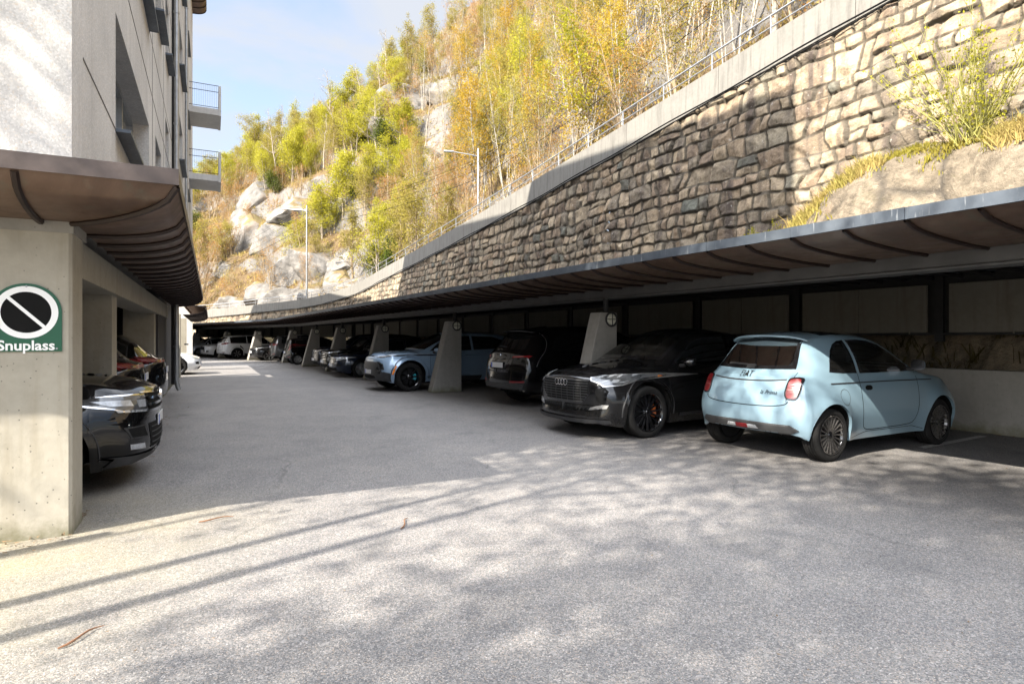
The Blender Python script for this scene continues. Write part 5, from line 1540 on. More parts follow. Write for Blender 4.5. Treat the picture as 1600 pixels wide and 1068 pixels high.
    B(m, 'panel_rail', M['steel_dark'])
    return posts

# ------------------------------------------------------------------ apartment building
def facade(m, mj, s0, s1, z0, z1, n, openings, depth=.30):
    """wall plane at n with openings (s0,s1,z0,z1); jambs go to mj"""
    ss = sorted({s0, s1} | {o[0] for o in openings} | {o[1] for o in openings}); zz = sorted({z0, z1} | {o[2] for o in openings} | {o[3] for o in openings})
    for i in range(len(ss) - 1):
        for j in range(len(zz) - 1):
            cs_, cz = (ss[i] + ss[i+1])/2, (zz[j] + zz[j+1])/2
            if any(o[0] < cs_ < o[1] and o[2] < cz < o[3] for o in openings): continue
            m.add([BF(ss[i], n, zz[j]), BF(ss[i+1], n, zz[j]), BF(ss[i+1], n, zz[j+1]), BF(ss[i], n, zz[j+1])], [(0, 1, 2, 3)])
    for a, b, c, d in openings:
        for P in (((a, c), (a, d)), ((b, d), (b, c)), ((a, d), (b, d)), ((b, c), (a, c))):
            (p, q), (r, t) = P
            mj.add([BF(p, n, q), BF(r, n, t), BF(r, n - depth, t), BF(p, n - depth, q)], [(0, 1, 2, 3)])

def window(root, inv, s0, s1, z0, z1, n, panes=2, depth=.26, wood=True):
    fm = MB(); t = .07
    for a, b, c, d in ((s0, s1, z0, z0 + t), (s0, s1, z1 - t, z1), (s0, s0 + t, z0 + t, z1 - t), (s1 - t, s1, z0 + t, z1 - t)) + tuple((s0 + (s1-s0)*k/panes - .035, s0 + (s1-s0)*k/panes + .035, z0 + t, z1 - t) for k in range(1, panes)):
        c0 = BF((a+b)/2, n - depth, (c+d)/2); fm.box(tuple(c0), (.07, b - a, d - c), math.atan2(NN.y, NN.x))
    o = fm.build('window', M['steel'], root); o.location = inv
    g = MB(); g.add([BF(s0 + .02, n - depth - .01, z0), BF(s1 - .02, n - depth - .01, z0), BF(s1 - .02, n - depth - .01, z1), BF(s0 + .02, n - depth - .01, z1)], [(0, 1, 2, 3)])
    g.build('pane', M['window_glass'], o)
    if wood:
        w = MB(); w.box(tuple(BF(s0 + .03, n - depth/2 + .02, (z0+z1)/2)), (depth - .06, .05, z1 - z0 - .02), math.atan2(NN.y, NN.x)); w.build('wooden_reveal', M['wood'], o)
    sl = MB(); sl.box(tuple(BF((s0+s1)/2, n - depth/2 + .06, z0 - .012)), (depth + .16, s1 - s0 + .04, .035), math.atan2(NN.y, NN.x)); sl.build('sill', M['zinc'], o)
    return o

def canopy(root, inv, path, name, z0=2.27, h=.215, over=.70, lip=.095, cap0=False):
    """quarter-round copper canopy round a building; path = [(point, outward dir)]"""
    def prof(i, dz=0.0, kk=12):
        p, d = path[i]; P = []
        for k in range(kk + 1):
            t = k / kk; e = 2.2
            P.append(p + d * (over * t) + Vector((0, 0, z0 + h * (1 - (1 - min(t, .999)**e) ** (1/e)) - dz)))
        return P
    m = MB(); m.sweep(path, lambda i: prof(i))
    m.mi = 1
    for i in range(len(path)):
        if path[i][0] is not None: m.tube(prof(i, .012), .022, 6, False)
    o = m.build(name, [M['copper'], M['seam']], root, True); o.location = inv
    m = MB()
    def lipf(i):
        p, d = path[i]; a = p + d * over; b = p + d * (over + .012); z = z0 + h
        return [a + Vector((0, 0, z - .01)), b + Vector((0, 0, z - .015)), b + Vector((0, 0, z + lip)), p + d*.02 + Vector((0, 0, z + lip + .06)), p + d*.02 + Vector((0, 0, z + lip + .02)), a - d*.03 + Vector((0, 0, z + lip - .03))]
    m.sweep(path, lipf, True)
    l = m.build('edge_flashing', M['canopy_lip'], o)
    return o

def build_building():
    M['canopy_lip'] = simple('brown_zinc_lip', (0.085, 0.066, 0.058), .45, .5, var=.35, nscale=4)
    M['dark_wall'] = m_concrete('dark_painted_wall', (0.055, 0.053, 0.055), False, .3, dark=(0.03, .03, .03))
    M['joint'] = simple('joint_sealant', (0.14, 0.13, 0.12), .8)
    M['balcony'] = m_concrete('balcony_concrete', (0.52, 0.51, 0.49), False, .3, dark=(.3, .29, .27))
    root = empty('apartment_building', tuple(BF(3, -3))); inv = -Vector(root.location)
    tag(root, 'tall pale apartment building of exposed aggregate panels with parking below and a curved copper canopy', 'building')
    rzf = math.atan2(NN.y, NN.x)
    HB = 20.0
    ops = [(2.25, 6.1, 3.64, 4.88), (2.25, 6.1, 6.45, 7.7), (2.25, 6.1, 9.25, 10.5), (7.35, 8.75, 4.35, 5.1), (7.35, 8.8, 7.4, 8.6), (7.35, 8.8, 10.2, 11.4), (10.0, 11.2, 4.9, 6.3), (10.0, 11.2, 7.7, 9.1)]
    m = MB(); mj = m
    facade(m, mj, 0, 12.9, 2.5, HB, 0, ops)
    # gable towards the camera, roof and far sides
    m.add([BF(0, 0, 2.5), BF(0, 0, HB), BF(0, -13, HB), BF(0, -13, 2.5)], [(0, 1, 2, 3)])
    m.add([BF(0, 0, HB), BF(12.9, 0, HB), BF(12.9, -13, HB), BF(0, -13, HB)], [(0, 1, 2, 3)])
    m.add([BF(0, -13, 2.5), BF(0, -13, HB), BF(12.9, -13, HB), BF(12.9, -13, 2.5)], [(0, 1, 2, 3)])
    m.add([BF(0, 0, 2.5), BF(12.9, 0, 2.5), BF(12.9, -13, 2.5), BF(0, -13, 2.5)], [(0, 1, 2, 3)])
    o = m.build('facade', M['aggregate'], root); o.location = inv
    for k, a in enumerate(ops): window(root, inv, *a, 0, panes=3 if a[1] - a[0] > 3 else 1, wood=(k < 3))
    m = MB()
    for z in (3.635, 5.55, 6.44, 8.35, 9.24, 11.1): 
        for a, b in ((.42, 2.25), (6.1, 12.9)) if z in (3.635, 6.44, 9.24) else ((.42, 12.9),):
            m.box(tuple(BF((a+b)/2, .001, z)), (.008, b - a, .014), rzf)
    for s_ in (6.7, 9.4): m.box(tuple(BF(s_, .001, 11)), (.007, .014, 17), rzf)
    o = m.build('panel_joints', M['joint'], root); o.location = inv
    # second block, a touch forward, with balconies
    H2 = 17.9; ops2 = [(a, a + 2.2, z, z + 1.35) for a in (15.0, 19.0) for z in (3.9, 6.7, 9.5, 12.3)]
    m = MB(); facade(m, m, 12.9, 29.0, 2.5, H2, .06, ops2)
    m.add([BF(12.9, .06, 2.5), BF(12.9, .06, H2), BF(12.9, -.2, H2), BF(12.9, -.2, 2.5)], [(0, 1, 2, 3)])
    m.add([BF(29, .06, 0), BF(29, .06, H2), BF(29, -13, H2), BF(29, -13, 0)], [(0, 1, 2, 3)])
    m.add([BF(12.9, .06, H2), BF(29, .06, H2), BF(29, -13, H2), BF(12.9, -13, H2)], [(0, 1, 2, 3)])
    o = m.build('facade', M['aggregate'], root); o.location = inv
    for a in ops2: window(root, inv, *a, .06, panes=2, wood=False)
    # roof and eaves canopy of the second block
    P = [(BF(s_, .06), NN.copy()) for s_ in np.arange(13.2, 29.1, .6)]
    c = canopy(root, inv, P, 'eaves_canopy', z0=17.6, h=.32, over=.62)
    # curved canopy over the parking, round the corner
    path = [(BF(0, n), -FF * .95) for n in np.arange(-9.0, -.1, .42)] + [(BF(0, 0), -FF * .93 + NN)] + [(BF(s_, 0), NN.copy()) for s_ in np.arange(.55, 12.8, .55)]
    canopy(root, inv, path, 'canopy')
    path = [(BF(s_, .0), NN * 1.05) for s_ in np.arange(19.2, 29.3, .55)]
    canopy(root, inv, path, 'canopy')
    # corner pillar, band over it, columns, edge beam and ceiling
    m = MB(); m.hexa([BF(0, 0, 0), BF(.42, 0, 0), BF(.42, -7, 0), BF(0, -7, 0)], [BF(0, 0, 2.19), BF(.42, 0, 2.19), BF(.42, -7, 2.19), BF(0, -7, 2.19)])
    o = m.build('corner_pillar', M['concrete'], root); o.location = inv
    b = bmesh.new(); b.from_mesh(o.data); bmesh.ops.bevel(b, geom=[e for e in b.edges if abs(e.verts[0].co.z - e.verts[1].co.z) > 1], offset=.02, segments=1, affect='EDGES'); b.to_mesh(o.data); b.free()
    m = MB(); m.hexa([BF(-.012, .012, 2.19), BF(.50, .012, 2.19), BF(.50, -7, 2.19), BF(-.012, -7, 2.19)], [BF(-.012, .012, 2.285), BF(.50, .012, 2.285), BF(.50, -7, 2.285), BF(-.012, -7, 2.285)])
    o = m.build('pillar_band', M['band'] if 'band' in M else M['concrete_grey'], root); o.location = inv
    for (sa, sb, na, nb) in ((3.35, 3.78, -.85, -.17), (9.35, 9.80, -.72, -.17)):
        m = MB(); m.hexa([BF(sa, nb, 0), BF(sb, nb, 0), BF(sb, na, 0), BF(sa, na, 0)], [BF(sa, nb, 2.1), BF(sb, nb, 2.1), BF(sb, na, 2.1), BF(sa, na, 2.1)])
        o = m.build('column', M['concrete'], root); o.location = inv
    m = MB(); m.hexa([BF(.42, -.10, 1.95), BF(12.6, -.10, 1.95), BF(12.6, -.50, 1.95), BF(.42, -.50, 1.95)], [BF(.42, -.10, 2.26), BF(12.6, -.10, 2.26), BF(12.6, -.50, 2.26), BF(.42, -.50, 2.26)])
    o = m.build('edge_beam', M['concrete'], root); o.location = inv
    m = MB(); m.hexa([BF(.42, -.50, 2.1), BF(12.6, -.50, 2.1), BF(12.6, -7, 2.1), BF(.42, -7, 2.1)], [BF(.42, -.50, 2.26), BF(12.6, -.50, 2.26), BF(12.6, -7, 2.26), BF(.42, -7, 2.26)])
    o = m.build('garage_ceiling', M['concrete_grey'], root); o.location = inv
    m = MB(); m.hexa([BF(.42, -7, 0), BF(12.6, -7, 0), BF(12.6, -7.3, 0), BF(.42, -7.3, 0)], [BF(.42, -7, 2.2), BF(12.6, -7, 2.2), BF(12.6, -7.3, 2.2), BF(.42, -7.3, 2.2)])
    m.hexa([BF(10.0, -.14, 0), BF(19.0, -.14, 0), BF(19.0, -7, 0), BF(10.0, -7, 0)], [BF(10.0, -.14, 2.5), BF(19.0, -.14, 2.5), BF(19.0, -7, 2.5), BF(10.0, -7, 2.5)])
    m.hexa([BF(19.0, -6, 0), BF(29, -6, 0), BF(29, -6.3, 0), BF(19, -6.3, 0)], [BF(19.0, -6, 2.5), BF(29, -6, 2.5), BF(29, -6.3, 2.5), BF(19, -6.3, 2.5)])
    o = m.build('garage_wall', M['dark_wall'], root); o.location = inv
    for s_ in (19.6, 25.2):
        m = MB(); m.hexa([BF(s_, -.1, 0), BF(s_+.4, -.1, 0), BF(s_+.4, -.6, 0), BF(s_, -.6, 0)], [BF(s_, -.1, 2.3), BF(s_+.4, -.1, 2.3), BF(s_+.4, -.6, 2.3), BF(s_, -.6, 2.3)])
        o = m.build('column', M['concrete'], root); o.location = inv
    # downpipes
    for s_, n_, r_, zt in ((12.1, .12, .055, HB), (12.75, .10, .03, HB), (17.6, .16, .05, H2)):
        m = MB(); zb = .22 if s_ < 15 else 2.75
        m.tube([BF(s_, n_, zt), BF(s_, n_, zb + .15), BF(s_, n_ + .02, zb), BF(s_, n_ + .06, zb - .10)], r_, 12)
        for z in np.arange(1.2, zt, 2.8): m.tube([BF(s_, n_, z), BF(s_, n_, z + .05)], r_ + .012, 12)
        o = m.build('downpipe', M['steel'], root, True); o.location = inv
    m = MB(); m.box(tuple(BF(12.45, .03, 9)), (.09, .14, 18 - .5), rzf); o = m.build('pipe_casing', M['steel_dark'], root); o.location = inv
    # balconies
    for z in (8.15, 10.98):
        sa, sb, nb = 23.6, 25.6, 1.18
        m = MB(); m.hexa([BF(sa, .06, z), BF(sa, nb, z), BF(sb, nb, z), BF(sb, .06, z)], [BF(sa, .06, z + .26), BF(sa, nb, z + .26), BF(sb, nb, z + .26), BF(sb, .06, z + .26)])
        o = m.build('balcony', M['balcony'], root); o.location = inv
        m = MB(); m.hexa([BF(sa - .02, nb, z - .03), BF(sa - .02, nb + .1, z - .03), BF(sb, nb + .1, z - .03), BF(sb, nb, z - .03)], [BF(sa - .02, nb, z + 1.25), BF(sa - .02, nb + .1, z + 1.25), BF(sb, nb + .1, z + 1.25), BF(sb, nb, z + 1.25)])
        m.build('balcony_front', M['balcony'], o)
        m = MB(); s_ = sa + .05
        for zz in (z + .33, z + 1.0, z + 1.27): m.tube([BF(s_, .06, zz), BF(s_, nb, zz)], .013, 6)
        for n_ in np.arange(.12, nb, .07): m.tube([BF(s_, n_, z + .33), BF(s_, n_, z + 1.27)], .0035, 4)
        m.build('railing', M['steel_dark'], o)
    # roof storey that only shows as shade on the yard: none
    # a further block beyond the gap
    r2 = empty('far_apartment_building', tuple(BF(34, -4))); inv2 = -Vector(r2.location)
    tag(r2, 'farther pale apartment block set back behind the near one, mostly hidden by it', 'building')
    m = MB(); m.hexa([BF(36.5, -1.2, 0), BF(62, -1.2, 0), BF(62, -13, 0), BF(36.5, -13, 0)], [BF(36.5, -1.2, 16), BF(62, -1.2, 16), BF(62, -13, 16), BF(36.5, -13, 16)])
    o = m.build('facade', M['aggregate'], r2); o.location = inv2
    # sign on the pillar
    sroot = empty('no_stopping_sign', tuple(BF(-.004, -.262, 1.60)), math.atan2(FF.y, FF.x) - math.pi/2)
    tag(sroot, 'green round-topped Snuplass sign with white ring and barred black disc on the concrete pillar', 'sign')
    # local frame: x towards NN, z up, -y towards the viewer
    def disc(r0, r1, a0, a1, y, c, n=48):
        V = []; F = []
        for k in range(n + 1):
            a = a0 + (a1 - a0) * k / n; V.append((c[0] + r0*math.cos(a), y, c[1] + r0*math.sin(a))); V.append((c[0] + r1*math.cos(a), y, c[1] + r1*math.sin(a)))
        for k in range(n): F.append((2*k, 2*k+1, 2*k+3, 2*k+2))
        return V, F
    hw, top_r, zb = .205, .205, -.265
    P = [(-hw, zb), (hw, zb)] + [(hw*math.cos(a), .012 + top_r*math.sin(a)) for a in np.linspace(0, math.pi, 30)]
    m = MB(); n = len(P); V = [(x, -.006, z) for x, z in P] + [(x, .004, z) for x, z in P]
    m.add(V, [tuple(range(n)), tuple(range(2*n-1, n-1, -1))] + [(i, (i+1) % n, n + (i+1) % n, n + i) for i in range(n)])
    m.build('plate', M['sign_green'], sroot)
    c = (0, .012)
    m = MB(); V, F = disc(.145, .185, 0, 2*math.pi, -.009, c); m.add(V, F)
    a = R(135); d = Vector((math.cos(a), 0, math.sin(a))); q = Vector((-d.z, 0, d.x)) * .011
    e0, e1 = Vector((c[0], -.0105, c[1])) + d*.150, Vector((c[0], -.0105, c[1])) - d*.150
    m.add([e0 + q, e0 - q, e1 - q, e1 + q], [(0, 1, 2, 3)])
    m.build('white_ring', M['white_paint'], sroot)
    m = MB(); V, F = disc(.0001, .146, 0, 2*math.pi, -.0078, c); m.add(V, F); m.build('black_disc', M['black'], sroot)
    V, F = text2d('Snuplass', .098, bold=.0022); 
    o = link('lettering', mesh_from('lettering', [(x, -.009, y - .225) for x, y in V], F, M['white_paint']), sroot)
    for x, z in ((0, .195), (.175, -.245)):
        m = MB(); m.lathe([(0, -.012), (.006, -.012), (.008, -.0065)], 10, 'Y', (x, 0, z)); m.build('screw', M['steel'], sroot)

# ------------------------------------------------------------------ retaining wall, parapet, railing
RW = Path([(*tuple(UV(u, 14.0))[:2], z) for u, z in ((-16, 12.1), (-8, 11.3), (0, 10.5), (8.87, 9.62), (14.1, 9.08), (22.9, 8.16), (32, 7.33), (42.7, 6.5))] + [(-13.6, 52, 5.95), (-20, 60.5, 5.45), (-27, 65.8, 5.12), (-36, 69.8, 4.6), (-50, 74, 4.2), (-75, 80, 3.8)])
PH = .90
def build_retaining():
    rs = np.random.RandomState(11)
    root = empty('stone_retaining_wall', tuple(UV(12, 14))); inv = -Vector(root.location)
    tag(root, 'tall dry-stone retaining wall of rough grey and tan blocks topped by a pale concrete parapet', 'retaining wall')
    # masonry: courses of irregular blocks, displaced from one fine sheet
    def face(d, e):
        """d along the wall, e down from the parapet foot -> point, normal-out"""
        p, n = RW.at(d)
        z = p[..., 2] - PH - e
        off = -.06 - .075 * e
        return p, n, z, off
    def section(d0, d1, step, emax):
        nd = int((d1 - d0) / step) + 1; ne = int(emax / step) + 1
        d = np.linspace(d0, d1, nd); e = np.linspace(0, emax, ne)
        D, E = np.meshgrid(d, e, indexing='ij')
        x = D + .13 * fbm(D*.8, E*1.6, o=2) + .035 * fbm(D*3.2, E*3.2, o=3); y = E + .20 * fbm(D*.45 + 50, E*.9, o=3) + .04 * fbm(D*3 + 9, E*3, o=2)
        zw = face(D, E)[2] + (y - E)
        r = np.clip(np.searchsorted(rows, zw.ravel()).reshape(zw.shape) - 1, 0, len(rows) - 2)
        ID = np.zeros(D.shape, int); dl = np.zeros(D.shape); dr = np.zeros(D.shape); SX = np.zeros(D.shape)
        for rr in np.unique(r):
            mk = r == rr; xb, base = seeds[rr]
            k = np.clip(np.searchsorted(xb, x[mk]) - 1, 0, len(xb) - 2)
            zc = zw[mk] - (rows[rr] + rows[rr+1])/2; tl = (_RND[(base*3 + k*7) % 4096] - .5)*.7*zc; tr_ = (_RND[(base*3 + (k+1)*7) % 4096] - .5)*.7*zc
            ID[mk] = base + k; dl[mk] = np.maximum(x[mk] - xb[k] - tl, .002); dr[mk] = np.maximum(xb[k+1] + tr_ - x[mk], .002); SX[mk] = (xb[k] + xb[k+1]) / 2
        db = zw - rows[r]; dt = rows[r+1] - zw
        # some blocks are two thin stones, some have a chip stone at one end
        H = lambda a, b: _RND[(ID*a + b) % 4096]
        hs = rows[r+1] - rows[r]; cutz = rows[r] + hs*(.35 + .3*H(31, 9))
        sp_ = (H(17, 2) < .24) & (hs > .5); up = zw > cutz
        db = np.where(sp_ & up, zw - cutz, db); dt = np.where(sp_ & ~up, cutz - zw, dt); ID = np.where(sp_ & up, ID + 1777, ID)
        wd = dl + dr; cutx = wd*(.28 + .4*H(43, 5)); s2 = (H(23, 8) < .18) & (wd > .62); rt = dl > cutx
        nl = np.where(s2 & rt, dl - cutx, dl); nr = np.where(s2 & ~rt, cutx - dl, dr); dl, dr = nl, nr; ID = np.where(s2 & rt, ID + 911, ID)
        q = lambda v: np.maximum(v, .002) ** -9.0
        edge = (q(dl) + q(dr) + q(db) + q(dt)) ** (-1/9.0)
        lx, lz = (dl - dr) * .5, (db - dt) * .5
        h1, h2, h3 = H(7, 3), H(13, 11), H(29, 5)
        jw = .001 + .008 * h2 + .010 * fbm(D*2.3, E*2.3, o=2)
        prof_ = sst(jw, jw + .020, edge)
        fac = np.minimum(np.minimum(.05 + (H(3, 1) - .5)*.5*lx + (H(5, 2) - .5)*.6*lz, .065 + (H(11, 3) - .5)*.9*lx + (H(19, 4) - .5)*.9*lz), .055 + (H(37, 6) - .5)*.9*lx + (H(41, 7) - .5)*1.0*lz)
        disp = -.055 + prof_ * (.05 + .75*np.clip(fac, -.05, .07) + .08*(h1 - .5))
        rg = 1 - np.abs(fbm(D*2.2, E*2.6, ID*.37, o=4))*2
        disp = disp + prof_ * (.035*fbm(D*3.1, E*3.1, ID*.71, o=4) + .03*(rg - .6)) + .012*fbm(D*11, E*11, o=3)
        p, n, z, off = face(D, E)
        o = off - disp
        V = np.stack([p[..., 0] + n[..., 0]*o, p[..., 1] + n[..., 1]*o, z], -1)
        col = np.stack([h1*.35 + h3*.65, sst(.0, .08, edge), np.clip(.25 + .75*sst(12, 26, D) + .5*sst(1.6, .2, E) - .4*sst(.1, .5, fbm(D*.12, E*.3, o=2)), 0, 1), np.ones_like(D)], -1)  # blue channel: stain strength, growing along the wall with painted-in shade
        i = np.arange(nd*ne).reshape(nd, ne)
        Q = np.stack([i[:-1, :-1].ravel(), i[1:, :-1].ravel(), i[1:, 1:].ravel(), i[:-1, 1:].ravel()], 1)
        return V.reshape(-1, 3), Q, col.reshape(-1, 4)
    rows = [-1.5]
    while rows[-1] < 14: rows.append(rows[-1] + rs.choice([.32, .40, .47, .54, .64]) * rs.uniform(.9, 1.1))
    rows = np.array(rows); seeds = []; base = 0
    for r in range(len(rows) - 1):
        hgt = rows[r+1] - rows[r]; x = -2.0 - rs.rand(); xb = [x]
        while x < RW.len + 2: x += hgt * rs.uniform(.7, 1.9); xb.append(x)
        seeds.append((np.array(xb), base)); base += len(xb)
    VV, QQ, CC = [], [], []; b = 0
    for d0, d1, st, em in ((8, 33, .030, 7.4), (33, 60, .05, 6.8), (60, 110, .11, 5.6), (0, 8, .10, 8.0)):
        V, Q, c = section(d0, d1, st, em); VV.append(V); QQ.append(Q + b); CC.append(c); b += len(V)
    V = np.concatenate(VV); Q = np.concatenate(QQ); C = np.concatenate(CC)
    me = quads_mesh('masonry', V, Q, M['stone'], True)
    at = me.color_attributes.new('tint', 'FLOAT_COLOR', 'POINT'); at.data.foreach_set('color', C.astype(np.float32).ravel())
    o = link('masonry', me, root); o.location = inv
    # parapet in cast lengths
    m = MB(); d = .2; k = 0
    while d < RW.len - 2:
        L_ = 4.0; q = np.linspace(d + .008, d + L_ - .008, 5)
        def f(i):
            p, n = RW.at(q[i]); P = lambda o, z: Vector((p[0] + n[0]*o, p[1] + n[1]*o, p[2] + z))
            return [P(-.10, -PH), P(-.10, -PH + .1), P(-.08, -.012), P(-.06, 0), P(.24, 0), P(.24, -PH)]
        m.sweep(q, f, True); d += L_
    o = m.build('parapet', M['parapet'], root); o.location = inv
    m = MB(); q = np.arange(.2, RW.len - 1, .5)
    def off3(d, o, z):
        p, n = RW.at(d); return Vector((p[0] + n[0]*o, p[1] + n[1]*o, p[2] + z))
    rs2 = random.Random(4); sag = [0]*len(q)
    m.tube([off3(x, -.17, -PH + .02 + .02*math.sin(x*1.3)) for x in q], .022, 6); m.tube([off3(x, -.15, -PH - .06 + .03*math.sin(x*.9 + 1)) for x in q], .018, 6)
    o = m.build('cable', M['black'], root); o.location = inv
    # railing on the parapet
    m = MB()
    m.tube([off3(x, .10, .58) for x in q], .026, 6); m.tube([off3(x, .10, .27) for x in q], .018, 6)
    for x in np.arange(.6, RW.len - 1, 2.0): m.tube([off3(x, .10, -.02), off3(x, .10, .58)], .024, 6)
    o = m.build('railing', M['steel'], root, True); o.location = inv
    return off3
# ------------------------------------------------------------------ hillside
RIDGE = pchip([(-40, .15), (-28, .26), (-25.6, .31), (-22.8, .385), (-19.7, .435), (-16.4, .475), (-11.9, .59), (-6.6, .74), (-2.4, .92), (3, 1.15), (12, 1.3), (28, 1.5), (60, 1.6)])
def hill_h(d, o):
    """height of the hill at wall distance d, o metres behind the parapet"""
    d = np.asarray(d, float); o = np.asarray(o, float)
    p, n = RW.at(d)
    base = p[..., 2] - .25
    q = np.maximum(o - 4.2, 0)
    x, y = p[..., 0] + n[..., 0]*o, p[..., 1] + n[..., 1]*o
    # the ridge climbs from the far end of the wall towards the near end
    bear = np.degrees(np.arctan2(x, np.maximum(y, 5.0)))
    cap = np.maximum(RIDGE(bear) * np.clip(y, 30, 95) - base, 6.0)
    rise = cap * np.tanh(q * (1.12 + .45*sst(-30, -5, bear)) / cap)
    w = sst(0, 9, q)
    lump = 3.2 * fbm(x*.06, y*.06, o=3) + 1.5 * fbm(x*.17, y*.17, o=3) + .5 * fbm(x*.6, y*.6, o=3)
    z = base + rise + w * lump
    t = 6.5; f = (z + 2.5*fbm(x*.08 + 9, y*.08, o=2)) / t; st = np.floor(f) + sst(.25, .85, f - np.floor(f))
    z = z + w * .62 * (st*t - (f*t))
    return x, y, z
def build_hill():
    d = np.concatenate([np.linspace(-30, 0, 16), np.arange(.7, RW.len, .7), np.linspace(RW.len, RW.len + 60, 30)])
    o = np.concatenate([np.linspace(.12, 4.2, 6), np.arange(4.8, 42, .7), np.arange(43, 120, 2.0)])
    D, O = np.meshgrid(d, o, indexing='ij')
    Dc = np.clip(D, 0, RW.len)
    x, y, z = hill_h(Dc, O)
    # run on straight past both ends
    p0, t0 = RW.D[0], RW.T[0]; p1, t1 = RW.D[-1], RW.T[-1]
    ex = np.where(D < 0, D, np.where(D > RW.len, D - RW.len, 0.0))
    tx = np.where(D < 0, t0[0], t1[0]); ty = np.where(D < 0, t0[1], t1[1])
    x = x + ex*tx; y = y + ex*ty; z = z - .08*ex*(D < 0) + 0
    z = z + np.where(ex != 0, 1.5*fbm(x*.1, y*.1, o=3), 0) * sst(4, 10, O)
    nd, no = D.shape; i = np.arange(nd*no).reshape(nd, no)
    Q = np.stack([i[:-1, :-1].ravel(), i[:-1, 1:].ravel(), i[1:, 1:].ravel(), i[1:, :-1].ravel()], 1)[:, ::-1]
    V = np.stack([x, y, z], -1).reshape(-1, 3)
    ob = link('hillside', quads_mesh('hillside', V, Q, M['hill'], True)); tag(ob, kind='structure')
    return ob

def rock_mesh(seed, sub=4, flat=.75, amp=.28):
    bm = bmesh.new(); bmesh.ops.create_icosphere(bm, subdivisions=sub, radius=1)
    P = np.array([v.co[:] for v in bm.verts]); rs = np.random.RandomState(seed)
    # chip with planes so that it has faces and edges like broken rock
    for k in range(16):
        n = rs.normal(size=3); n /= np.linalg.norm(n); c = rs.uniform(.52, .86)
        dd = P @ n - c; P = P - np.outer(np.maximum(dd, 0) * .93, n)
    P *= np.array([1, flat, .8])
    P = P * (1 + amp*.35*fbm(P[:, 0]*1.6 + seed, P[:, 1]*1.6, P[:, 2]*1.6, o=4)[:, None] + .06*fbm(P[:, 0]*6 + seed, P[:, 1]*6, P[:, 2]*6, o=3)[:, None])
    for v, p in zip(bm.verts, P): v.co = p
    me = bpy.data.meshes.new('rock'); bm.to_mesh(me); bm.free()
    me.polygons.foreach_set('use_smooth', np.ones(len(me.polygons), bool))
    try: me.set_sharp_from_angle(angle=R(32))
    except Exception: pass
    me.materials.append(M['rock'])
    return me

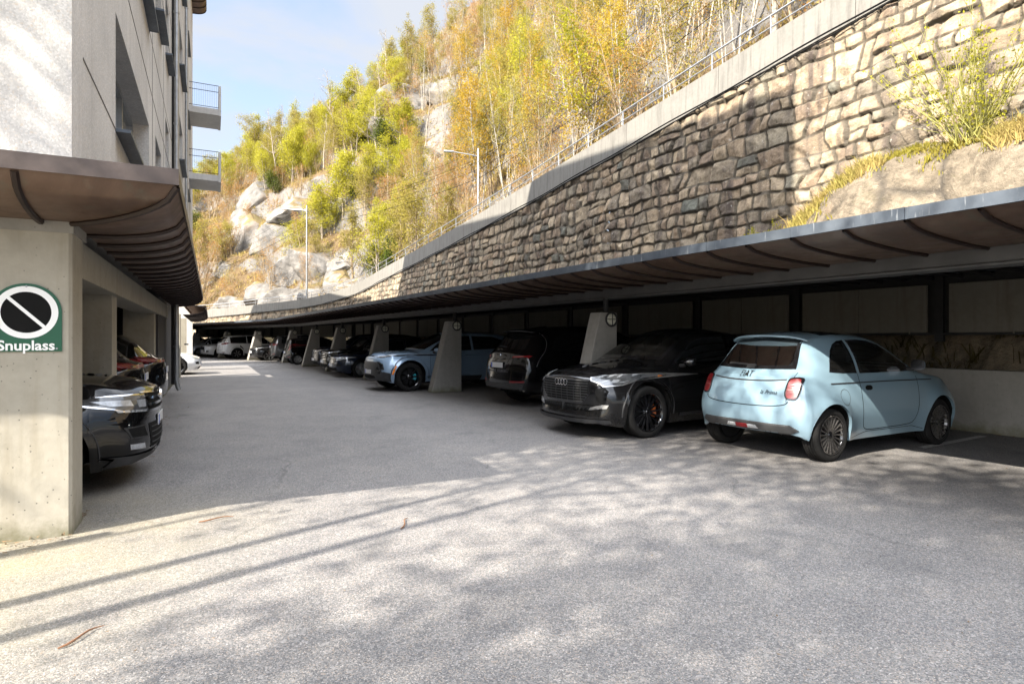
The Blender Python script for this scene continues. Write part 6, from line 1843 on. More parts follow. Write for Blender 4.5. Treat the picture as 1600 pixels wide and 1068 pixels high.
# ------------------------------------------------------------------ trees
def tree_parts(seed, h, spread, r0, stems=1, first=.35, nb=16, leaves=1600, leaf=.12, clump=.5, up=.9, sub=4, lean=.06, twig_r=.012, crook=.05, droop=0.0, crown_lo=0.0, quads_per=1):
    """returns (trunk V,F), (leaf V,Q); height h, limbs from `first` of the height upwards"""
    rs = np.random.RandomState(seed); mb = MB(); tips = []
    for s in range(stems):
        a0 = rs.uniform(0, 2*math.pi); ln = lean * (1 if stems == 1 else 2.2) * rs.uniform(.5, 1.2)
        hh = h * rs.uniform(.82, 1.0) if s else h
        base = np.array([.18*math.cos(a0), .18*math.sin(a0), -.3]) * (0 if stems == 1 else 1) + np.array([0, 0, -.3])
        n = 9; P = []
        wob = rs.normal(size=(n, 2)) * crook
        for k in range(n):
            t = k/(n-1)
            P.append(base + np.array([math.cos(a0)*ln*hh*t + wob[k, 0]*hh*.12*t, math.sin(a0)*ln*hh*t + wob[k, 1]*hh*.12*t, hh*t + (.3 if k else 0)*0]))
        rr = r0 * (1 if s == 0 else rs.uniform(.6, .95))
        mb.tube(P, [rr*(1 - .88*(k/(n-1))**.9) for k in range(n)], 6, False)
        for b in range(nb):
            t = first + (1 - first) * (b + rs.rand()) / nb * .97
            f = t*(n-1); i = min(int(f), n-2); q = P[i] + (P[i+1] - P[i])*(f - i)
            az = rs.uniform(0, 2*math.pi); L_ = spread * (1.05 - .78*((t - first)/(1 - first))**1.2) * rs.uniform(.6, 1.1)
            el = up * rs.uniform(.6, 1.25); dr = np.array([math.cos(az)*math.cos(el), math.sin(az)*math.cos(el), math.sin(el)])
            B = [q]; m = 5; cur = dr.copy()
            for k in range(1, m):
                cur = cur + rs.normal(size=3)*.16 + np.array([0, 0, .05 - droop]); cur /= np.linalg.norm(cur); B.append(B[-1] + cur*L_/(m-1))
            br = max(twig_r, rr*(1 - .85*t)*.45)
            mb.tube(B, [br*(1 - .75*k/(m-1)) for k in range(m)], 4, False)
            for c in range(sub):
                u = rs.uniform(.25, 1.0); f2 = u*(m-1); i2 = min(int(f2), m-2); qq = B[i2] + (B[i2+1] - B[i2])*(f2 - i2)
                d2 = cur + rs.normal(size=3)*.75; d2 /= np.linalg.norm(d2); l2 = L_*rs.uniform(.22, .5)
                e1 = qq + d2*l2*.5 + rs.normal(size=3)*.05*l2; e2 = qq + d2*l2 + np.array([0, 0, -droop*l2])
                mb.tube([qq, e1, e2], [br*.42, br*.3, twig_r*.35], 3, False)
                tips += [(qq + e1)/2, e1, (e1 + e2)/2, e2]
            tips += B[2:]
        tips.append(P[-1]); tips.append(P[-2])
    T = np.array(tips); T = T[T[:, 2] > crown_lo*h]
    if leaves:
        w = rs.rand(len(T))**1.6 + .05; w /= w.sum()
        c = T[rs.choice(len(T), leaves, p=w)] + rs.normal(size=(leaves, 3)) * clump * .38
        a = rs.normal(size=(leaves, 3)); a /= np.linalg.norm(a, axis=1, keepdims=True)
        b = rs.normal(size=(leaves, 3)); b -= a*(a*b).sum(1, keepdims=True); b /= np.linalg.norm(b, axis=1, keepdims=True)
        sz = leaf * rs.uniform(.5, 1.25, (leaves, 1))
        V = np.stack([c - a*sz*.5, c + b*sz*.32, c + a*sz*.5, c - b*sz*.32], 1).reshape(-1, 3)
        Q = np.arange(leaves*4).reshape(-1, 4)
    else: V, Q = None, None
    return mb, V, Q

SPECIES = {}
def species(key, n, bark, leafmat, **k):
    L_ = []
    for i in range(n):
        mb, V, Q = tree_parts(hash_seed(key) + i*17, **k)
        tm = mesh_from('trunk', mb.V, mb.F, M[bark], True)
        cm = quads_mesh('crown', V, Q, M[leafmat]) if V is not None else None
        L_.append((tm, cm))
    SPECIES[key] = L_
def hash_seed(s): return sum((i + 1) * ord(c) for i, c in enumerate(s)) % 9973

def plant(key, loc, sc, name, label, cat, group, rs, tilt=0.06, lean=None):
    tm, cm = SPECIES[key][rs.randint(len(SPECIES[key]))]
    r = empty(name, loc); r.rotation_euler = (rs.normal()*tilt, rs.normal()*tilt, rs.uniform(0, 6.28)); r.scale = (sc*rs.uniform(.9, 1.1), sc*rs.uniform(.9, 1.1), sc)
    tag(r, label, cat, group)
    link('trunk' if cat == 'tree' else 'stems', tm, r)
    if cm is not None: link('crown' if cat == 'tree' else 'foliage', cm, r)
    return r

def build_trees():
    species('lime', 5, 'bark_grey', 'leaf_lime', h=7.2, spread=3.3, r0=.12, stems=2, first=.18, nb=17, leaves=8000, leaf=.17, clump=.75, up=.75, sub=6)
    species('limeopen', 4, 'bark_grey', 'leaf_lime', h=8.0, spread=3.0, r0=.10, stems=2, first=.26, nb=17, leaves=4800, leaf=.15, clump=.6, up=.85, sub=6)
    species('olive', 5, 'bark_tan', 'leaf_olive', h=8.2, spread=3.0, r0=.10, stems=2, first=.24, nb=19, leaves=4600, leaf=.14, clump=.55, up=.95, sub=6)
    species('birch', 5, 'bark_birch', 'leaf_olive', h=11.0, spread=2.1, r0=.072, stems=3, first=.34, nb=17, leaves=2800, leaf=.12, clump=.45, up=1.05, sub=6, lean=.07)
    species('gold', 5, 'bark_birch', 'leaf_gold', h=10.5, spread=2.2, r0=.075, stems=3, first=.32, nb=18, leaves=4300, leaf=.125, clump=.5, up=1.0, sub=6, lean=.07)
    species('goldfull', 2, 'bark_birch', 'leaf_gold', h=7.0, spread=1.6, r0=.09, stems=2, first=.2, nb=16, leaves=4500, leaf=.16, clump=.75, up=1.0, sub=6)
    species('bare', 4, 'bark_tan', 'leaf_rust', h=7.5, spread=2.0, r0=.075, stems=3, first=.2, nb=16, leaves=1500, leaf=.10, clump=.4, up=1.0, sub=9, lean=.10, twig_r=.014)
    species('baretall', 3, 'bark_grey', 'leaf_olive', h=11, spread=3.0, r0=.16, stems=1, first=.35, nb=20, leaves=160, leaf=.09, clump=.5, up=.75, sub=9, twig_r=.018, crook=.14)
    species('rust', 3, 'bark_tan', 'leaf_rust', h=4.5, spread=1.8, r0=.06, stems=3, first=.12, nb=14, leaves=1500, leaf=.12, clump=.7, up=.9, sub=6, lean=.12)
    species('ever', 3, 'bark_grey', 'leaf_dark', h=4.2, spread=1.6, r0=.10, stems=2, first=.06, nb=16, leaves=4200, leaf=.17, clump=.75, up=.6, sub=5)
    species('shrub', 4, 'bark_tan', 'leaf_olive', h=2.6, spread=1.2, r0=.03, stems=5, first=.1, nb=9, leaves=520, leaf=.10, clump=.45, up=1.0, sub=5, lean=.25, twig_r=.010)
    species('twigs', 4, 'bark_tan', 'leaf_rust', h=2.4, spread=1.2, r0=.03, stems=6, first=.1, nb=9, leaves=110, leaf=.08, clump=.4, up=1.0, sub=6, lean=.28, twig_r=.012)
    rs = np.random.RandomState(5)
    taken = []
    kinds = {
        'lime': ('lime_tree', 'bright lime-green broad tree in fresh leaf among the trees on the hillside', 'tree', 'bright lime-green trees on the hillside'),
        'limeopen': ('birch_tree', 'airy yellow-green birch with pale stems on the upper hillside', 'tree', 'airy yellow-green birches on the hillside'),
        'olive': ('birch_tree', 'thin olive-green birch with pale stems on the hillside', 'tree', 'olive-green birches on the hillside'),
        'birch': ('birch_tree', 'slender white-stemmed birch with sparse pale leaves above the parapet', 'tree', 'slender white-stemmed birches above the parapet'),
        'gold': ('birch_tree', 'white-stemmed birch with golden young leaves above the retaining wall', 'tree', 'golden birches above the retaining wall'),
        'goldfull': ('maple_tree', 'dense golden tree standing out among the birches above the parapet', 'tree', 'dense golden trees above the parapet'),
        'bare': ('bare_tree', 'leafless tan-twigged tree on the hillside', 'tree', 'leafless tan trees on the hillside'),
        'baretall': ('bare_tree', 'tall leafless grey tree with crooked limbs on the hillside', 'tree', 'tall leafless grey trees on the hillside'),
        'rust': ('budding_tree', 'low rust-orange budding tree on the hillside', 'tree', 'rust-orange budding trees on the hillside'),
        'ever': ('holly_bush', 'dark evergreen bush on the hillside', 'bush', 'dark evergreen bushes on the hillside'),
        'shrub': ('shrub', 'small olive shrub on the hillside slope', 'shrub', 'small olive shrubs on the hillside'),
        'twigs': ('shrub', 'leafless bundle of tan shoots on the hillside slope', 'shrub', 'leafless tan shrubs on the hillside'),
    }
    counts = {}
    def visible(p): 
        x, y = PX(p); return -60 < x < 1660
    def put(key, d, o, sc):
        x, y, z = hill_h(np.array(d), np.array(o)); 
        plant(key, (float(x), float(y), float(z)), sc, *kinds[key], rs); taken.append((float(x), float(y))); counts[key] = counts.get(key, 0) + 1
    # scattered woodland: species follow where a tree falls in view
    tries = 0
    while sum(counts.values()) < 620 and tries < 30000:
        tries += 1
        d = rs.uniform(4, RW.len - 2); o = 4.6 + 40 * rs.rand()**1.2
        x, y, z = [float(q) for q in hill_h(np.array(d), np.array(o))]
        if y < 6: continue
        px, py = PX((x, y, z))
        if not (285 < px < 1480 and -330 < py < 520): continue
        near = 1.55 if px > 700 else 1.75
        if any((x-a)**2 + (y-b)**2 < near**2 for a, b in taken): continue
        u = rs.rand()
        # leave the rock faces clear
        if 370 < px < 575 and 300 < py < 500 and u < .86: continue
        if 600 < px < 715 and 180 < py < 360 and u < .7: continue
        if px > 760:
            key = rs.choice(['birch', 'gold', 'bare', 'olive', 'twigs', 'limeopen'], p=[.24, .24, .28, .10, .10, .04])
        elif px > 640:
            key = rs.choice(['bare', 'olive', 'gold', 'birch', 'rust', 'twigs', 'shrub', 'baretall'], p=[.28, .20, .07, .12, .08, .12, .06, .07])
        elif px > 430:
            key = rs.choice(['lime', 'olive', 'limeopen', 'bare', 'baretall', 'shrub', 'ever', 'rust'], p=[.20, .20, .17, .19, .07, .10, .02, .05])
        else:
            key = rs.choice(['limeopen', 'olive', 'bare', 'rust', 'lime', 'twigs', 'shrub'], p=[.24, .26, .16, .12, .10, .08, .04]) if py < 330 else rs.choice(['bare', 'rust', 'twigs', 'shrub', 'olive'], p=[.30, .22, .22, .16, .10])
        put(key, d, o, rs.uniform(.72, 1.12))
    # the ones that stand out in the photo
    def at_px(px, py, key, sc, lo=4.3, hi=60):
        """nearest hill point seen at this place in the photo"""
        dd, oo = np.meshgrid(np.linspace(2, RW.len - 1, 220), np.linspace(lo, hi, 200), indexing='ij')
        x, y, z = hill_h(dd, oo)
        qx, qy = 800 + 950*x/np.maximum(y, 1), 528 - 950*(z - 1.43)/np.maximum(y, 1)
        e = (qx - px)**2 + (qy - py)**2 + (y < 3)*1e9 + .15*oo**2
        k = np.unravel_index(np.argmin(e), e.shape); put(key, dd[k], oo[k], sc)
    for a in ((455, 285, 'lime', 1.15), (540, 335, 'lime', 1.1), (520, 370, 'lime', .8), (570, 230, 'ever', 1.5), (600, 240, 'ever', 1.2), (430, 300, 'ever', .9), (660, 120, 'ever', 1.1),
              (755, 265, 'goldfull', 1.15), (300, 380, 'ever', 1.3), (620, 385, 'ever', .7), (355, 400, 'rust', 1.1), (330, 410, 'rust', 1.2), (690, 300, 'rust', 1.0), (720, 200, 'rust', 1.1), (640, 215, 'lime', .55), (505, 175, 'lime', .9), (440, 210, 'limeopen', 1.0), (390, 215, 'limeopen', 1.0)):
        at_px(*a)
    print('trees', counts)
    # rock outcrops at the pale faces of the hillside
    RM = [rock_mesh(k, 5, .7, .4) for k in range(6)]
    def rock(px, py, w, h, rz=0, k=0):
        dd, oo = np.meshgrid(np.linspace(2, RW.len - 1, 220), np.linspace(4.0, 60, 200), indexing='ij')
        x, y, z = hill_h(dd, oo); qx, qy = 800 + 950*x/np.maximum(y, 1), 528 - 950*(z - 1.43)/np.maximum(y, 1)
        e = (qx - px)**2 + (qy - py)**2 + (y < 3)*1e9 + .15*oo**2
        q = np.unravel_index(np.argmin(e), e.shape); X, Y, Z = x[q], y[q], z[q]
        s = Y/950.0
        o = link('rock_outcrop', RM[k % 6]); o.location = (X, Y + 1.2, Z - .2*h*s); o.scale = (w*s*.62, w*s*.62, h*s*.68); o.rotation_euler = (rs.normal()*.12 - .25, rs.normal()*.12 + rz, rs.uniform(-.5, .5))
        tag(o, 'pale weathered rock outcrop showing between the trees of the hillside', 'rock', 'rock outcrops on the hillside')
    for a in ((408, 300, 80, 120, .25, 0), (392, 350, 110, 150, .2, 1), (470, 318, 100, 70, 0, 2), (440, 365, 110, 120, .2, 3), (505, 395, 110, 90, .3, 4), (470, 430, 100, 110, .25, 5), (420, 455, 100, 80, .1, 0), (535, 432, 90, 85, .3, 1),
              (552, 400, 80, 70, .2, 2), (505, 455, 100, 85, .2, 3), (620, 200, 110, 90, .2, 4), (650, 165, 120, 80, .1, 5), (600, 255, 90, 100, .2, 0), (670, 255, 90, 140, .4, 1), (700, 215, 90, 80, .2, 2), (560, 260, 70, 60, .2, 3),
              (655, 335, 80, 90, .4, 5), (610, 320, 80, 80, .3, 4), (345, 474, 70, 40, 0, 2), (380, 470, 80, 55, 0, 1), (615, 372, 80, 70, .3, 0), (570, 440, 90, 60, .2, 2), (700, 130, 80, 70, .1, 3), (330, 445, 60, 45, 0, 4),
              (800, 320, 60, 50, .2, 1), (960, 110, 80, 80, .2, 5), (990, 150, 60, 90, .2, 0), (850, 60, 80, 110, .2, 3), (455, 468, 90, 60, 0, 5), (640, 290, 70, 100, .4, 2), (360, 420, 60, 60, .2, 3), (690, 330, 60, 80, .3, 1), (520, 340, 60, 60, .2, 4)):
        rock(*a)
    # dry grass and leaf litter on the slope
    n = 26000; d = rs.uniform(2, RW.len, n); o = 4.0 + 40*rs.rand(n)**1.3
    x, y, z = hill_h(d, o); k = 4
    c = np.repeat(np.stack([x, y, z], 1), k, 0); N = len(c)
    hgt = rs.uniform(.15, .5, (N, 1)); an = rs.uniform(0, 6.28, N); w = rs.uniform(.03, .07, (N, 1))
    a = np.stack([np.cos(an), np.sin(an), np.zeros(N)], 1); tip = rs.normal(size=(N, 3))*.18; tip[:, 2] = hgt[:, 0]
    c = c + rs.normal(size=(N, 3))*np.array([.15, .15, .02]); c[:, 2] -= .05
    V = np.stack([c - a*w, c + a*w, c + tip + a*w*.2, c + tip - a*w*.2], 1).reshape(-1, 3)
    ob = link('dry_grass', quads_mesh('dry_grass', V, np.arange(len(V)).reshape(-1, 4), M['grass_dry'])); tag(ob, 'tan dry grass and leaf litter over the hillside', 'grass', kind='stuff')
# ------------------------------------------------------------------ small things and planting by the wall
def build_lamps(off3):
    tops = []
    for (x, y), zt, arm, lab in (((-21.6, 64.0), 15.4, (-2.1, .3), 'tall galvanised street lamp with arm over the road, far end of the parapet'), ((-2.42, 43.6), 15.0, (-1.75, -.35), 'galvanised street lamp above the middle of the parapet, in front of the birches'), ((11.0, 19.8), 17.6, (-1.6, -.8), 'street lamp above the near end of the wall')):
        dd = float(RW.l[np.argmin(((RW.D[:, :2] - np.array((x, y)))**2).sum(1))]); zb = float(RW.at(dd)[0][2]) - .4
        r = empty('street_lamp', (x, y, zb)); h = zt - zb
        tag(r, lab, 'street lamp')
        m = MB(); m.tube([(0, 0, 0), (0, 0, h*.5), (0, 0, h)], [.11, .09, .065], 10); m.build('pole', M['steel'], r, True)
        m = MB(); a = Vector((arm[0], arm[1], .12)); m.tube([(0, 0, h - .55), a*.3 + Vector((0, 0, h - .5)), a + Vector((0, 0, h - .45))], .035, 8); m.build('arm', M['steel'], r, True)
        m = MB(); q = a + Vector((0, 0, h - .45)); dv = Vector((arm[0], arm[1], 0)).normalized()
        m.box(tuple(q + dv*.32), (.72, .24, .13), math.atan2(dv.y, dv.x), bev=.05); m.build('lamp_head', M['steel'], r, True)
        tops.append(Vector((x, y, zt)))
    # overhead lines strung between the lamp poles
    ext0 = tops[0] + (tops[0] - tops[1]).normalized()*38 + Vector((-8, 6, -4)); ext1 = tops[2] + (tops[2] - tops[1]).normalized()*25 + Vector((0, 0, 2))
    P = [ext0] + tops + [ext1]
    for k, (dz, side) in enumerate(((-.15, .0), (-.55, .22), (-.95, -.05), (-1.35, .2), (-2.1, .05))):
        m = MB()
        for i in range(len(P) - 1):
            a, b = P[i] + Vector((side, side, dz)), P[i+1] + Vector((side, side, dz)); L_ = (b - a).length
            m.tube([a + (b - a)*t - Vector((0, 0, L_*.018*4*t*(1-t))) for t in np.linspace(0, 1, 14)], .013 if k < 4 else .02, 4, False)
        tag(m.build('overhead_wire', M['black']), 'thin black overhead wire strung between the street lamps along the wall', 'wire', 'overhead wires along the wall')

def fan_bush(seed, n, h, leaves, name, label, loc, spreadk=.55, group=None):
    rs = np.random.RandomState(seed); mb = MB(); tips = []
    for k in range(n):
        a = rs.uniform(0, 6.28); s = rs.rand()**.8*spreadk; L_ = h*rs.uniform(.55, 1.05)
        b = np.array([rs.normal()*.10, rs.normal()*.10, -.05]); P = [b]; d = np.array([math.cos(a)*s, math.sin(a)*s, 1.0]); d /= np.linalg.norm(d)
        for j in range(6):
            d = d + rs.normal(size=3)*.05; d /= np.linalg.norm(d); P.append(P[-1] + d*L_/6)
        mb.tube(P, [.011, .010, .009, .008, .006, .004, .002], 4, False)
        for j in range(5):
            q = P[rs.randint(1, 6)]; e = q + (d + rs.normal(size=3)*.45)*L_*.16; mb.tube([q, e], [.006, .003], 3, False); tips += [e, (q+e)/2]
        tips += P[1:] + [(P[i] + P[i+1])/2 for i in range(1, 6)]
    T = np.array(tips)
    c = T[rs.randint(len(T), size=leaves)] + rs.normal(size=(leaves, 3))*.035
    a = rs.normal(size=(leaves, 3)); a /= np.linalg.norm(a, axis=1, keepdims=True); b = rs.normal(size=(leaves, 3)); b -= a*(a*b).sum(1, keepdims=True); b /= np.linalg.norm(b, axis=1, keepdims=True)
    sz = .062*rs.uniform(.5, 1.2, (leaves, 1)); V = np.stack([c - a*sz*.5, c + b*sz*.3, c + a*sz*.5, c - b*sz*.3], 1).reshape(-1, 3)
    r = empty(name, loc); tag(r, label, 'bush', group)
    link('stems', mesh_from('stems', mb.V, mb.F, M['stem_green'], True), r); link('foliage', quads_mesh('foliage', V, np.arange(leaves*4).reshape(-1, 4), M['leaf_lime']), r)
    return r

def grass_patch(name, label, fn, n, hmin, hmax, mat, seed, wid=.012):
    rs = np.random.RandomState(seed); c = fn(rs, n); k = 5; c = np.repeat(c, k, 0); N = len(c)
    c = c + rs.normal(size=(N, 3))*np.array([.04, .04, .0]); an = rs.uniform(0, 6.28, N); a = np.stack([np.cos(an), np.sin(an), np.zeros(N)], 1); w = wid*rs.uniform(.6, 1.3, (N, 1))
    h = rs.uniform(hmin, hmax, (N, 1)); mid = rs.normal(size=(N, 3))*.18*h; mid[:, 2] = h[:, 0]*.6; tip = mid*2.0 + rs.normal(size=(N, 3))*.15*h; tip[:, 2] = h[:, 0]*rs.uniform(.6, 1.0, N)
    c[:, 2] -= .02
    V = np.stack([c - a*w, c + a*w, c + mid + a*w*.7, c + mid - a*w*.7, c + tip, c + tip], 1)
    V = np.concatenate([V[:, :4].reshape(-1, 3)]); 
    V2 = np.stack([c + mid - a*w*.7, c + mid + a*w*.7, c + tip + a*w*.1, c + tip - a*w*.1], 1).reshape(-1, 3)
    VV = np.concatenate([V, V2]); o = link(name, quads_mesh(name, VV, np.arange(len(VV)).reshape(-1, 4), mat)); return tag(o, label, 'grass', kind='stuff')

BANK = lambda u, v: (lambda t: (.45 + 2.25*t + .25*fbm(u*.5, v*.9, o=3) + .10*fbm(u*1.9, v*2, o=3)))(sst(10.9, 13.2, v))
def mound(u, v):
    """bedrock bulging out under the wall at the near end"""
    h = 2.55 * sst(12.5, 6.6, u + .5*fbm(u*.7, v, o=2)) * sst(10.9, 12.7, v + .6*fbm(u*.5, v*.5, o=2))
    return h + .22*fbm(u*.8, v*1.1 + u*.5, o=4)*np.minimum(h, 1)
def bank_pt(u, v):
    z = BANK(u, v) + mound(u, v); x = -.5*u + .866*v; y = .866*u + .5*v
    return x, y, z
def build_bank():
    u = np.concatenate([np.arange(-12, 12, .09), np.arange(12, 48, .3)]); v = np.arange(10.95, 14.0, .075)
    Uu, V_ = np.meshgrid(u, v, indexing='ij'); x, y, z = bank_pt(Uu, V_)
    # chipped, jointed rock
    z = z + .26*np.abs(fbm(Uu*1.1 + V_*.8, V_*1.6, o=5)) + .05*fbm(Uu*5, V_*5, o=4) - .22*sst(.07, .0, np.abs(fbm(Uu*.7 - V_*.6, V_*.8 + 7, o=3)))
    nd, no = Uu.shape; i = np.arange(nd*no).reshape(nd, no); Q = np.stack([i[:-1, :-1].ravel(), i[1:, :-1].ravel(), i[1:, 1:].ravel(), i[:-1, 1:].ravel()], 1)
    o = link('bedrock_bank', quads_mesh('bedrock_bank', np.stack([x, y, z], -1).reshape(-1, 3), Q, M['rock_bare'], True)); tag(o, kind='structure')
    # far strip behind the bend of the carport
    m = MB(); q = np.arange(cs(38), CP.len - .5, 1.0)
    rs = random.Random(8); jj = [rs.uniform(-.2, .3) for _ in q]
    m.sweep(q, lambda k: [CP.off(q[k], 4.3, .3), CP.off(q[k], 5.2, .9 + jj[k]), CP.off(q[k], 6.6, 1.6 + jj[k]), CP.off(q[k], 9.0, 2.4), CP.off(q[k], 14, 3.4)])
    tag(m.build('bedrock_bank', M['rock'], None, True), kind='structure')
    M['stem_green'] = simple('yellow_green_stems', (0.21, 0.195, 0.045), .7)
    def onbank(u, v): 
        x, y, z = bank_pt(np.array(u), np.array(v)); return (float(x), float(y), float(z))
    fan_bush(3, 44, 2.85, 2100, 'willow_bush', 'fan of upright yellow-green shoots growing on the ledge under the stone wall', onbank(5.5, 12.95), .8)
    fan_bush(9, 14, 1.0, 420, 'sapling_bush', 'small budding sapling at the wall foot above the middle of the carport roof', onbank(9.8, 12.9), .8)
    fan_bush(14, 16, 1.5, 500, 'sapling_bush', 'thin straggly sapling against the dark stones left of the sunlit wall', onbank(15.8, 12.9), .8)
    fan_bush(21, 26, 1.7, 900, 'sapling_bush', 'loose weedy bush against the shaded stones over the carport edge', onbank(22.5, 12.9), .9)
    # grass strip on the ledge
    def strip(rs, n):
        u = rs.uniform(2.5, 10.8, n*3); v = 12.85 - .45*sst(6.5, 9.5, u) + rs.normal(size=n*3)*(.13 + .25*sst(6.5, 9, u))
        keep = (v > 11.6) & (v < 13.25) & (fbm(u*1.1, v*1.5, o=2) > -.12)
        u, v = u[keep][:n], v[keep][:n]; x, y, z = bank_pt(u, v); return np.stack([x, y, z + .02], 1)
    grass_patch('ledge_grass', 'yellow-green grass and moss along the ledge between wall and boulder', strip, 1400, .05, .2, M['grass_green'], 1)
    def strip2(rs, n):
        u = rs.uniform(2.5, 9, n*3); v = 12.7 + rs.normal(size=n*3)*.16 + .12*np.sin(u)
        keep = (fbm(u*.9 + 30, v, o=2) > .02) & (v < 13.3); u, v = u[keep][:n], v[keep][:n]; x, y, z = bank_pt(u, v); return np.stack([x, y, z + .02], 1)
    grass_patch('withered_grass', 'tan withered grass hanging over the boulder', strip2, 1000, .12, .4, M['grass_dry'], 2)
    def foot(rs, n):
        u = rs.uniform(9, 40, n); v = 12.9 + rs.normal(size=n)*.15; x, y, z = bank_pt(u, v); return np.stack([x, y, z], 1)
    grass_patch('wall_foot_grass', 'tufts of grass along the foot of the stone wall', foot, 700, .15, .5, M['grass_dry'], 3)
    # undergrowth seen through the gap behind the carport
    def gap(rs, n):
        u = rs.uniform(-1, 34, n); v = 11.1 + rs.rand(n)*.9; x, y, z = bank_pt(u, v); return np.stack([x, y, z], 1)
    grass_patch('undergrowth', 'dim brown and green undergrowth behind the carport wall', gap, 1100, .12, .45, M['undergrowth'], 4, .02)

def build_shade_trees():
    """trees beside and behind the photographer; the yard lies in their shade"""
    species('yard', 1, 'bark_grey', 'leaf_shade', h=12.0, spread=4.4, r0=.14, stems=2, first=.50, nb=20, leaves=5200, leaf=.20, clump=1.0, up=.45, sub=9, lean=.02, twig_r=.018)
    rs = np.random.RandomState(12)
    def one(loc, seed, lab, lean=(0, 0), **k):
        kw = dict(h=12.0, spread=4.2, r0=.13, stems=1, first=.50, nb=22, leaves=5000, leaf=.19, clump=1.0, up=.4, sub=9, lean=.02, twig_r=.018); kw.update(k)
        mb, V, Q = tree_parts(seed, **kw)
        r = empty('yard_tree', loc); r.rotation_euler = (lean[0], lean[1], 0); tag(r, lab, 'tree')
        link('trunk', mesh_from('trunk', mb.V, mb.F, M['bark_grey'], True), r)
        link('crown', quads_mesh('crown', V, Q, M['leaf_shade']), r)
    # two close stems whose shadows cross the yard, fuller crowns behind
    one((-5.99, -.30, 0), 31, 'slim double tree beside the yard, first stem', h=12, r0=.095, spread=4.2, first=.58, leaves=4600, leaf=.13, crook=.015)
    one((-5.79, -.54, 0), 32, 'slim double tree beside the yard, second stem', h=12, r0=.10, spread=4.2, first=.58, leaves=4600, leaf=.13, crook=.015)
    one((-6.0, -5.3, 0), 33, 'full leafy tree behind the photographer', h=12.0, r0=.17, spread=3.6, first=.5, leaves=8500, leaf=.17)
    one((-2.6, -4.9, 0), 34, 'second full leafy tree behind the photographer', h=12.0, r0=.16, spread=3.2, first=.55, leaves=11000, leaf=.15)
    one((-7.9, -.9, 0), 35, 'open tree beside the gable of the building', h=12.2, r0=.06, spread=2.6, first=.66, leaves=2600, leaf=.13, nb=18, sub=7)
    # unseen post added to cast the stub of shadow by the pillar
    p = MB(); p.tube([(-4.72, 2.62, 0), (-4.72, 2.62, 2.05)], .05, 10); tag(p.build('shadow_post', M['bark_grey'], None, True), 'added unseen post beside the building gable that casts a stub of shadow', 'post')

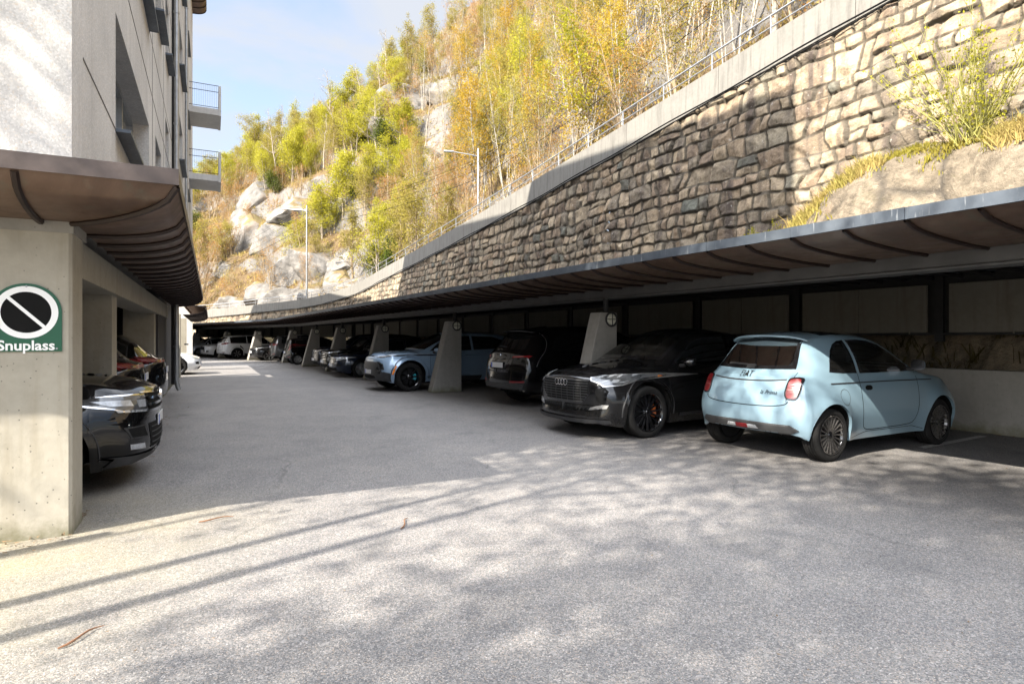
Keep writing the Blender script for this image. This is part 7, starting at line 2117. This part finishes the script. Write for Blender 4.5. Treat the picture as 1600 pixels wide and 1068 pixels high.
def build_litter():
    rs = np.random.RandomState(3)
    # twigs and curled leaves on the asphalt
    def at(px, py): 
        z = 950*1.43/(py - 528); return np.array([(px - 800)/950*z, z])
    for px, py, L_, a, lab in ((338, 812, .22, .35, 'curved brown twig on the sunlit asphalt near the pillar'), (632, 818, .16, 1.5, 'thin brown twig lying upright in the dappled light'), (128, 996, .15, 1.1, 'pale curled twig in the lower left of the yard'), (250, 656, .14, .5, 'dark twig in the shade before the black SUV')):
        c = at(px, py); m = MB(); P = []
        for t in np.linspace(-.5, .5, 7): P.append((c[0] + L_*t*math.cos(a) - .10*L_*math.sin(a)*math.sin(6*t), c[1] + L_*t*math.sin(a)*1.5 + .12*L_*math.sin(5*t), .010 + .006*math.cos(4*t)))
        m.tube(P, [.004, .006, .006, .005, .005, .004, .002], 5); tag(m.build('fallen_twig', M['twig'], None, True), lab, 'twig')
    n = 500; q = np.stack([rs.uniform(-3.2, 8, n), rs.uniform(1.6, 16, n)], 1)
    keep = ~((q[:, 0] < -2.6) & (q[:, 1] > 4)); q = q[keep]; n = len(q)
    a = rs.uniform(0, 6.28, n); s = rs.uniform(.003, .008, n); V = []; F = []
    for i in range(n):
        k = 5; b = len(V)
        for j in range(k): V.append((q[i, 0] + s[i]*rs.uniform(.6, 1.2)*math.cos(a[i] + 6.28*j/k), q[i, 1] + s[i]*rs.uniform(.6, 1.2)*math.sin(a[i] + 6.28*j/k), .006))
        V.append((q[i, 0], q[i, 1], .006 + s[i]*.9))
        for j in range(k): F.append((b+j, b+(j+1) % k, b+k))
    o = link('loose_grit', mesh_from('loose_grit', V, F, M['grit'])); tag(o, 'scattered grit and bud scales on the asphalt', 'grit', kind='stuff')

def build_edges():
    rs = np.random.RandomState(17)
    def strip(name, label, pts, n, mat, s0, s1):
        V = []; F = []
        for i in range(n):
            p = pts(rs); a = rs.uniform(0, 6.28); s_ = rs.uniform(s0, s1); t = rs.normal()*.35; z = .006 + rs.rand()*.012; b = len(V)
            ca, sa = math.cos(a), math.sin(a)
            for x, y in ((-1, 0), (-.2, -.45), (1, 0), (-.2, .45)): V.append((p[0] + s_*(x*ca - y*sa), p[1] + s_*(x*sa + y*ca), z + s_*abs(t)*(abs(x) + .2)))
            F.append((b, b+1, b+2, b+3))
        o = link(name, mesh_from(name, V, F, mat)); tag(o, label, 'leaf litter', kind='stuff')
    def foot(rs):
        k = rs.rand()
        if k < .55: q = BF(.46 + abs(rs.normal())*.10, -3*rs.rand()**2 * .3, 0) if rs.rand() < .3 else BF(-abs(rs.normal())*.12, -1.5*rs.rand(), 0)
        else: q = BF(rs.uniform(3, 12), .05 + abs(rs.normal())*.25, 0)
        return q
    strip('leaf_litter', 'small dead leaves gathered at the foot of the pillar and building', foot, 260, M['litter'], .010, .026)
    def wall(rs): return UV(rs.uniform(-1, 30), 10.70 - abs(rs.normal())*.22, 0)
    strip('leaf_litter', 'dead leaves blown against the low wall under the carport', wall, 500, M['litter'], .015, .04)
    def yard(rs):
        while True:
            x, y = rs.uniform(-3, 7), rs.uniform(1.8, 10)
            if fbm(x*.7, y*.7, o=2) > .1: return (x, y)
    strip('fallen_buds', 'brown bud scales and small leaves strewn over the yard', yard, 200, M['litter'], .005, .013)

def main():
    M['litter'] = simple('dead_leaf', (0.12, 0.075, 0.035), .9, var=.5, nscale=20)
    M['grit'] = simple('grit', (0.13, 0.105, 0.08), .9, var=.6, nscale=30)
    build_ground()
    build_building()
    build_carport()
    off3 = build_retaining()
    build_bank()
    build_hill()
    build_lamps(off3)
    build_trees()
    build_shade_trees()
    build_cars()
    build_litter()
    build_edges()

main()
